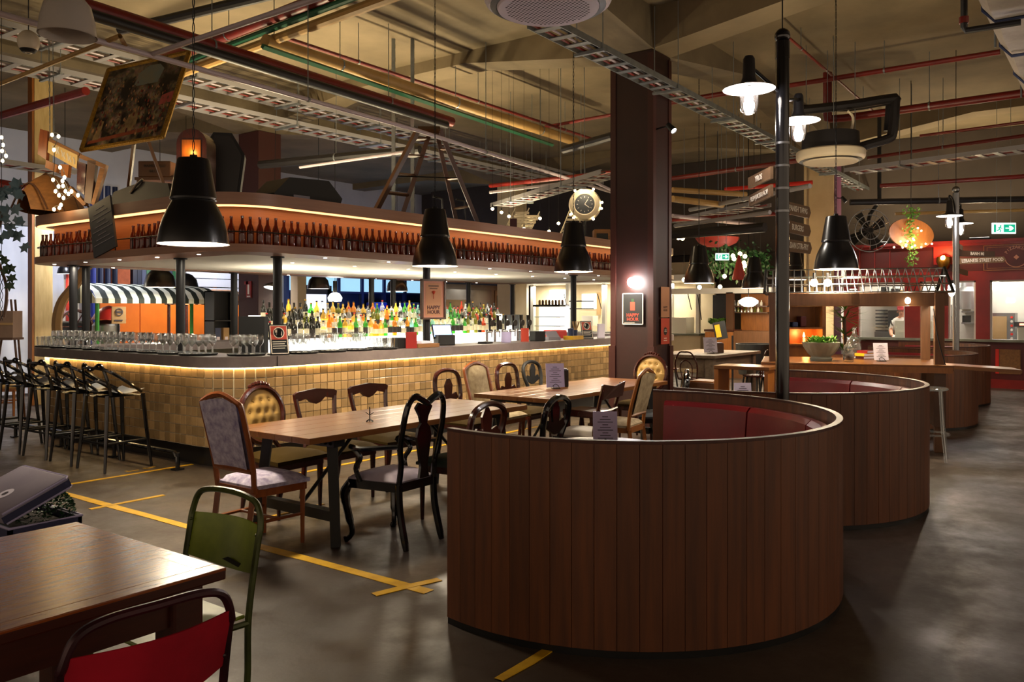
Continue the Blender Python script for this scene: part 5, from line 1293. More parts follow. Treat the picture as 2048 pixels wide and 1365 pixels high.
# ------------------------------------------------------------------ red shop front, x = FX
FX = 19.8
def fy(u): return atx(u, 621, FX).y
def fz(v, u): return atx(u, v, FX).z
sf = thing('food_shop', 'red painted food shop front with lit kitchen windows', 'shop front', (FX, 0, 0))
def fbox(name, y0, z0, y1, z1, th, mat, x0=0, par=None): return MB().box(x0 - th, y0, z0, x0, y1, z1).build(name, mat, par or sf, smooth=False)
YL, YR = fy(1690), -2.2
wins = [(1812, 1719), (1884, 1842), (1953, 1898), (2120, 1981)]
edges = [YR]
fbox('base_panel', YR, 0, YL, .95, .08, 'red_dark'); fbox('skirting', YR, 0, YL, .18, .11, 'red_paint'); fbox('sill', YR, .95, YL, 1.0, .22, 'stone')
fbox('lintel', YR, 2.22, YL, 2.42, .08, 'red_paint'); fbox('fascia_panel', YR, 2.42, YL, 2.95, .06, 'red_dark'); fbox('cornice', YR, 2.95, YL, 3.0, .16, 'red_paint'); fbox('cornice', YR, 3.0, YL, 3.06, .22, 'red_paint')
last = YR
for u1, u0 in reversed(wins):
    a, b2 = fy(u1), fy(u0)
    if a > last: fbox('pilaster', last, 1.0, a, 2.22, .12, 'red_paint')
    for y in (a, b2 - .035): fbox('window_frame', y, 1.0, y + .035, 2.22, .05, 'white_paint')
    fbox('window_frame', a, 2.185, b2, 2.22, .05, 'white_paint')
    MB().box(-.025, a + .035, 1.0, -.018, b2 - .035, 2.185).build('pane', 'pane_glass', sf, smooth=False)
    last = b2
fbox('pilaster', last, 1.0, YL, 2.22, .12, 'red_paint')
for u in (2000, 2060, 2110): fbox('base_board', fy(u + 42), .3, fy(u), .8, .1, 'crate_wood')
fbox('glow_slot', fy(1999), .3, fy(1992), .8, .09, 'glow_red')
# panel lines and the round shop sign
for u in (1722, 1752, 1782): fbox('panel_bead', fy(u), 2.42, fy(u) + .02, 2.95, .075, 'red_paint')
sg = thing('shop_sign', 'brown shop sign panel with round lettering and a pale diamond', 'sign', (FX - .09, fy(2034), 2.68), 0)
hw = .58
MB().box(-.02, -hw, -.26, 0, hw, .26).build('panel', 'red_dark', sg, smooth=False)
m = MB()
for s in (-1, 1): m.box(-.03, s * hw - .008, -.26, -.02, s * hw + .008, .26).box(-.03, -hw, s * .255 - .008, -.02, hw, s * .255 + .008).box(-.026, s * (hw - .06) - .005, -.22, -.02, s * (hw - .06) + .005, .22).box(-.026, -hw + .06, s * .215 - .005, -.02, hw - .06, s * .215 + .005)
m.build('beading', 'honey_wood', sg, smooth=False)
for i, ch in enumerate('PIZZARINA'):
    a = math.radians(150 - i * 15); text(ch, .085, 'poster_pink', sg, frame((-.025, -.2 * math.cos(a), .2 * math.sin(a)), (0, -math.sin(a), -math.cos(a)), (0, -math.cos(a), math.sin(a))), name='letter', ext=.001)
MB().add([(-.026, 0, .05), (-.026, .05, 0), (-.026, 0, -.05), (-.026, -.05, 0)], [(0, 1, 2, 3)]).build('diamond', 'poster_pink', sg)
MB().tube([(-.026, -.2 * math.cos(math.radians(a)), .2 * math.sin(math.radians(a))) for a in range(195, 346, 10)], .008, 4).build('arc_line', 'poster_pink', sg)
# kitchen behind the windows
kt = thing('kitchen', 'lit white kitchen with shelves and ovens behind the shop windows', 'kitchen', (FX, 0, 0))
MB().box(1.5, YR, 0, 1.58, YL + .2, 2.9).build('back_wall', 'white_paint', kt, smooth=False); MB().box(0, YR, 2.9, 1.58, YL + .2, 2.94).build('ceiling_panel', 'white_paint', kt, smooth=False); MB().box(0.02, YL + .1, 0, 1.5, YL + .2, 2.9).build('side_wall', 'white_paint', kt, smooth=False)
MB().box(.06, YR, .86, .6, YL, .92).build('prep_counter', 'steel', kt, smooth=False)
for y in (fy(1765), fy(1865), fy(1930), fy(2030)):
    MB().box(.5, y - .5, 2.86, .62, y + .5, 2.9).build('light_tube', 'window_lit', kt, smooth=False); lamp('kitchen_light', 'AREA', (.55, y, 2.84), 12, (1, .92, .8), .5, kt)
for y0, y1, z in ((fy(1808), fy(1722), 1.95), (fy(1808), fy(1722), 1.75), (fy(1880), fy(1845), 1.7), (fy(1880), fy(1845), 1.45), (fy(1950), fy(1905), 1.55), (fy(1950), fy(1905), 1.3)): MB().box(1.15, y0, z, 1.5, y1, z + .03).build('wall_shelf', 'steel', kt, smooth=False)
rnd = random.Random(8)
for y0, y1, z in ((fy(1808), fy(1722), 1.98), (fy(1880), fy(1845), 1.73), (fy(1880), fy(1845), 1.48), (fy(1950), fy(1905), 1.58), (fy(1950), fy(1905), 1.33)):
    y = y0 + .06
    while y < y1 - .06:
        w = rnd.uniform(.05, .1); o = MB().box(-.06, -w, 0, .06, w, rnd.uniform(.08, .18)).build('kitchen_tub', rnd.choice(['ceramic', 'steel', 'white_paint', 'black_matte', 'tan_box']), loc=(FX + 1.3, y + w, z + .001), smooth=False); tag(o, 'food tub on a kitchen shelf behind the shop windows', 'tub', 'tubs on the kitchen shelves'); y += 2 * w + rnd.uniform(.03, .1)
y = fy(1772)
MB().box(.9, y - .3, .92, 1.4, y + .45, 1.1).build('oven_base', 'steel', kt, smooth=False)
for i in range(7): MB().box(1.2, y + .28, 1.1 + .08 * i, 1.45, y + .5, 1.13 + .08 * i).build('rack_shelf', 'black_matte', kt, smooth=False)
MB().box(1.3, y - .1, 1.2, 1.49, y + .24, 1.6).build('dark_oven', 'black_matte', kt, smooth=False)
y = fy(2010); t = thing('pizza_oven', 'steel oven with red knobs behind the right shop window', 'oven', (FX + 1.0, y, .92)); MB().box(-.2, -.1, 0, .3, .5, .62).build('body', 'steel', t, smooth=False)
for i in range(6): MB().lathe([(0, 0), (.028, 0), (.024, .03), (0, .03)], 10, (-.2, -.04, .08 + .09 * i), (-1, 0, 0)).build('knob', 'glow_red' if i % 2 else 'white_paint', t)
MB().box(-.215, .05, .05, -.2, .45, .55).build('oven_door', 'tan_box', t, smooth=False)
y = fy(2060); t = thing('till', 'kitchen till with red digits behind the right shop window', 'till', (FX + .4, y, .92)); MB().cbox(-.15, -.25, 0, .15, .25, .34, .02).build('body', 'ceramic', t, smooth=False); MB().box(-.2, -.3, .34, .16, .3, .44).build('top', 'slate', t, smooth=False); MB().box(-.205, .04, .37, -.2, .2, .41).build('display', 'red_digits', t, smooth=False)
y = fy(1925); t = thing('steel_hood', 'rounded steel hood behind the third shop window', 'hood', (FX + 1.12, y, 1.62)); MB().lathe([(.3, 0), (.3, .4), (.2, .5), (.15, .9)], 20).build('shell', 'steel', t)
p = atx(1992, 572, FX + .3); t = thing('globe_lamp', 'glowing white globe lamp behind the right shop window', 'lamp', p); MB().ball((0, 0, 0), .1, 16).build('globe', 'globe', t); MB().cyl((0, 0, .1), (0, 0, 2.9 - p.z), .005, n=5).build('cord', 'black_matte', t)
y = fy(2002); t = thing('bread_tray', 'wooden tray on the counter of the right shop window', 'tray', (FX + .3, y, .921)); MB().box(-.12, -.3, 0, .12, .3, .05).build('base', 'crate_wood', t, smooth=False); MB().box(-.09, -.26, .05, .09, .2, .07).build('paper', 'paper', t, smooth=False)
for i, (u, lb) in enumerate(((1798, 'tall white box on the kitchen counter in front of the cook'), (1854, 'white tower of takeaway boxes in the second shop window'))):
    t = thing('box_stack', lb, 'boxes', (FX + .17, fy(u), .921)); [MB().box(-.1, -.1, .09 * j, .1, .1, .088 + .09 * j).build('box', 'ceramic', t, smooth=False) for j in range(5)]
# the cook (one continuous skinned body)
def person():
    me = bpy.data.meshes.new('body'); V = [(0, 0, .92), (0, 0, 1.1), (0, 0, 1.28), (-.01, 0, 1.4), (-.03, 0, 1.46), (-.05, 0, 1.56), (-.06, 0, 1.66)]
    Rr = [.15, .145, .16, .12, .055, .085, .08]; Ed = [(0, 1), (1, 2), (2, 3), (3, 4), (4, 5), (5, 6)]
    def ch(par, pts):
        for p_, r_ in pts: V.append(p_); Rr.append(r_); Ed.append((par, len(V) - 1)); par = len(V) - 1
        return par
    for s in (-1, 1):
        w = ch(3, [((0, s * .17, 1.36), .07), ((-.05, s * .24, 1.14), .05), ((-.2, s * .19, 1.03), .038), ((-.29, s * .12, 1.02), .032)])
        for k in range(4): ch(w, [((-.34, s * (.14 - .022 * k), 1.01), .011), ((-.375 + .006 * abs(k - 1), s * (.145 - .024 * k), .995), .0095)])
        ch(w, [((-.31, s * .08, 1.03), .011), ((-.335, s * .065, 1.02), .0095)])
        ch(0, [((0, s * .09, .82), .1), ((-.01, s * .1, .46), .07), ((.01, s * .1, .08), .045), ((-.1, s * .11, .035), .04)])
    me.from_pydata(V, Ed, []); o = bpy.data.objects.new('body', me); C.objects.link(o)
    o.modifiers.new('skin', 'SKIN'); sv = me.skin_vertices[0].data
    for i, r_ in enumerate(Rr): sv[i].radius = (r_, r_ * (1.25 if i < 4 else 1))
    sv[0].use_root = True
    o.modifiers.new('sub', 'SUBSURF').levels = 2
    m2 = bpy.data.meshes.new_from_object(o.evaluated_get(bpy.context.evaluated_depsgraph_get())); bpy.data.objects.remove(o); m2.shade_smooth()
    for nm in ('skin', 'cloth_white', 'black_matte'): m2.materials.append(MATS[nm])
    for f in m2.polygons:
        c = f.center; arm = abs(c.y) > .13 and c.z < 1.2 and c.x < -.02
        f.material_index = 2 if c.z < .9 else (0 if c.z > 1.43 or (arm and (c.x < -.08 or c.z < 1.12)) else 1)
    t = thing('person', 'person in a white shirt and red cap working in the kitchen', 'person', (FX + .75, fy(1790), 0)); link('body', m2, t)
    MB().lathe([(.098, 1.6), (.105, 1.64), (.1, 1.69), (.07, 1.73), (0, 1.745)], 18, (-.055, 0, 0)).poly([(-.14, -.07, 1.625), (-.21, -.045, 1.61), (-.21, .045, 1.61), (-.14, .07, 1.625)], (0, 0, .012)).build('cap', 'cloth_red', t)
    MB().ball((-.145, 0, 1.55), .016, 8, (1, .8, 1.2)).build('nose', 'skin', t)
    for s in (-1, 1): MB().ball((-.128, s * .032, 1.575), .01, 6).build('eye', 'ink', t); MB().ball((-.05, s * .1, 1.56), .022, 8, (.8, .5, 1.3)).build('ear', 'skin', t)
    MB().box(-.138, -.02, 1.508, -.128, .02, 1.514).build('mouth', 'cloth_red', t, smooth=False)
person()
for y, nm in ((fy(1760), 'left'), (fy(1960), 'right')): fill_uplight((FX + .1, y, 3.061) if False else (FX - .08, y, 3.061), PI / 2, 24, 'small lamp added on the red shop cornice to light the ceiling, %s one' % nm)  # unseen lamps put in to brighten the ceiling near the shop
# exit signs
def exit_sign(u0, v0, u1, v1, d, label):
    a, b2 = atd(u0, v0, d), atd(u1, v1, d); c = (a + b2) / 2; w = math.hypot(a.x - b2.x, a.y - b2.y); h = abs(a.z - b2.z)
    t = thing('exit_sign', label, 'sign', c, math.atan2(b2.y - a.y, b2.x - a.x))
    MB().cbox(-w / 2, -.02, -h / 2, w / 2, .02, h / 2, .006).build('light_box', 'exit_white', t, smooth=False)
    MB().box(-w * .03, -.024, -h * .36, w * .45, -.021, h * .34).box(-w * .45, -.024, -h * .36, -w * .36, -.021, h * .34).build('green_field', 'exit_green', t, smooth=False)
    MB().poly([(x * w, -.0245, z * h) for x, z in ((.04, -.05), (.22, -.05), (.18, -.22), (.28, -.22), (.4, 0), (.28, .22), (.18, .22), (.22, .05), (.04, .05))], (0, -.001, 0)).build('arrow', 'exit_white', t, smooth=False)
    MB().ball((-w * .17, -.026, h * .2), h * .08, 8).tube([(-w * .18, -.026, h * .12), (-w * .22, -.026, -h * .08), (-w * .16, -.026, -h * .2), (-w * .2, -.026, -h * .34)], h * .05, 5).tube([(-w * .22, -.026, -h * .08), (-w * .28, -.026, -h * .2), (-w * .33, -.026, -h * .2)], h * .05, 5).tube([(-w * .28, -.026, h * .02), (-w * .2, -.026, h * .08), (-w * .1, -.026, -h * .02)], h * .04, 5).build('running_figure', 'exit_green', t)
    for s in (-1, 1): MB().cyl((s * w * .3, 0, h / 2), (s * w * .3, 0, CZ - c.z - .01), .004, n=5).build('suspension', 'galv', t)
exit_sign(1984, 446, 2031, 468, 15.5, 'green exit sign with right arrow above the red shop front')
exit_sign(1431, 507, 1458, 521, 15.8, 'green exit sign with right arrow among the far greenery')
# hanging oval board with string lights, fan, wall lamp
p = atd(1822, 468, 14.5); t = thing('oval_board', 'tilted oval copper board hung with greenery and fairy lights', 'decoration', p, YAW - PI / 2)
m = Matrix.Rotation(math.radians(10), 4, 'Y'); 
MB().add([m @ Vector((.39 * math.cos(a) , .02 * e, .26 * math.sin(a))) for e in (-1, 1) for a in [2 * PI * i / 40 for i in range(40)]], [tuple(range(40)), tuple(range(40, 80))] + [(i, (i + 1) % 40, 40 + (i + 1) % 40, 40 + i) for i in range(40)]).build('board', 'honey_wood', t)
b = MB(); rnd = random.Random(4)
for i in range(200): z = rnd.uniform(-.55, .45); b.leaf((rnd.gauss(-.03, .05), -.06, z), (rnd.uniform(-1, 1), -.5, rnd.uniform(-1, 1)), (0, -1, .3), .06, .015)
b.build('garland', 'leaf_mid', t, kind='stuff')
for i in range(16): MB().ball((rnd.gauss(-.02, .1) + (.12 * (i % 4 - 1.5) if i > 9 else 0), -.09, rnd.uniform(-.3, .15) if i < 10 else -.24 + .03 * (i % 3)), .016, 8).build('fairy_bulb', 'fairy', t)
MB().cyl((0, 0, .24), (0, 0, CZ - p.z - .01), .006, n=5).build('cord', 'black_matte', t); lamp('fairy_light', 'POINT', (0, -.25, -.1), 5, (1, .7, .35), .1, t)
p = atd(1735, 462, 16.5); t = thing('industrial_fan', 'large dark caged industrial fan hanging right of the pendant', 'fan', p, YAW - PI / 2)
for r0 in (.42, .3, .18): MB().tube([(r0 * math.cos(a), -.08 if r0 > .4 else -.14, r0 * math.sin(a)) for a in [2 * PI * i / 32 for i in range(32)]], .01, 5, closed=True).build('cage_ring', 'steel', t)
for i in range(16): a = 2 * PI * i / 16; MB().tube([(.05 * math.cos(a), -.15, .05 * math.sin(a)), (.3 * math.cos(a), -.14, .3 * math.sin(a)), (.42 * math.cos(a), -.06, .42 * math.sin(a))], .004, 4).build('cage_wire', 'steel', t)
for i in range(4):
    a = 2 * PI * i / 4 + .5; ca, sa = math.cos(a), math.sin(a); MB().add([(.06 * ca - .05 * sa, -.04, .06 * sa + .05 * ca), (.38 * ca - .12 * sa, -.06, .38 * sa + .12 * ca), (.38 * ca + .1 * sa, .04, .38 * sa - .1 * ca), (.06 * ca + .05 * sa, .02, .06 * sa - .05 * ca)], [(0, 1, 2, 3)]).build('blade', 'black_matte', t)
MB().lathe([(0, -.1), (.08, -.1), (.09, .2), (0, .22)], 16, (0, 0, 0), (0, 1, 0)).build('motor', 'black_matte', t); MB().tube([(0, .1, 0), (.12, .15, .35), (.3, .15, .6), (.3, .15, CZ - p.z - .01)], .04, 8).build('mount_arm', 'black_matte', t)
p = atx(1890, 520, FX - .12); t = thing('ornate_lantern', 'ornate glowing lantern on a red lit panel above the shop windows', 'lamp', p)
MB().box(0, -.2, -.1, .05, .22, .3).build('red_panel', 'glow_red', t, smooth=False); MB().lathe([(.02, .12), (.14, .05), (.15, -.05), (.08, -.2), (0, -.22)], 16, (-.12, 0, 0)).build('lattice', 'brass', t); MB().ball((-.22, 0, .02), .06, 12).build('bulb', 'flame', t); lamp('lantern_light', 'POINT', (-.35, 0, .05), 9, (1, .55, .2), .06, t)
# ------------------------------------------------------------------ things on top of the canopy
DZ = 2.761
def quad_panel(BL, BR, TL, depth):     # local frame: origin BL, x along the bottom edge, y up the left edge
    e1, e2 = BR - BL, TL - BL; return e1, e2, e1.cross(e2).normalized() * depth
BL, BR, TL = atd(163, 301, 10.4), atd(325, 274, 9.8), atd(218, 140, 10.7)
t = thing('painting', 'large gilt framed dark painting of a crowd leaning above the bar corner', 'painting', BL)
e1, e2 = BR - BL, TL - BL; m4 = frame((0, 0, 0), e1, e2); W_, H_ = e1.length, (e2 - e1.normalized() * e2.dot(e1.normalized())).length
sk = e2.dot(e1.normalized())
t.matrix_world = Matrix.Translation(BL) @ m4
mt, nt, bs = _nt('crowd_painting'); N, L = nt.nodes, nt.links
tc = N.new('ShaderNodeTexCoord'); vo = N.new('ShaderNodeTexVoronoi'); vo.inputs['Scale'].default_value = 26
L.new(tc.outputs['Object'], vo.inputs['Vector']); nz = N.new('ShaderNodeTexNoise'); nz.inputs['Scale'].default_value = 4.5; nz.inputs['Detail'].default_value = 6; L.new(tc.outputs['Object'], nz.inputs['Vector'])
hs = N.new('ShaderNodeHueSaturation'); hs.inputs['Saturation'].default_value = .35; hs.inputs['Value'].default_value = .26; L.new(vo.outputs['Color'], hs.inputs['Color'])
wm = N.new('ShaderNodeMix'); wm.data_type = 'RGBA'; wm.blend_type = 'MULTIPLY'; wm.inputs[0].default_value = 1; L.new(hs.outputs[0], wm.inputs[6]); wm.inputs[7].default_value = (1, .72, .45, 1)
rp = N.new('ShaderNodeValToRGB'); cr = rp.color_ramp; cr.elements[0].position = .42; cr.elements[0].color = (0, 0, 0, 1); cr.elements[1].position = .62; cr.elements[1].color = (1, 1, 1, 1); L.new(nz.outputs['Fac'], rp.inputs[0])
dm = N.new('ShaderNodeMix'); dm.data_type = 'RGBA'; L.new(rp.outputs[0], dm.inputs[0]); dm.inputs[6].default_value = rgb('#140c06'); L.new(wm.outputs[2], dm.inputs[7]); L.new(dm.outputs[2], bs.inputs['Base Color']); bs.inputs['Roughness'].default_value = .35
def PQ(x, y, z=0): return (x * W_ + sk * y, y * H_, z)
MB().poly([PQ(0, 0), PQ(1, 0), PQ(1, 1), PQ(0, 1)], (0, 0, -.03)).build('canvas', 'crowd_painting', t, smooth=False)
for nm, a, b2 in (('frame_rail', (0, 0), (1, 0)), ('frame_rail', (0, 1), (1, 1)), ('frame_rail', (0, 0), (0, 1)), ('frame_rail', (1, 0), (1, 1))): MB().tube([PQ(*a), PQ(*b2)], .03, 6).build(nm, 'gold_frame', t)
def flat(nm, pts, mat, z=.002): MB().add([PQ(x, y, z) for x, y in pts], [tuple(range(len(pts)))]).build(nm, mat, t)
M('paint_sky', '#5d6a6a', .5, c2='#6e6a58', vs=6); M('paint_pink', '#8a3a34', .5, c2='#a04a44', vs=8); M('paint_gown', '#7a6442', .5, c2='#54432a', vs=9); M('paint_rail', '#5a2414', .45, c2='#7a3a20', vs=6)
flat('arched_window', [(.42, .7), (.72, .7), (.75, .86), (.68, .93), (.55, .94), (.44, .86)], 'paint_sky')
flat('pink_shape', [(.82, .4), (.97, .42), (.97, .55), (.83, .52)], 'paint_pink')
flat('gown_shape', [(.42, .13), (.62, .16), (.6, .34), (.55, .4), (.49, .34)], 'paint_gown'); flat('gown_shape', [(.1, .1), (.18, .1), (.18, .32), (.12, .34)], 'paint_gown')
flat('box_rail', [(.05, .06), (.9, .12), (.9, .17), (.05, .1)], 'paint_rail')
M('paint_flesh', '#7d5a3c', .5, isl=.75); M('paint_crimson', '#5a1c14', .5, isl=.7)
rnd = random.Random(77)
for nm, mm, n_ in (('painted_faces', 'paint_flesh', 150), ('painted_coats', 'paint_crimson', 60)):
    b = MB()
    for i in range(n_):
        x, y = rnd.uniform(.06, .94), rnd.uniform(.14, .74); s_ = rnd.uniform(.006, .013) * (1.8 - y)
        px, py, _ = PQ(x, y + .08 * math.sin(x * 6)); b.add([(px + s_ * math.cos(a), py + s_ * 1.7 * math.sin(a), .0035) for a in [k * PI / 3 for k in range(6)]], [tuple(range(6))])
    b.build(nm, mm, t, kind='stuff')
# its support struts
for u0, v0, u1, v1, d_ in ((268, 288, 250, 440, 10.25), (297, 284, 352, 440, 10.25)):
    a, b2 = atd(u0, v0, d_), atd(u1, v1, d_ + .6); b2.z = DZ + .03; s = thing('prop_strut', 'dark timber strut holding up the painting, %s one' % ('left' if u0 < 280 else 'right'), 'strut', b2); MB().tube([a - b2, (0, 0, 0)], .025, 4).build('bar', 'menu_wood', s, smooth=False)
def oriented(name, label, cat, u0, v0, u1, v1, d_, th, mat, lean=0, part='body'):
    a, b2 = atd(u0, v1, d_), atd(u1, v0, d_); w = math.hypot(b2.x - a.x, b2.y - a.y); h = b2.z - a.z
    t = thing(name, label, cat, a, YAW - PI / 2 + lean); t['w'] = w
    o = MB().cbox(0, 0, 0, w, th, h, min(w, h, th) * .05).build(part, mat, t, smooth=False)
    return t, w, h
# carved wooden cart frame with a hanging name board
a = atd(92, 345, 10.2); t = thing('cart_frame', 'old wooden cart frame with a hand lettered board hanging over the bar', 'decoration', a, YAW - PI / 2)
k_ = 10.2 / FPX
def cp_(u, v, y=0): return ((u - 92) * k_, y, (345 - v) * k_)
MB().poly([cp_(97, 282), cp_(155, 310), cp_(153, 338), cp_(95, 305)], (0, .04, 0)).build('name_board', 'ply', t, smooth=False)
for i, (u, v) in enumerate(((106, 298), (112, 301), (117, 302), (123, 307), (129, 312), (135, 315), (141, 318), (147, 322))): MB().tube([cp_(u, v - 6 - (i % 3), -.006), cp_(u + (2 if i % 2 else -1), v, -.006), cp_(u + 2, v + 7, -.006)], .007, 4).build('painted_letter', 'white_paint', t)
for p4, mm in (([(80, 258), (95, 262), (92, 320), (75, 308)], 'teak'), ([(155, 322), (172, 328), (168, 390), (153, 378)], 'mahogany'), ([(175, 320), (192, 322), (182, 408), (168, 405)], 'menu_wood'), ([(160, 308), (212, 330), (210, 338), (158, 316)], 'crate_wood'), ([(98, 276), (158, 306), (158, 312), (98, 283)], 'crate_wood'), ([(92, 320), (115, 330), (112, 345), (90, 335)], 'honey_wood'), ([(120, 328), (138, 330), (135, 355), (122, 352)], 'honey_wood'), ([(140, 372), (172, 408), (166, 412), (136, 380)], 'crate_wood'), ([(200, 335), (210, 338), (188, 412), (182, 408)], 'crate_wood')):
    MB().poly([cp_(u, v) for u, v in p4], (0, .07, 0)).build('timber', mm, t, smooth=False)
for u in (100, 108): chain(cp_(u, 275), cp_(u - 8, 275 - 480 / 1, 0) if False else (cp_(u, 275)[0] - .02, 0, CZ - a.z - .02), .006).build('hanging_chain', 'galv', t)
# string of warm bulbs
BU = [(104, 270), (117, 273), (108, 300), (106, 360), (117, 373), (126, 372), (131, 383), (143, 383), (111, 383), (118, 391), (127, 396), (156, 391), (122, 410), (119, 416), (108, 419), (3, 275), (6, 290), (4, 302), (12, 312), (5, 322), (120, 335), (129, 355), (125, 362), (137, 388)]
t = thing('string_lights', 'tangle of warm string light bulbs hanging beside the cart frame', 'lights', atd(120, 380, 9.9)); o = t.location.copy(); prev = None
for i, (u, v) in enumerate(BU):
    q = atd(u, v, 9.9) - o; bl = MB().ball((0, 0, 0), .019, 8, (1, 1, 1.25)).build('bulb', 'fairy', t, loc=q)
    if i and abs(u - BU[i - 1][0]) < 60:
        pq = atd(*BU[i - 1], 9.9) - o; MB().tube(smooth_path([pq + Vector((0, 0, .03)), (pq + q) / 2 + Vector((.02, .02, .04)), q + Vector((0, 0, .03))], 3), .004, 4).build('wire', 'black_matte', t)
for u, v, pw in ((118, 385, 1.2), (108, 285, .8), (5, 290, 1.5)): lamp('string_glow', 'POINT', atd(u, v, 9.75) - o, pw, (1, .7, .35), .12, t)
# copper boat hull shape
t = thing('boat_hull', 'curved copper brown boat hull lying on the canopy end', 'decoration', (5.05, 11.0, DZ), .5)
MB().grid(lambda u, v: ((u - .5) * 1.1, (v - .5) * .55 * math.sin(PI * (.12 + .76 * u)), .06 + .5 * math.sin(PI * v) * math.sin(PI * (.15 + .75 * u))), 16, 12).build('hull', 'crate_wood', t)
for i in range(4): MB().tube([((i / 3 - .5) * .9, (k / 8 - .5) * .5, .07 + .5 * math.sin(PI * k / 8) * math.sin(PI * (.15 + .75 * (i / 3 * .8 + .1)))) for k in range(9)], .012, 5).build('rib', 'menu_wood', t)
# coffins, crate, radio
t = thing('coffin', 'black wooden coffin lying on the canopy below the painting', 'coffin', (5.24, 9.12, DZ), .06 + PI / 2)
MB().poly([(x, 0, z) for x, z in ((-.43, .12), (-.28, .0), (.62, .0), (.8, .1), (.7, .26), (.12, .34), (-.36, .28))], (0, -.4, 0)).build('body', 'black_matte', t, smooth=False); MB().tube([(.1, .01, .36), (.2, .03, .3), (.34, .01, .22)], .015, 6).build('handle', 'steel', t)
t = thing('coffin', 'tall upright black coffin standing behind the largest pendant', 'coffin', (5.66, 8.3, DZ), .3 - PI / 2 + .6)
MB().poly([(x, 0, z) for x, z in ((-.16, 0), (.16, 0), (.24, .62), (.1, .86), (-.1, .86), (-.24, .62))], (0, .3, 0)).build('body', 'black_matte', t, smooth=False); MB().poly([(x * .86, -.015, .05 + z * .9) for x, z in ((-.16, 0), (.16, 0), (.24, .62), (.1, .86), (-.1, .86), (-.24, .62))], (0, .014, 0)).build('lid_panel', 'napkin_box', t, smooth=False)
t = thing('coffin', 'dark coffin shaped box on the canopy right of the largest pendant', 'coffin', (6.55, 7.9, DZ), -.1)
MB().poly([(x, 0, z) for x, z in ((-.45, 0), (.42, 0), (.5, .22), (.3, .42), (-.25, .4), (-.45, .2))], (0, .5, 0)).build('body', 'black_matte', t, smooth=False); MB().box(-.2, -.012, .1, .02, 0, .2).build('name_plate', 'paper_grey', t, smooth=False)
t, w, h = oriented('crate', 'dark stencilled wooden crate on the canopy below the painting', 'crate', 276, 320, 341, 352, 11.4, .3, 'menu_wood'); t.location.z = 3.422
text('RAMONELLI', .055, 'kick', t, frame((w * .52, -.004, h * .68), (1, 0, 0), (0, 0, 1)), ext=.0006); text('BROS', .055, 'kick', t, frame((w * .5, -.004, h * .35), (1, 0, 0), (0, 0, 1)), ext=.0006)
p = atd(310, 355, 11.4); tb_ = thing('timber_trestle', 'rough trestle carrying the stencilled crate on the canopy', 'trestle', (p.x, p.y, DZ), YAW - PI / 2)
MB().box(-.28, .0, .62, .3, .3, .66).build('top', 'menu_wood', tb_, smooth=False)
for x in (-.24, .26): MB().box(x - .02, .02, 0, x + .02, .28, .62).build('leg', 'menu_wood', tb_, smooth=False)
p = atd(383, 310, 8.85); t = thing('radio_cabinet', 'rounded vintage radio cabinet with an amber lit front on the canopy', 'radio', (p.x, p.y, 2.791), YAW - PI / 2)
hh = p.z - 2.791 + .28
MB().poly([(-.16, 0, 0), (.16, 0, 0)] + [(.16 * math.cos(a), 0, hh - .16 + .16 * math.sin(a)) for a in [PI * i / 12 for i in range(13)]], (0, .28, 0)).build('case', 'mahogany', t); MB().poly([(-.1, -.01, hh - .38), (.1, -.01, hh - .38), (.1, -.01, hh - .12), (-.1, -.01, hh - .12)], (0, .008, 0)).build('amber_panel', 'honey_wood', t, smooth=False)
for s in (-1, 1): MB().lathe([(0, 0), (.02, 0), (.016, .02), (0, .02)], 10, (s * .07, -.01, hh - .45), (0, -1, 0)).build('knob', 'brass', t)
lamp('radio_glow', 'POINT', (0, -.08, hh - .25), .8, (1, .5, .12), .03, t)
# strut frame to the ceiling and the step ladder
for u, lb in ((787, 'left'), (825, 'right')):
    p = atd(u, 400, 12.3); t = thing('steel_strut', 'pale slotted steel strut from canopy to ceiling, %s of the two' % lb, 'strut', (p.x, p.y, DZ), .6); MB().box(-.025, -.025, 0, .025, -.02, CZ - DZ).box(-.025, -.02, 0, -.02, .025, CZ - DZ).box(.02, -.02, 0, .025, .025, CZ - DZ).build('channel', 'galv', t, smooth=False)
    for i in range(14): MB().box(-.01, -.027, .1 + .2 * i, .01, -.0255, .16 + .2 * i).build('slot', 'kick', t, smooth=False)
t = thing('step_ladder', 'old dark wooden step ladder standing open on the canopy', 'ladder', (0, 0, 0))
ap, dd_ = atd(868, 258, 10.6), 10.6
f1, f2, r1, r2 = atd(740, 452, 11.4), atd(797, 452, 12.0), atd(916, 455, 12.3), atd(957, 455, 11.8)
for q in (f1, f2, r1, r2): q.z = DZ + .045
t.location = (f1 + r2) / 2; o = t.location.copy()
ta, tb2 = atd(836, 260, 11.45), atd(862, 258, 12.0); tc_, td = atd(872, 258, 12.05), atd(880, 260, 11.5)
for a, b2 in ((f1, ta), (f2, tb2)): MB().tube([a - o, b2 - o], .045, 4).build('front_stile', 'menu_wood', t, smooth=False)
for a, b2 in ((r1, tc_), (r2, td)): MB().tube([a - o, b2 - o], .04, 4).build('rear_stile', 'menu_wood', t, smooth=False)
for f in (.12, .32, .52, .72, .9): MB().tube([f1.lerp(ta, f) - o, f2.lerp(tb2, f) - o], .025, 4).build('tread', 'menu_wood', t, smooth=False)
for f in (.2, .5, .8): MB().tube([r1.lerp(tc_, f) - o, r2.lerp(td, f) - o], .018, 4).build('rear_rung', 'stall_wood', t, smooth=False)
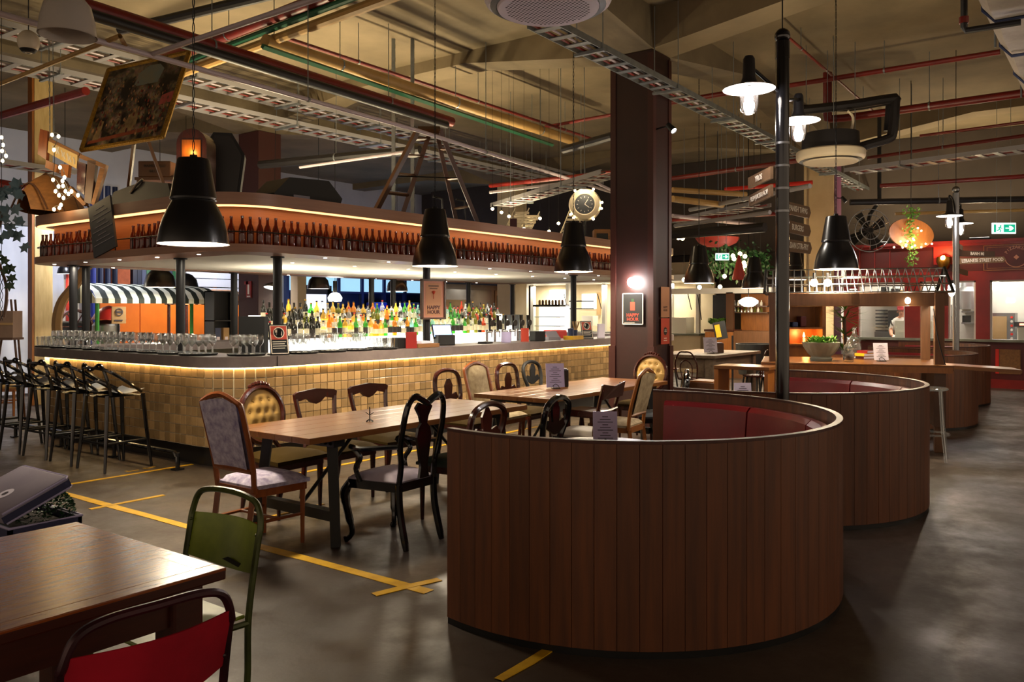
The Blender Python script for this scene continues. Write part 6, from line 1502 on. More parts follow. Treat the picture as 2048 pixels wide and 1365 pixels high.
MB().tube([ta - o, td - o], .05, 4).build('top_block', 'menu_wood', t, smooth=False); MB().tube([f1.lerp(ta, .5) - o, r2.lerp(td, .5) - o], .008, 4).build('stay', 'black_metal', t)
# round drum clock with bulbs
p = atd(1170, 410, 14.6); t = thing('drum_clock', 'round pale drum clock ringed with bulbs above the canopy', 'clock', p, YAW - PI / 2 - .15)
MB().lathe([(.175, -.11), (.19, -.12), (.26, -.1), (.28, -.05), (.28, .08), (.22, .1), (0, .1)], 40, (0, 0, 0), (0, 1, 0)).build('drum', 'ac_cream', t); MB().lathe([(0, -.09), (.175, -.09), (.185, -.11)], 40, (0, 0, 0), (0, 1, 0)).build('dial', 'slate', t)
for i in range(12): a = i * PI / 6; MB().box(-.004, -.094, .115, .004, -.091, .14, Matrix.Rotation(a, 4, 'Y')).build('hour_mark', 'white_paint', t, smooth=False)
for a in (2.2, .6): MB().box(-.005, -.097, 0, .005, -.094, .1, Matrix.Rotation(a, 4, 'Y')).build('hand', 'white_paint', t, smooth=False)
for a in (60, 105, 125, -15, 5, 215, 230, 300): MB().ball((.3 * math.cos(math.radians(a)), -.08, .3 * math.sin(math.radians(a))), .022, 8).build('bulb', 'fairy', t)
MB().cyl((0, 0, -.25), (0, 0, DZ - p.z), .02).build('stand', 'black_metal', t); lamp('clock_glow', 'POINT', (0, -.3, .25), 4, (1, .8, .5), .1, t)
for i, (u, v) in enumerate(((985, 418), (1003, 425), (1018, 433), (1027, 456), (1048, 458), (1080, 437), (1098, 463), (1117, 447))):
    p = atd(u, v, 13.6); p.z = max(p.z, DZ + .03); t = thing('festoon_bulb', 'single warm festoon bulb along the canopy top, number %d from the ladder' % (i + 1) if False else 'warm festoon bulb along the canopy top right of the ladder', 'lamp', p, group='festoon bulbs on the canopy'); MB().ball((0, 0, 0), .026, 8).build('bulb', 'fairy', t); MB().cyl((0, 0, .02), (0, 0, .07), .012, n=6).build('holder', 'black_matte', t); MB().cyl((0, 0, .06), (0, 0, CZ - p.z - .01), .003, n=4).build('cord', 'black_matte', t)
# bench, louvres, crate on the far canopy
t = thing('upturned_bench', 'dark bench with bent metal arms lying on the far canopy', 'bench', (9.95, 8.7, DZ), -.2)
MB().box(-.1, 0, .2, 1.25, .4, .26).build('seat', 'menu_wood', t, smooth=False)
for x in (0, .45): MB().tube([(x, .05, .24), (x - .03, .05, .6), (x - .2, .05, .62)], .014, 6).build('metal_arm', 'black_metal', t)
for x in (.05, 1.1): MB().box(x, .05, 0, x + .05, .35, .2).build('leg', 'menu_wood', t, smooth=False)
for i, (u, v, s) in enumerate(((1012, 440, 1), (1035, 412, 1), (1128, 430, 1.3))):
    p = atd(u, v, 14.3 + .5 * i); t = thing('louvre_panel', ('pale louvred panel leaning on the canopy near the ladder', 'pale louvred panel above the red post on the canopy', 'pale louvred panel leaning behind the drum clock')[i], 'panel', (p.x, p.y, DZ + .015), YAW - PI / 2)
    for k in range(9): MB().box(-.12 * s + .035 * k, .02 * k, .05 + .055 * k * s, .12 * s + .035 * k, .02 * k + .02, .09 + .055 * k * s).build('slat', 'ac_cream', t, smooth=False)
    MB().tube([(-.12 * s, 0, 0), (.16, .2, .6 * s)], .012, 4).tube([(.12 * s, 0, 0), (.4, .2, .6 * s)], .012, 4).build('rail', 'ac_cream', t)
t, w, h = oriented('picture_crate', 'open yellow wooden crate on the far canopy beside the column', 'crate', 1188, 455, 1221, 488, 15.0, .3, 'crate_wood'); t.location.z = DZ
MB().box(w * .15, -.01, h * .2, w * .85, 0, h * .75).build('opening_shade', 'black_matte', t, smooth=False)  # black plate on the solid box stands in for the shaded inside
t, w, h = oriented('red_post', 'short dark red post box on the canopy near the louvred panels', 'post', 1020, 432, 1034, 462, 12.6, .15, 'red_dark'); t.location.z = DZ
# unseen uplights added on the canopy roof to brighten the ceiling
for i, (x, y, w_) in enumerate(((7.0, 9.2, 1), (9.5, 9.2, 1), (12.2, 9.2, 1), (7.6, 10.6, 1))):
    t = thing('fill_uplight', 'linear lamp added unseen on the canopy roof to wash the ceiling', 'lamp', (x, y, DZ), 0 if w_ else PI / 2, group='added unseen lamps on the canopy roof'); MB().box(-.5, -.06, 0, .5, .06, .06).build('housing', 'black_metal', t, smooth=False); MB().box(-.47, -.045, .06, .47, .045, .066).build('diffuser', 'led_white', t, smooth=False)
    l = lamp('ceiling_fill_beam', 'AREA', (0, 0, .09), 34, (1, .8, .48), .3, t); l.data.shape = 'RECTANGLE'; l.data.size = .9; l.data.size_y = .1; l.rotation_euler = (PI, 0, 0)
# ------------------------------------------------------------------ behind the bar: left and middle background
def ybox(t, name, u0, v0, u1, v1, Y, th, mat, dy=0):
    a, b2 = aty(u0, v0, Y), aty(u1, v1, Y); o = t.location
    return MB().box(min(a.x, b2.x) - o.x, Y + dy - o.y, min(a.z, b2.z) - o.z, max(a.x, b2.x) - o.x, Y + dy + th - o.y, max(a.z, b2.z) - o.z).build(name, mat, t, smooth=False)
def ything(name, label, cat, u, Y): p = aty(u, 621, Y); return thing(name, label, cat, (p.x, Y, 0))
# cream pillar and pale screens
p = atd(82, 621, 14.2); t = thing('ply_pillar', 'pale plywood clad pillar seen through the left end of the bar', 'pillar', (p.x, p.y, 0)); MB().cbox(-.15, -.1, 0, .15, .1, CZ, .01).build('cladding', 'ply', t, smooth=False); MB().box(-.19, -.1, 0, -.155, .05, CZ).build('edge_board', 'honey_wood', t, smooth=False)
lamp('pillar_wash', 'POINT', (.35, -.5, 2.2), 2, (1, .9, .7), .1, t)
t = ything('fabric_screen', 'large white fabric screen at the far left behind the leaves', 'screen', 0, 16.5)
MB().grid(lambda a, b: (-2.5 + 3.6 * a, .06 * math.sin(a * 40 + b * 3) + .03 * math.sin(b * 9), .05 + 3.1 * b), 40, 10).build('cloth', 'white_wall', t); MB().cyl((-2.5, .05, 3.15), (1.1, .05, 3.15), .03).build('rail', 'galv', t)
for x in (-2.5, 1.1): MB().cyl((x, .05, 0), (x, .05, 3.2), .03).build('upright', 'galv', t)
lamp('screen_light', 'AREA', (.6, -2.2, 3.4), 30, (.8, .85, 1), .5, t).rotation_euler = (math.radians(50), 0, 0)
p = atd(18, 600, 11.5); t = thing('easel', 'wooden tripod easel at the far left behind the stools', 'easel', (p.x, p.y, 0), YAW - PI / 2)
for q in ((-.22, -.1), (.25, -.1), (.02, .35)): MB().tube([(.02 + q[0] * .1, q[1] * .3, 1.75), (q[0], q[1], 0)], .015, 5).build('leg', 'menu_wood', t)
MB().box(-.2, -.33, 1.2, .24, -.06, 1.23).build('ledge', 'menu_wood', t, smooth=False)
t2 = thing('cardboard_box', 'brown cardboard box standing on the easel', 'box', (p.x, p.y, 1.232), YAW - PI / 2); MB().box(-.12, -.33, 0, .25, -.11, .36).build('carton', 'cardboard', t2, smooth=False); MB().box(-.12, -.335, .17, .25, -.33, .2).build('packing_tape', 'tan_box', t2, smooth=False)
# patterned armchair at the left edge
upholstered_chair('honey wood armchair with brown patterned cloth at the far left edge', *atz(8, 830, 0)[:2], -.7, 'honey_wood', 'tufted', .98)
# tan ring sculpture, door, red post
t = ything('ring_sculpture', 'tall tan cut out ring sculpture behind the bar', 'sculpture', 165, 13.0)
MB().tube(smooth_path([(.5, 0, 2.45), (.1, 0, 2.3), (-.1, 0, 2.0), (-.32, 0, 1.7), (-.38, 0, 1.3), (-.25, 0, .9), (.1, 0, .45), (.5, 0, .2)], 5), .12, 6, flat=.5).build('arm', 'tan_box', t, smooth=False); MB().box(.3, -.2, 0, .75, .2, .25).build('foot', 'tan_box', t, smooth=False)
t = ything('white_door', 'white panelled door in the wall behind the bar', 'door', 132, 19.4); MB().box(-.45, 0, 0, .45, .06, 2.3).build('leaf', 'white_paint', t, smooth=False); MB().box(-.55, .0, 0, -.45, .1, 2.4).box(.45, 0, 0, .55, .1, 2.4).box(-.55, 0, 2.3, .55, .1, 2.4).build('frame', 'paper_grey', t, smooth=False); MB().ball((.36, -.03, 1.05), .04, 8).build('knob', 'brass', t)
t = ything('coffee_roaster', 'dark wheeled coffee roaster behind the bar glasses', 'machine', 150, 15.4)
MB().lathe([(.28, -.05), (.32, -.05), (.32, .05), (.28, .05)], 24, (0, 0, 1.3), (0, 1, 0)).build('wheel', 'mahogany', t); MB().cbox(-.2, .1, 0, .35, .6, 1.4, .03).build('body', 'black_matte', t, smooth=False); MB().cyl((.05, .3, 1.4), (.05, .3, 2.4), .07).build('flue', 'pipe_red', t)
for i in range(6): a = i * PI / 3; MB().cyl((0, 0, 1.3), (.29 * math.cos(a), 0, 1.3 + .29 * math.sin(a)), .012, n=5).build('spoke', 'mahogany', t)
t = ything('blue_pipes', 'bundle of blue vertical pipes on the white wall', 'pipes', 208, 19.2)
for i in range(4): MB().cyl((-.25 + .17 * i, 0, 0), (-.25 + .17 * i, 0, 4.5), .06, n=10).build('pipe', ('cobalt', 'navy', 'navy', 'hose')[i], t)
# striped awning carts
def awning_cart(u, Y, w, dep, label, c1, c2, post):
    t = ything('awning_cart', label, 'cart', u, Y); n = 22; dx = w / n
    for i in range(n):
        pts = [(0, 1.72), (0, 1.8), (.12, 1.93), (.35, 2.02), (dep, 2.08)]
        MB().grid(lambda a, b: (dx * (i + a), (lambda j, f: pts[j][0] * (1 - f) + pts[min(j + 1, 4)][0] * f)(min(int(b * 4), 3), b * 4 - min(int(b * 4), 3)), (lambda j, f: pts[j][1] * (1 - f) + pts[min(j + 1, 4)][1] * f)(min(int(b * 4), 3), b * 4 - min(int(b * 4), 3))), 1, 8).build('awning_stripe', c1 if i % 2 else c2, t)
    m = 9
    for i in range(m):   # barrel end facing the left
        y0, y1 = dep * i / m, dep * (i + 1) / m; f = lambda y: 1.8 + .28 * math.sin(min(1, y / .5) * PI / 2)
        MB().poly([(-.005, y0, 1.72), (-.005, y1, 1.72), (-.005, y1, f(y1)), (-.005, y0, f(y0))], (-.01, 0, 0)).build('end_stripe', c1 if i % 2 else c2, t, smooth=False)
    for x in (.05, w - .05):
        for y in (.06, dep - .06): MB().cyl((x, y, 0), (x, y, 1.78), .035, n=8).build('post', post, t)
    MB().box(0, 0, .85, w, dep, .92).build('counter', 'white_paint', t, smooth=False); MB().box(.05, .05, .25, w - .05, dep - .05, .85).build('cabinet', 'orange_panel' if post == 'green_paint' else 'menu_wood', t, smooth=False)
    return t
awning_cart(192, 13.9, 2.35, .9, 'food cart with green posts and a black and white striped awning', 'awning_dark', 'awning_white', 'green_paint')
awning_cart(372, 16.2, 1.6, .8, 'second cart with an orange lit striped awning beside the black shelf', 'menu_wood', 'poster_tan', 'mahogany')
t = ything('orange_wall', 'row of glossy orange wall panels behind the striped cart', 'panel', 200, 18.6)
for i in range(4): MB().cbox(.95 * i, 0, 0, .95 * i + .935, .08, 1.85, .01).build('panel', 'orange_panel', t, smooth=False)
lamp('panel_light', 'AREA', (1.6, -1.3, 2.9), 28, (1, .9, .75), .3, t).rotation_euler = (math.radians(40), 0, 0)
t = ything('book_wall', 'tall shelf of dark blue and green spines above the orange panels', 'shelf', 232, 19.3)
MB().box(-.15, 0, 1.95, .35, .3, 3.6).build('brick_pier', 'brick', t, smooth=False)
rnd = random.Random(6)
for i in range(26): MB().box(.42 + .115 * i, 0, 1.98, .525 + .115 * i, .25, 3.4 + rnd.uniform(-.1, .1)).build('spine', rnd.choice(['navy', 'hose', 'black_matte', 'navy', 'pipe_green', 'orange_panel', 'hose']), t, smooth=False)
t = ything('drink_urn', 'steel drink urn with a red and white parasol on the striped cart', 'urn', 212, 14.2); t.location.z = .921
MB().lathe([(0, 0), (.2, 0), (.22, .05), (.22, .42), (.16, .5), (0, .52)], 24).build('tank', 'steel', t); MB().cyl((0, -.22, .12), (0, -.32, .12), .02).build('tap', 'chrome', t); MB().lathe([(.28, .52), (.2, .66), (.08, .74), (0, .76)], 16, (.05, 0, 0)).build('parasol', 'red_paint', t)
t = ything('notice_board', 'tan notice with a round dark symbol by the drink urn', 'notice', 238, 13.5); t.location.z = 1.131 if False else 0
MB().box(-.12, 0, 1.38, .12, .02, 1.66).build('card', 'tan_box', t, smooth=False); MB().lathe([(.05, 0), (.065, 0), (.065, .004), (.05, .004)], 20, (0, -.004, 1.57), (0, -1, 0)).build('ring_symbol', 'ink', t); MB().box(-.04, -.006, 1.555, .04, -.002, 1.585).box(-.08, -.006, 1.42, .06, -.002, 1.445).build('print', 'ink', t, smooth=False); MB().cyl((0, .02, 0), (0, .02, 1.4), .015).build('stake', 'black_metal', t)
t = ything('mesh_screen', 'corrugated silver screen wall behind the second cart', 'screen', 372, 19.0)
for i in range(15): MB().box(0, .02 * (i % 2), .22 * i, 2.0, .06 + .02 * (i % 2), .2 + .22 * i).build('corrugation', 'corrugated', t, smooth=False)
lamp('screen_light', 'AREA', (1, -1.2, 3.2), 22, (.85, .9, 1), .4, t).rotation_euler = (math.radians(40), 0, 0)
t = ything('black_shelf', 'black open shelf with a blue and a tan file beside the brown column', 'shelf', 428, 13.2)
MB().box(0, .28, .9, .5, .3, 1.95).box(0, 0, .9, .02, .3, 1.95).box(.48, 0, .9, .5, .3, 1.95).box(0, 0, 1.4, .5, .3, 1.42).box(0, 0, .9, .5, .3, .92).box(0, 0, 1.93, .5, .3, 1.95).box(.02, .1, 0, .48, .3, .9).build('carcass', 'black_matte', t, smooth=False)
for i, mm in enumerate(('navy', 'tan_box')): b = thing('file_box', ('blue file standing on the black shelf', 'tan file standing on the black shelf')[i], 'file', (t.location.x + .12 + .17 * i, 13.25, .921)); MB().box(-.06, 0, 0, .06, .2, .36).build('cover', mm, b, smooth=False); MB().box(-.03, -.004, .08, .03, 0, .2).build('spine_label', 'paper', b, smooth=False)
# white doorway and blue windows behind the spirits
t = ything('window_bay', 'bank of blue lit windows behind the spirit bottles', 'window', 660, 19.4)
w0 = aty(575, 621, 19.4).x - t.location.x; w1 = aty(850, 621, 19.4).x - t.location.x
MB().box(w0, .1, 1.35, w1, .14, 3.4).build('glazing', 'hose', t, smooth=False); MB().box(w0, .05, 2.15, w1, .09, 3.4).build('bright_transom', 'sky_blue', t, smooth=False)
for i in range(7): x = w0 + (w1 - w0) * i / 6; MB().box(x - .05, -.02, 0, x + .05, .1, 3.5).build('mullion', 'navy', t, smooth=False)
for z in (1.35, 2.12): MB().box(w0, -.01, z, w1, .1, z + .06).build('rail', 'navy', t, smooth=False)
for i in range(5): MB().cbox(w0 + 2.2 + .75 * i, -.5, 0, w0 + 2.75 + .75 * i, -.1, 1.7 + .15 * (i % 2), .03).build('equipment', 'cobalt' if i % 2 else 'black_matte', t, smooth=False)
lamp('blue_light', 'POINT', ((w0 + w1) / 2, -1.5, 1.6), 16, (.25, .35, 1), .2, t)
t = ything('doorway', 'bright white doorway with a dark frame behind the spirit bottles', 'doorway', 625, 18.4); MB().box(-.5, 0, 0, .5, .05, 2.05).build('lit_opening', 'sky_white', t, smooth=False); MB().box(-.65, -.05, 0, -.5, .1, 2.2).box(.5, -.05, 0, .65, .1, 2.2).box(-.65, -.05, 2.05, .65, .1, 2.3).build('frame', 'slate', t, smooth=False)
t = ything('timber_post', 'pale timber post left of the white doorway', 'post', 597, 17.0); MB().cbox(-.14, -.14, 0, .14, .14, 4.8, .01).build('shaft', 'warm_wall', t, smooth=False)
p = atd(670, 598, 16.4); t = thing('globe_pendant', 'small glowing half globe pendant above the spirits', 'lamp', p); MB().lathe([(0, -.06), (.12, -.05), (.14, .02), (.09, .1), (0, .13)], 20).build('glass', 'globe', t); MB().cyl((0, 0, .12), (0, 0, .35), .04).cyl((0, 0, .3), (0, 0, CZ - p.z - .01), .006, n=5).build('stem', 'black_matte', t)
p = atd(545, 577, 15.6); t = thing('angle_lamp', 'tilted white lit dish lamp left of the near post', 'lamp', p); MB().lathe([(.17, 0), (.15, .05), (.05, .1), (0, .12)], 20, (0, 0, 0), (.25, .1, 1)).build('dish', 'steel', t); MB().lathe([(0, .015), (.16, .01)], 20, (0, 0, 0), (.25, .1, 1)).build('lens', 'lit_white', t); MB().cyl((.03, .01, .1), (.1, .03, CZ - p.z - .01), .006, n=5).build('cord', 'black_matte', t)
# wooden cabinets and white cafe at the far end
t = ything('glazed_cabinet', 'tall dark wooden cabinet with glazed doors behind the beer taps', 'cabinet', 985, 15.6)
MB().box(-2.4, 0, 0, 1.3, .45, 2.35).build('carcass', 'menu_wood', t, smooth=False)
for i in range(2):
    d0 = MB().box(.1 + .6 * i, -.03, .6, .64 + .6 * i, 0, 2.2).build('door', 'stall_wood', t, smooth=False); MB().box(.17 + .6 * i, -.04, .75, .57 + .6 * i, -.03, 2.05).build('glass', 'black_gloss', d0, smooth=False); MB().ball((.6 + .6 * i * 0, -.05, 1.3), .02, 6).build('knob', 'brass', d0)
MB().box(-2.3, -.03, .6, -.1, 0, 2.2).build('panel', 'mahogany', t, smooth=False); MB().box(-2.2, -.05, 1.5, -1.2, -.03, 1.9).build('carved_sign', 'tan_box', t, smooth=False)
# cafe stall (white) on the right wall seen left of the column
CX = 20.6
cf = thing('cafe_stall', 'white cafe stall with lit openings beyond the end of the bar', 'stall', (CX, 0, 0))
def cbx(name, u0, v0, u1, v1, th, mat, dx=0):
    a, b2 = atx(u0, v0, CX), atx(u1, v1, CX); return MB().box(dx - th, min(a.y, b2.y), min(a.z, b2.z), dx, max(a.y, b2.y), max(a.z, b2.z)).build(name, mat, cf, smooth=False)
ya = atx(1050, 621, CX).y; yb = atx(1420, 621, CX).y
MB().box(.3, yb, 0, .4, ya, 2.9).build('back_wall', 'warm_wall', cf, smooth=False); MB().box(-1.2, yb, 2.35, .4, ya, 2.5).build('canopy', 'white_paint', cf, smooth=False)
for u in (1066, 1080, 1150, 1222, 1355, 1408): cbx('upright', u - 3, 562, u + 3, 700, .12, 'white_paint', -.3)
MB().box(-.6, yb, .0, .2, ya, .95).build('counter_front', 'warm_wall', cf, smooth=False); MB().box(-.7, yb, .95, .25, ya, 1.0).build('counter_top', 'stone', cf, smooth=False)
for v in (602, 617): cbx('hanging_rail', 1158, v, 1206, v + 2, .04, 'black_metal', -.5)
cbx('timber_strip', 1186, 585, 1193, 630, .05, 'tan_box', .25); cbx('white_board', 1155, 588, 1185, 618, .04, 'lit_white', .28); cbx('white_board', 1090, 580, 1122, 616, .04, 'lit_white', .28)
for u, v0, v1 in ((1375, 585, 620), (1395, 590, 640), (1128, 588, 625), (1195, 588, 618)): a, b2 = atx(u, v0, CX - .6), atx(u + 8, v1, CX - .6); MB().tube([(a.x - CX, a.y, a.z), (b2.x - CX, b2.y, b2.z)], .012, 5).build('stay_rod', 'black_metal', cf)
cbx('fridge_stack', 1362, 635, 1390, 690, .5, 'ceramic', -.05); cbx('milk_crate', 1178, 632, 1200, 652, .3, 'ceramic', -.1)
for y in (ya - .8, (ya + yb) / 2, yb + 1.0): lamp('cafe_light', 'AREA', (-.4, y, 2.3), 20, (1, .9, .72), .4, cf)
t = thing('cake_fridge', 'lit glass cake fridge in the white cafe', 'fridge', (CX - 1.32, atx(1097, 621, CX - 1.3).y, .0)); MB().box(-.1, -.45, 0, .4, .45, .95).build('base', 'black_matte', t, smooth=False); MB().box(.2, -.45, .95, .4, .45, 1.75).build('back', 'lit_white', t, smooth=False)
for z in (1.15, 1.4): MB().box(-.05, -.43, z, .2, .43, z + .02).build('shelf', 'steel', t, smooth=False)
MB().box(-.1, -.45, .95, -.08, .45, 1.7).build('front_glass', 'pane_glass', t, smooth=False); MB().box(-.1, -.45, 1.7, .4, .45, 1.76).build('top', 'black_metal', t, smooth=False)
for i in range(8): b = thing('bottle', 'small jar on top of the cake fridge', 'jar', (CX - 1.17, t.location.y - .38 + .11 * i, 1.761), group='jars on the cake fridge'); MB().lathe([(0, 0), (.035, 0), (.035, .1), (.02, .13), (0, .13)], 8).build('body', ('menu_wood', 'tan_box')[i % 2], b)
# far bistro right of the column: cabinets, shelf, lamp, bird chair
bx = thing('bistro_counter', 'timber bistro counter with dark shelves beyond the weathered table', 'counter', (18.9, 0, 0))
def bbx(name, u0, v0, u1, v1, th, mat, dx=0):
    a, b2 = atx(u0, v0, 18.9), atx(u1, v1, 18.9); return MB().box(dx, min(a.y, b2.y), min(a.z, b2.z), dx + th, max(a.y, b2.y), max(a.z, b2.z)).build(name, mat, bx, smooth=False)
bbx('counter_front', 1410, 664, 1466, 800, .5, 'honey_wood'); bbx('counter_top', 1408, 659, 1468, 664, .6, 'table_edge'); bbx('dark_post', 1452, 585, 1466, 660, .1, 'menu_wood'); bbx('shelf_back', 1466, 588, 1530, 665, .05, 'honey_wood', .5); bbx('lower_counter', 1466, 662, 1545, 800, .5, 'stall_wood')
for v in (612, 625): bbx('shelf', 1466, v, 1530, v + 2, .35, 'menu_wood', .15)
bbx('beam', 1340, 578, 1545, 586, .2, 'white_paint'); bbx('glass_door', 1412, 590, 1450, 655, .04, 'black_gloss', .4)
rnd = random.Random(12)
for v in (612, 625):
    for i in range(9):
        q = atx(1470 + 6.6 * i, v, 19.15); b = thing('shelf_bottle', 'bottle on the %s shelf of the far bistro' % ('upper' if v == 612 else 'lower'), 'bottle', (19.15, q.y, atx(1470 + 6.6 * i, v, 18.9).z + .001), group='bottles on the bistro shelves'); MB().lathe([(0, 0), (.03, 0), (.03, .07), (.012, .1), (.012, .13), (0, .13)], 8).build('glass', rnd.choice(['dark_bottle', 'spirit_olive', 'ceramic', 'spirit_clear']), b)
p = atx(1497, 604, 17.95); t = thing('schoolhouse_lamp', 'white opal schoolhouse lamp in the far bistro', 'lamp', p); MB().lathe([(0, -.11), (.1, -.1), (.2, -.03), (.21, .02), (.12, .08), (.06, .1)], 24).build('opal_glass', 'globe', t); MB().cyl((0, 0, .1), (0, 0, CZ - p.z - .01), .01, n=6).build('stem', 'black_metal', t); lamp('opal_light', 'POINT', (0, 0, -.2), 14, (1, .8, .5), .15, t)
p = atx(1432, 655, 18.9); t = thing('herb_pot', 'bushy herb pot on the far bistro counter', 'plant', (18.98, p.y, atx(1432, 659, 18.9).z + .003))
b = MB(); rnd = random.Random(3)
for i in range(120): a = rnd.uniform(0, 6.3); b.leaf((.1 * math.cos(a), .16 * math.sin(a), .1 + rnd.uniform(0, .12)), (math.cos(a), math.sin(a), rnd.uniform(.2, 1.2)), (0, 0, 1), .1, .03)
b.build('leaves', 'leaf_mid', t, kind='stuff'); MB().lathe([(0, 0), (.1, 0), (.12, .12), (0, .12)], 12).build('pot', 'ceramic', t)
p = atd(1465, 660, 16.5); t = thing('menu_stand', 'yellow and black menu stand at the bistro counter', 'stand', (p.x, p.y, 0), YAW - PI / 2); MB().box(-.12, -.02, 1.05, .12, .02, 1.4, Matrix.Rotation(-.2, 4, 'Y')).build('panel', 'poster_black', t, smooth=False); MB().box(-.1, -.026, 1.1, .0, -.021, 1.35, Matrix.Rotation(-.2, 4, 'Y')).build('yellow_print', 'tape', t, smooth=False); MB().cyl((0, 0, 0), (0, 0, 1.1), .02).build('leg', 'black_metal', t)
p = atz(1512, 810, 0); t = thing('tub_chair', 'black tub chair by the bistro counter', 'chair', (*atd(1512, 700, 15)[:2], 0), 2); MB().lathe([(.3, .45), (.33, .7), (.36, 1.0), (.33, 1.0), (.28, .6), (0, .5)], 20).build('shell', 'black_matte', t)
for i in range(4): a = i * PI / 2; MB().cyl((.2 * math.cos(a), .2 * math.sin(a), .48), (.26 * math.cos(a), .26 * math.sin(a), 0), .018, n=6).build('leg', 'black_metal', t)
# curio cabinet with a candle behind the stall
A0, A1 = atd(1560, 702, 14.2), atd(1652, 604, 14.2); w = math.hypot(A1.x - A0.x, A1.y - A0.y); t = thing('curio_cabinet', 'wooden curio cabinet with a glowing candle niche behind the stall', 'cabinet', (A0.x, A0.y, 0), YAW - PI / 2)
z0, z1 = A0.z, A1.z
MB().box(0, .35, 0, w, .38, z1).box(0, 0, 0, .06, .36, z1).box(w - .06, 0, 0, w, .36, z1).box(0, 0, z1 - .06, w, .36, z1).box(0, 0, 1.28, w, .36, 1.31).box(0, 0, 1.0, w, .36, 1.03).box(.06, .04, 0, w - .06, .34, 1.0).build('carcass', 'honey_wood', t, smooth=False)
MB().cyl((w * .6, .18, 1.032), (w * .6, .18, 1.12), .025).build('candle', 'ceramic', t); MB().lathe([(0, 0), (.02, .025), (.012, .07), (0, .1)], 10, (w * .6, .18, 1.125)).build('flame', 'flame', t); lamp('candle_light', 'POINT', (w * .6, .08, 1.2), 5, (1, .4, .1), .04, t)
for i in range(3): MB().cbox(.1 + .14 * i, .08, 1.311, .2 + .14 * i, .3, 1.4 + .1 * (i == 2), .02).build('curio', ('slate', 'navy', 'red_dark')[i], t, smooth=False)
t = thing('potted_palm', 'spiky leaved palm in front of the curio cabinet', 'plant', (*atd(1690, 690, 13.4)[:2], 0))
MB().tube([(0, 0, .3), (.03, 0, 1.0), (0, .02, 1.5)], .03, 6).build('stem', 'menu_wood', t); MB().lathe([(0, 0), (.18, 0), (.22, .32), (0, .3)], 16).build('pot', 'brick', t)
b = MB(); rnd = random.Random(21)
for i in range(130):
    a = rnd.uniform(0, 6.3); z = rnd.choice((.95, 1.2, 1.45, 1.6)); b.leaf((0, 0, z), (math.cos(a), math.sin(a), rnd.uniform(-.3, .9)), (0, 0, 1), rnd.uniform(.25, .42), .014)
b.build('fronds', 'leaf_mid', t, kind='stuff')
# greenery band with bulbs and red umbrellas far right of the column
p = atd(1465, 520, 17.8); t = thing('leaf_garland', 'long hanging green garland with warm bulbs beyond the column', 'plant', p, YAW - PI / 2)
b = MB(); rnd = random.Random(31)
for i in range(700): b.leaf((rnd.uniform(-.75, .8), rnd.uniform(-.1, .1), rnd.gauss(0, .14)), (rnd.uniform(-1, 1), rnd.uniform(-1, 1), rnd.uniform(-1, .5)), (0, -1, .4), .11, .03)
b.build('foliage', 'leaf_dark', t, kind='stuff')
for i, (u, v) in enumerate(((1466, 512), (1480, 508), (1490, 513), (1488, 526), (1490, 532), (1485, 540), (1449, 553), (1440, 574), (1399, 575), (1368, 560), (1357, 476), (1365, 477), (1468, 518))):
    q = atd(u, v, 17.3) - p; q = Matrix.Rotation(-(YAW - PI / 2), 4, 'Z') @ q; MB().ball(q, .045, 8).build('bulb', 'fairy', t); MB().cyl(q, (q.x, q.y, max(q.z + .1, .15)), .004, n=4).build('cord', 'black_matte', t)
MB().cyl((-.6, 0, .1), (-.6, 0, CZ - p.z - .01), .006, n=4).cyl((.6, 0, .1), (.6, 0, CZ - p.z - .01), .006, n=4).build('hanging_wire', 'black_matte', t)
lamp('garland_glow', 'POINT', (0, -.6, -.2), 14, (1, .72, .38), .2, t)
p = atd(1435, 488, 18.6); t = thing('umbrella', 'open red paper umbrella hanging upside down beyond the column', 'umbrella', p, .3); MB().lathe([(.02, -.08), (.25, -.06), (.42, .02), (.5, .13)], 10).build('canopy', 'umbrella_red', t); MB().cyl((0, 0, -.1), (0, 0, CZ - p.z - .01), .008, n=5).build('shaft', 'black_matte', t)
for i in range(10): a = i * 2 * PI / 10; MB().tube([(0, 0, -.06), (.25 * math.cos(a), .25 * math.sin(a), -.05), (.5 * math.cos(a), .5 * math.sin(a), .13)], .006, 4).build('rib', 'menu_wood', t)
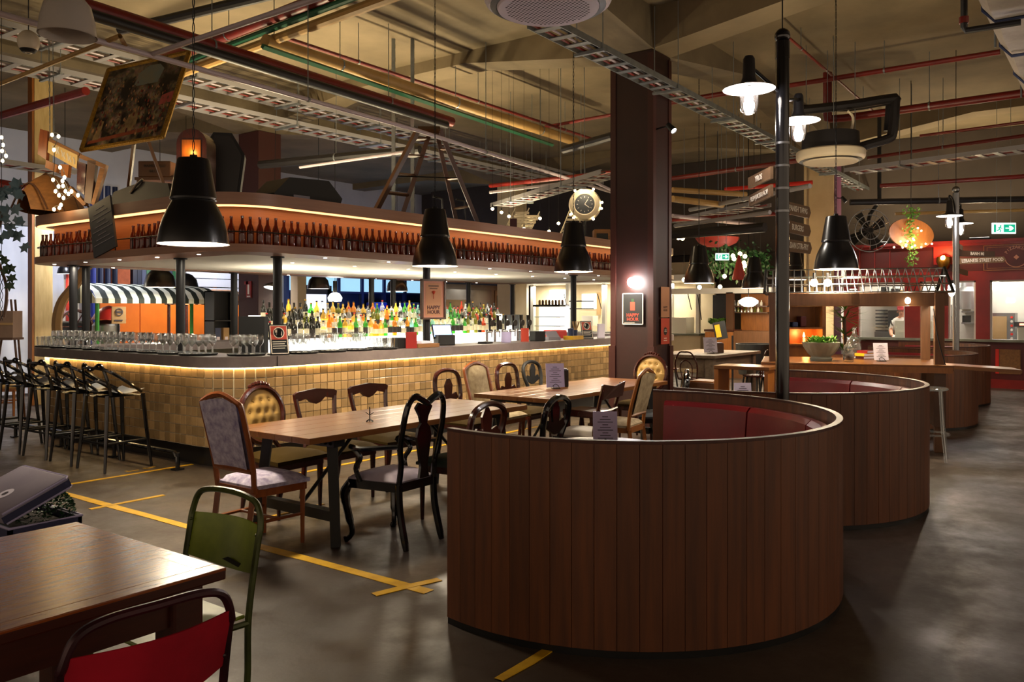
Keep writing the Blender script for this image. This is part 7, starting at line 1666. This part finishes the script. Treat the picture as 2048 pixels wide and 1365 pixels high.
p = atd(1478, 560, 17.0); t = thing('umbrella', 'closed red umbrella hanging point up beside the garland', 'umbrella', p); MB().lathe([(.13, 0), (.14, .03), (.06, .35), (.02, .5), (0, .52)], 10).build('canopy', 'umbrella_red', t); MB().cyl((0, 0, -.12), (0, 0, CZ - p.z - .01), .008, n=5).build('shaft', 'menu_wood', t)
# vine hanging at the left edge
p = atd(8, 500, 6.8); t = thing('hanging_vine', 'leafy green and blue grey vine hanging at the left edge', 'plant', p, YAW - PI / 2)
MB().tube(smooth_path([(-.05, 0, CZ - p.z - .01), (-.06, 0, .6), (-.02, 0, .3), (-.08, .02, 0), (.02, 0, -.3), (.0, 0, -.55)], 5), .012, 6).build('stem', 'menu_wood', t)
def ivy(c, a, s, mat):
    pts = [(0, 0), (.25, .2), (.55, .12), (.45, .45), (.6, .75), (.25, .7), (0, 1.05), (-.25, .7), (-.6, .75), (-.45, .45), (-.55, .12), (-.25, .2)]
    ca, sa = math.cos(a), math.sin(a); m = MB().add([(c[0] + s * (x * ca - y * sa), c[1] + .015 * math.sin(x * 5) - .04 * abs(x) * s, c[2] + s * (x * sa + y * ca)) for x, y in pts], [(0, 1, 2, 3), (0, 3, 4, 5), (0, 5, 6, 7), (0, 7, 8, 9), (0, 9, 10, 11)]); m.build('leaf', mat, t)
rnd = random.Random(17)
for i in range(26): ivy((rnd.uniform(-.12, .14), rnd.uniform(-.06, .04), rnd.uniform(.05, .5)), rnd.uniform(0, 6.3), rnd.uniform(.06, .1), 'leaf_blue')
for u, v, a in ((18, 525, 2.6), (28, 540, 2.9), (26, 560, 3.3), (8, 515, 2.2), (10, 545, 3.8), (4, 560, 2.0), (24, 575, 3.1)): ivy(((u - 8) * 6.8 / FPX, -.03, (500 - v) * 6.8 / FPX + .05), a, .085, 'leaf_dark')
t = thing('ball_chain', 'small black chain hanging beside the vine at the left edge', 'chain', atd(3, 600, 8)); chain((0, 0, -.2), (0, 0, .25), .012).build('links', 'black_metal', t); MB().cyl((0, 0, .24), (0, 0, CZ - t.location.z - .01), .003, n=4).build('cord', 'black_matte', t)
# added dark sheet standing in for the unlit ceiling space beyond the shop
MB().box(21.0, -6, 3.1, 21.3, 19, CZ - .01).build('trim_1', 'dark_wall', kind='structure', smooth=False)
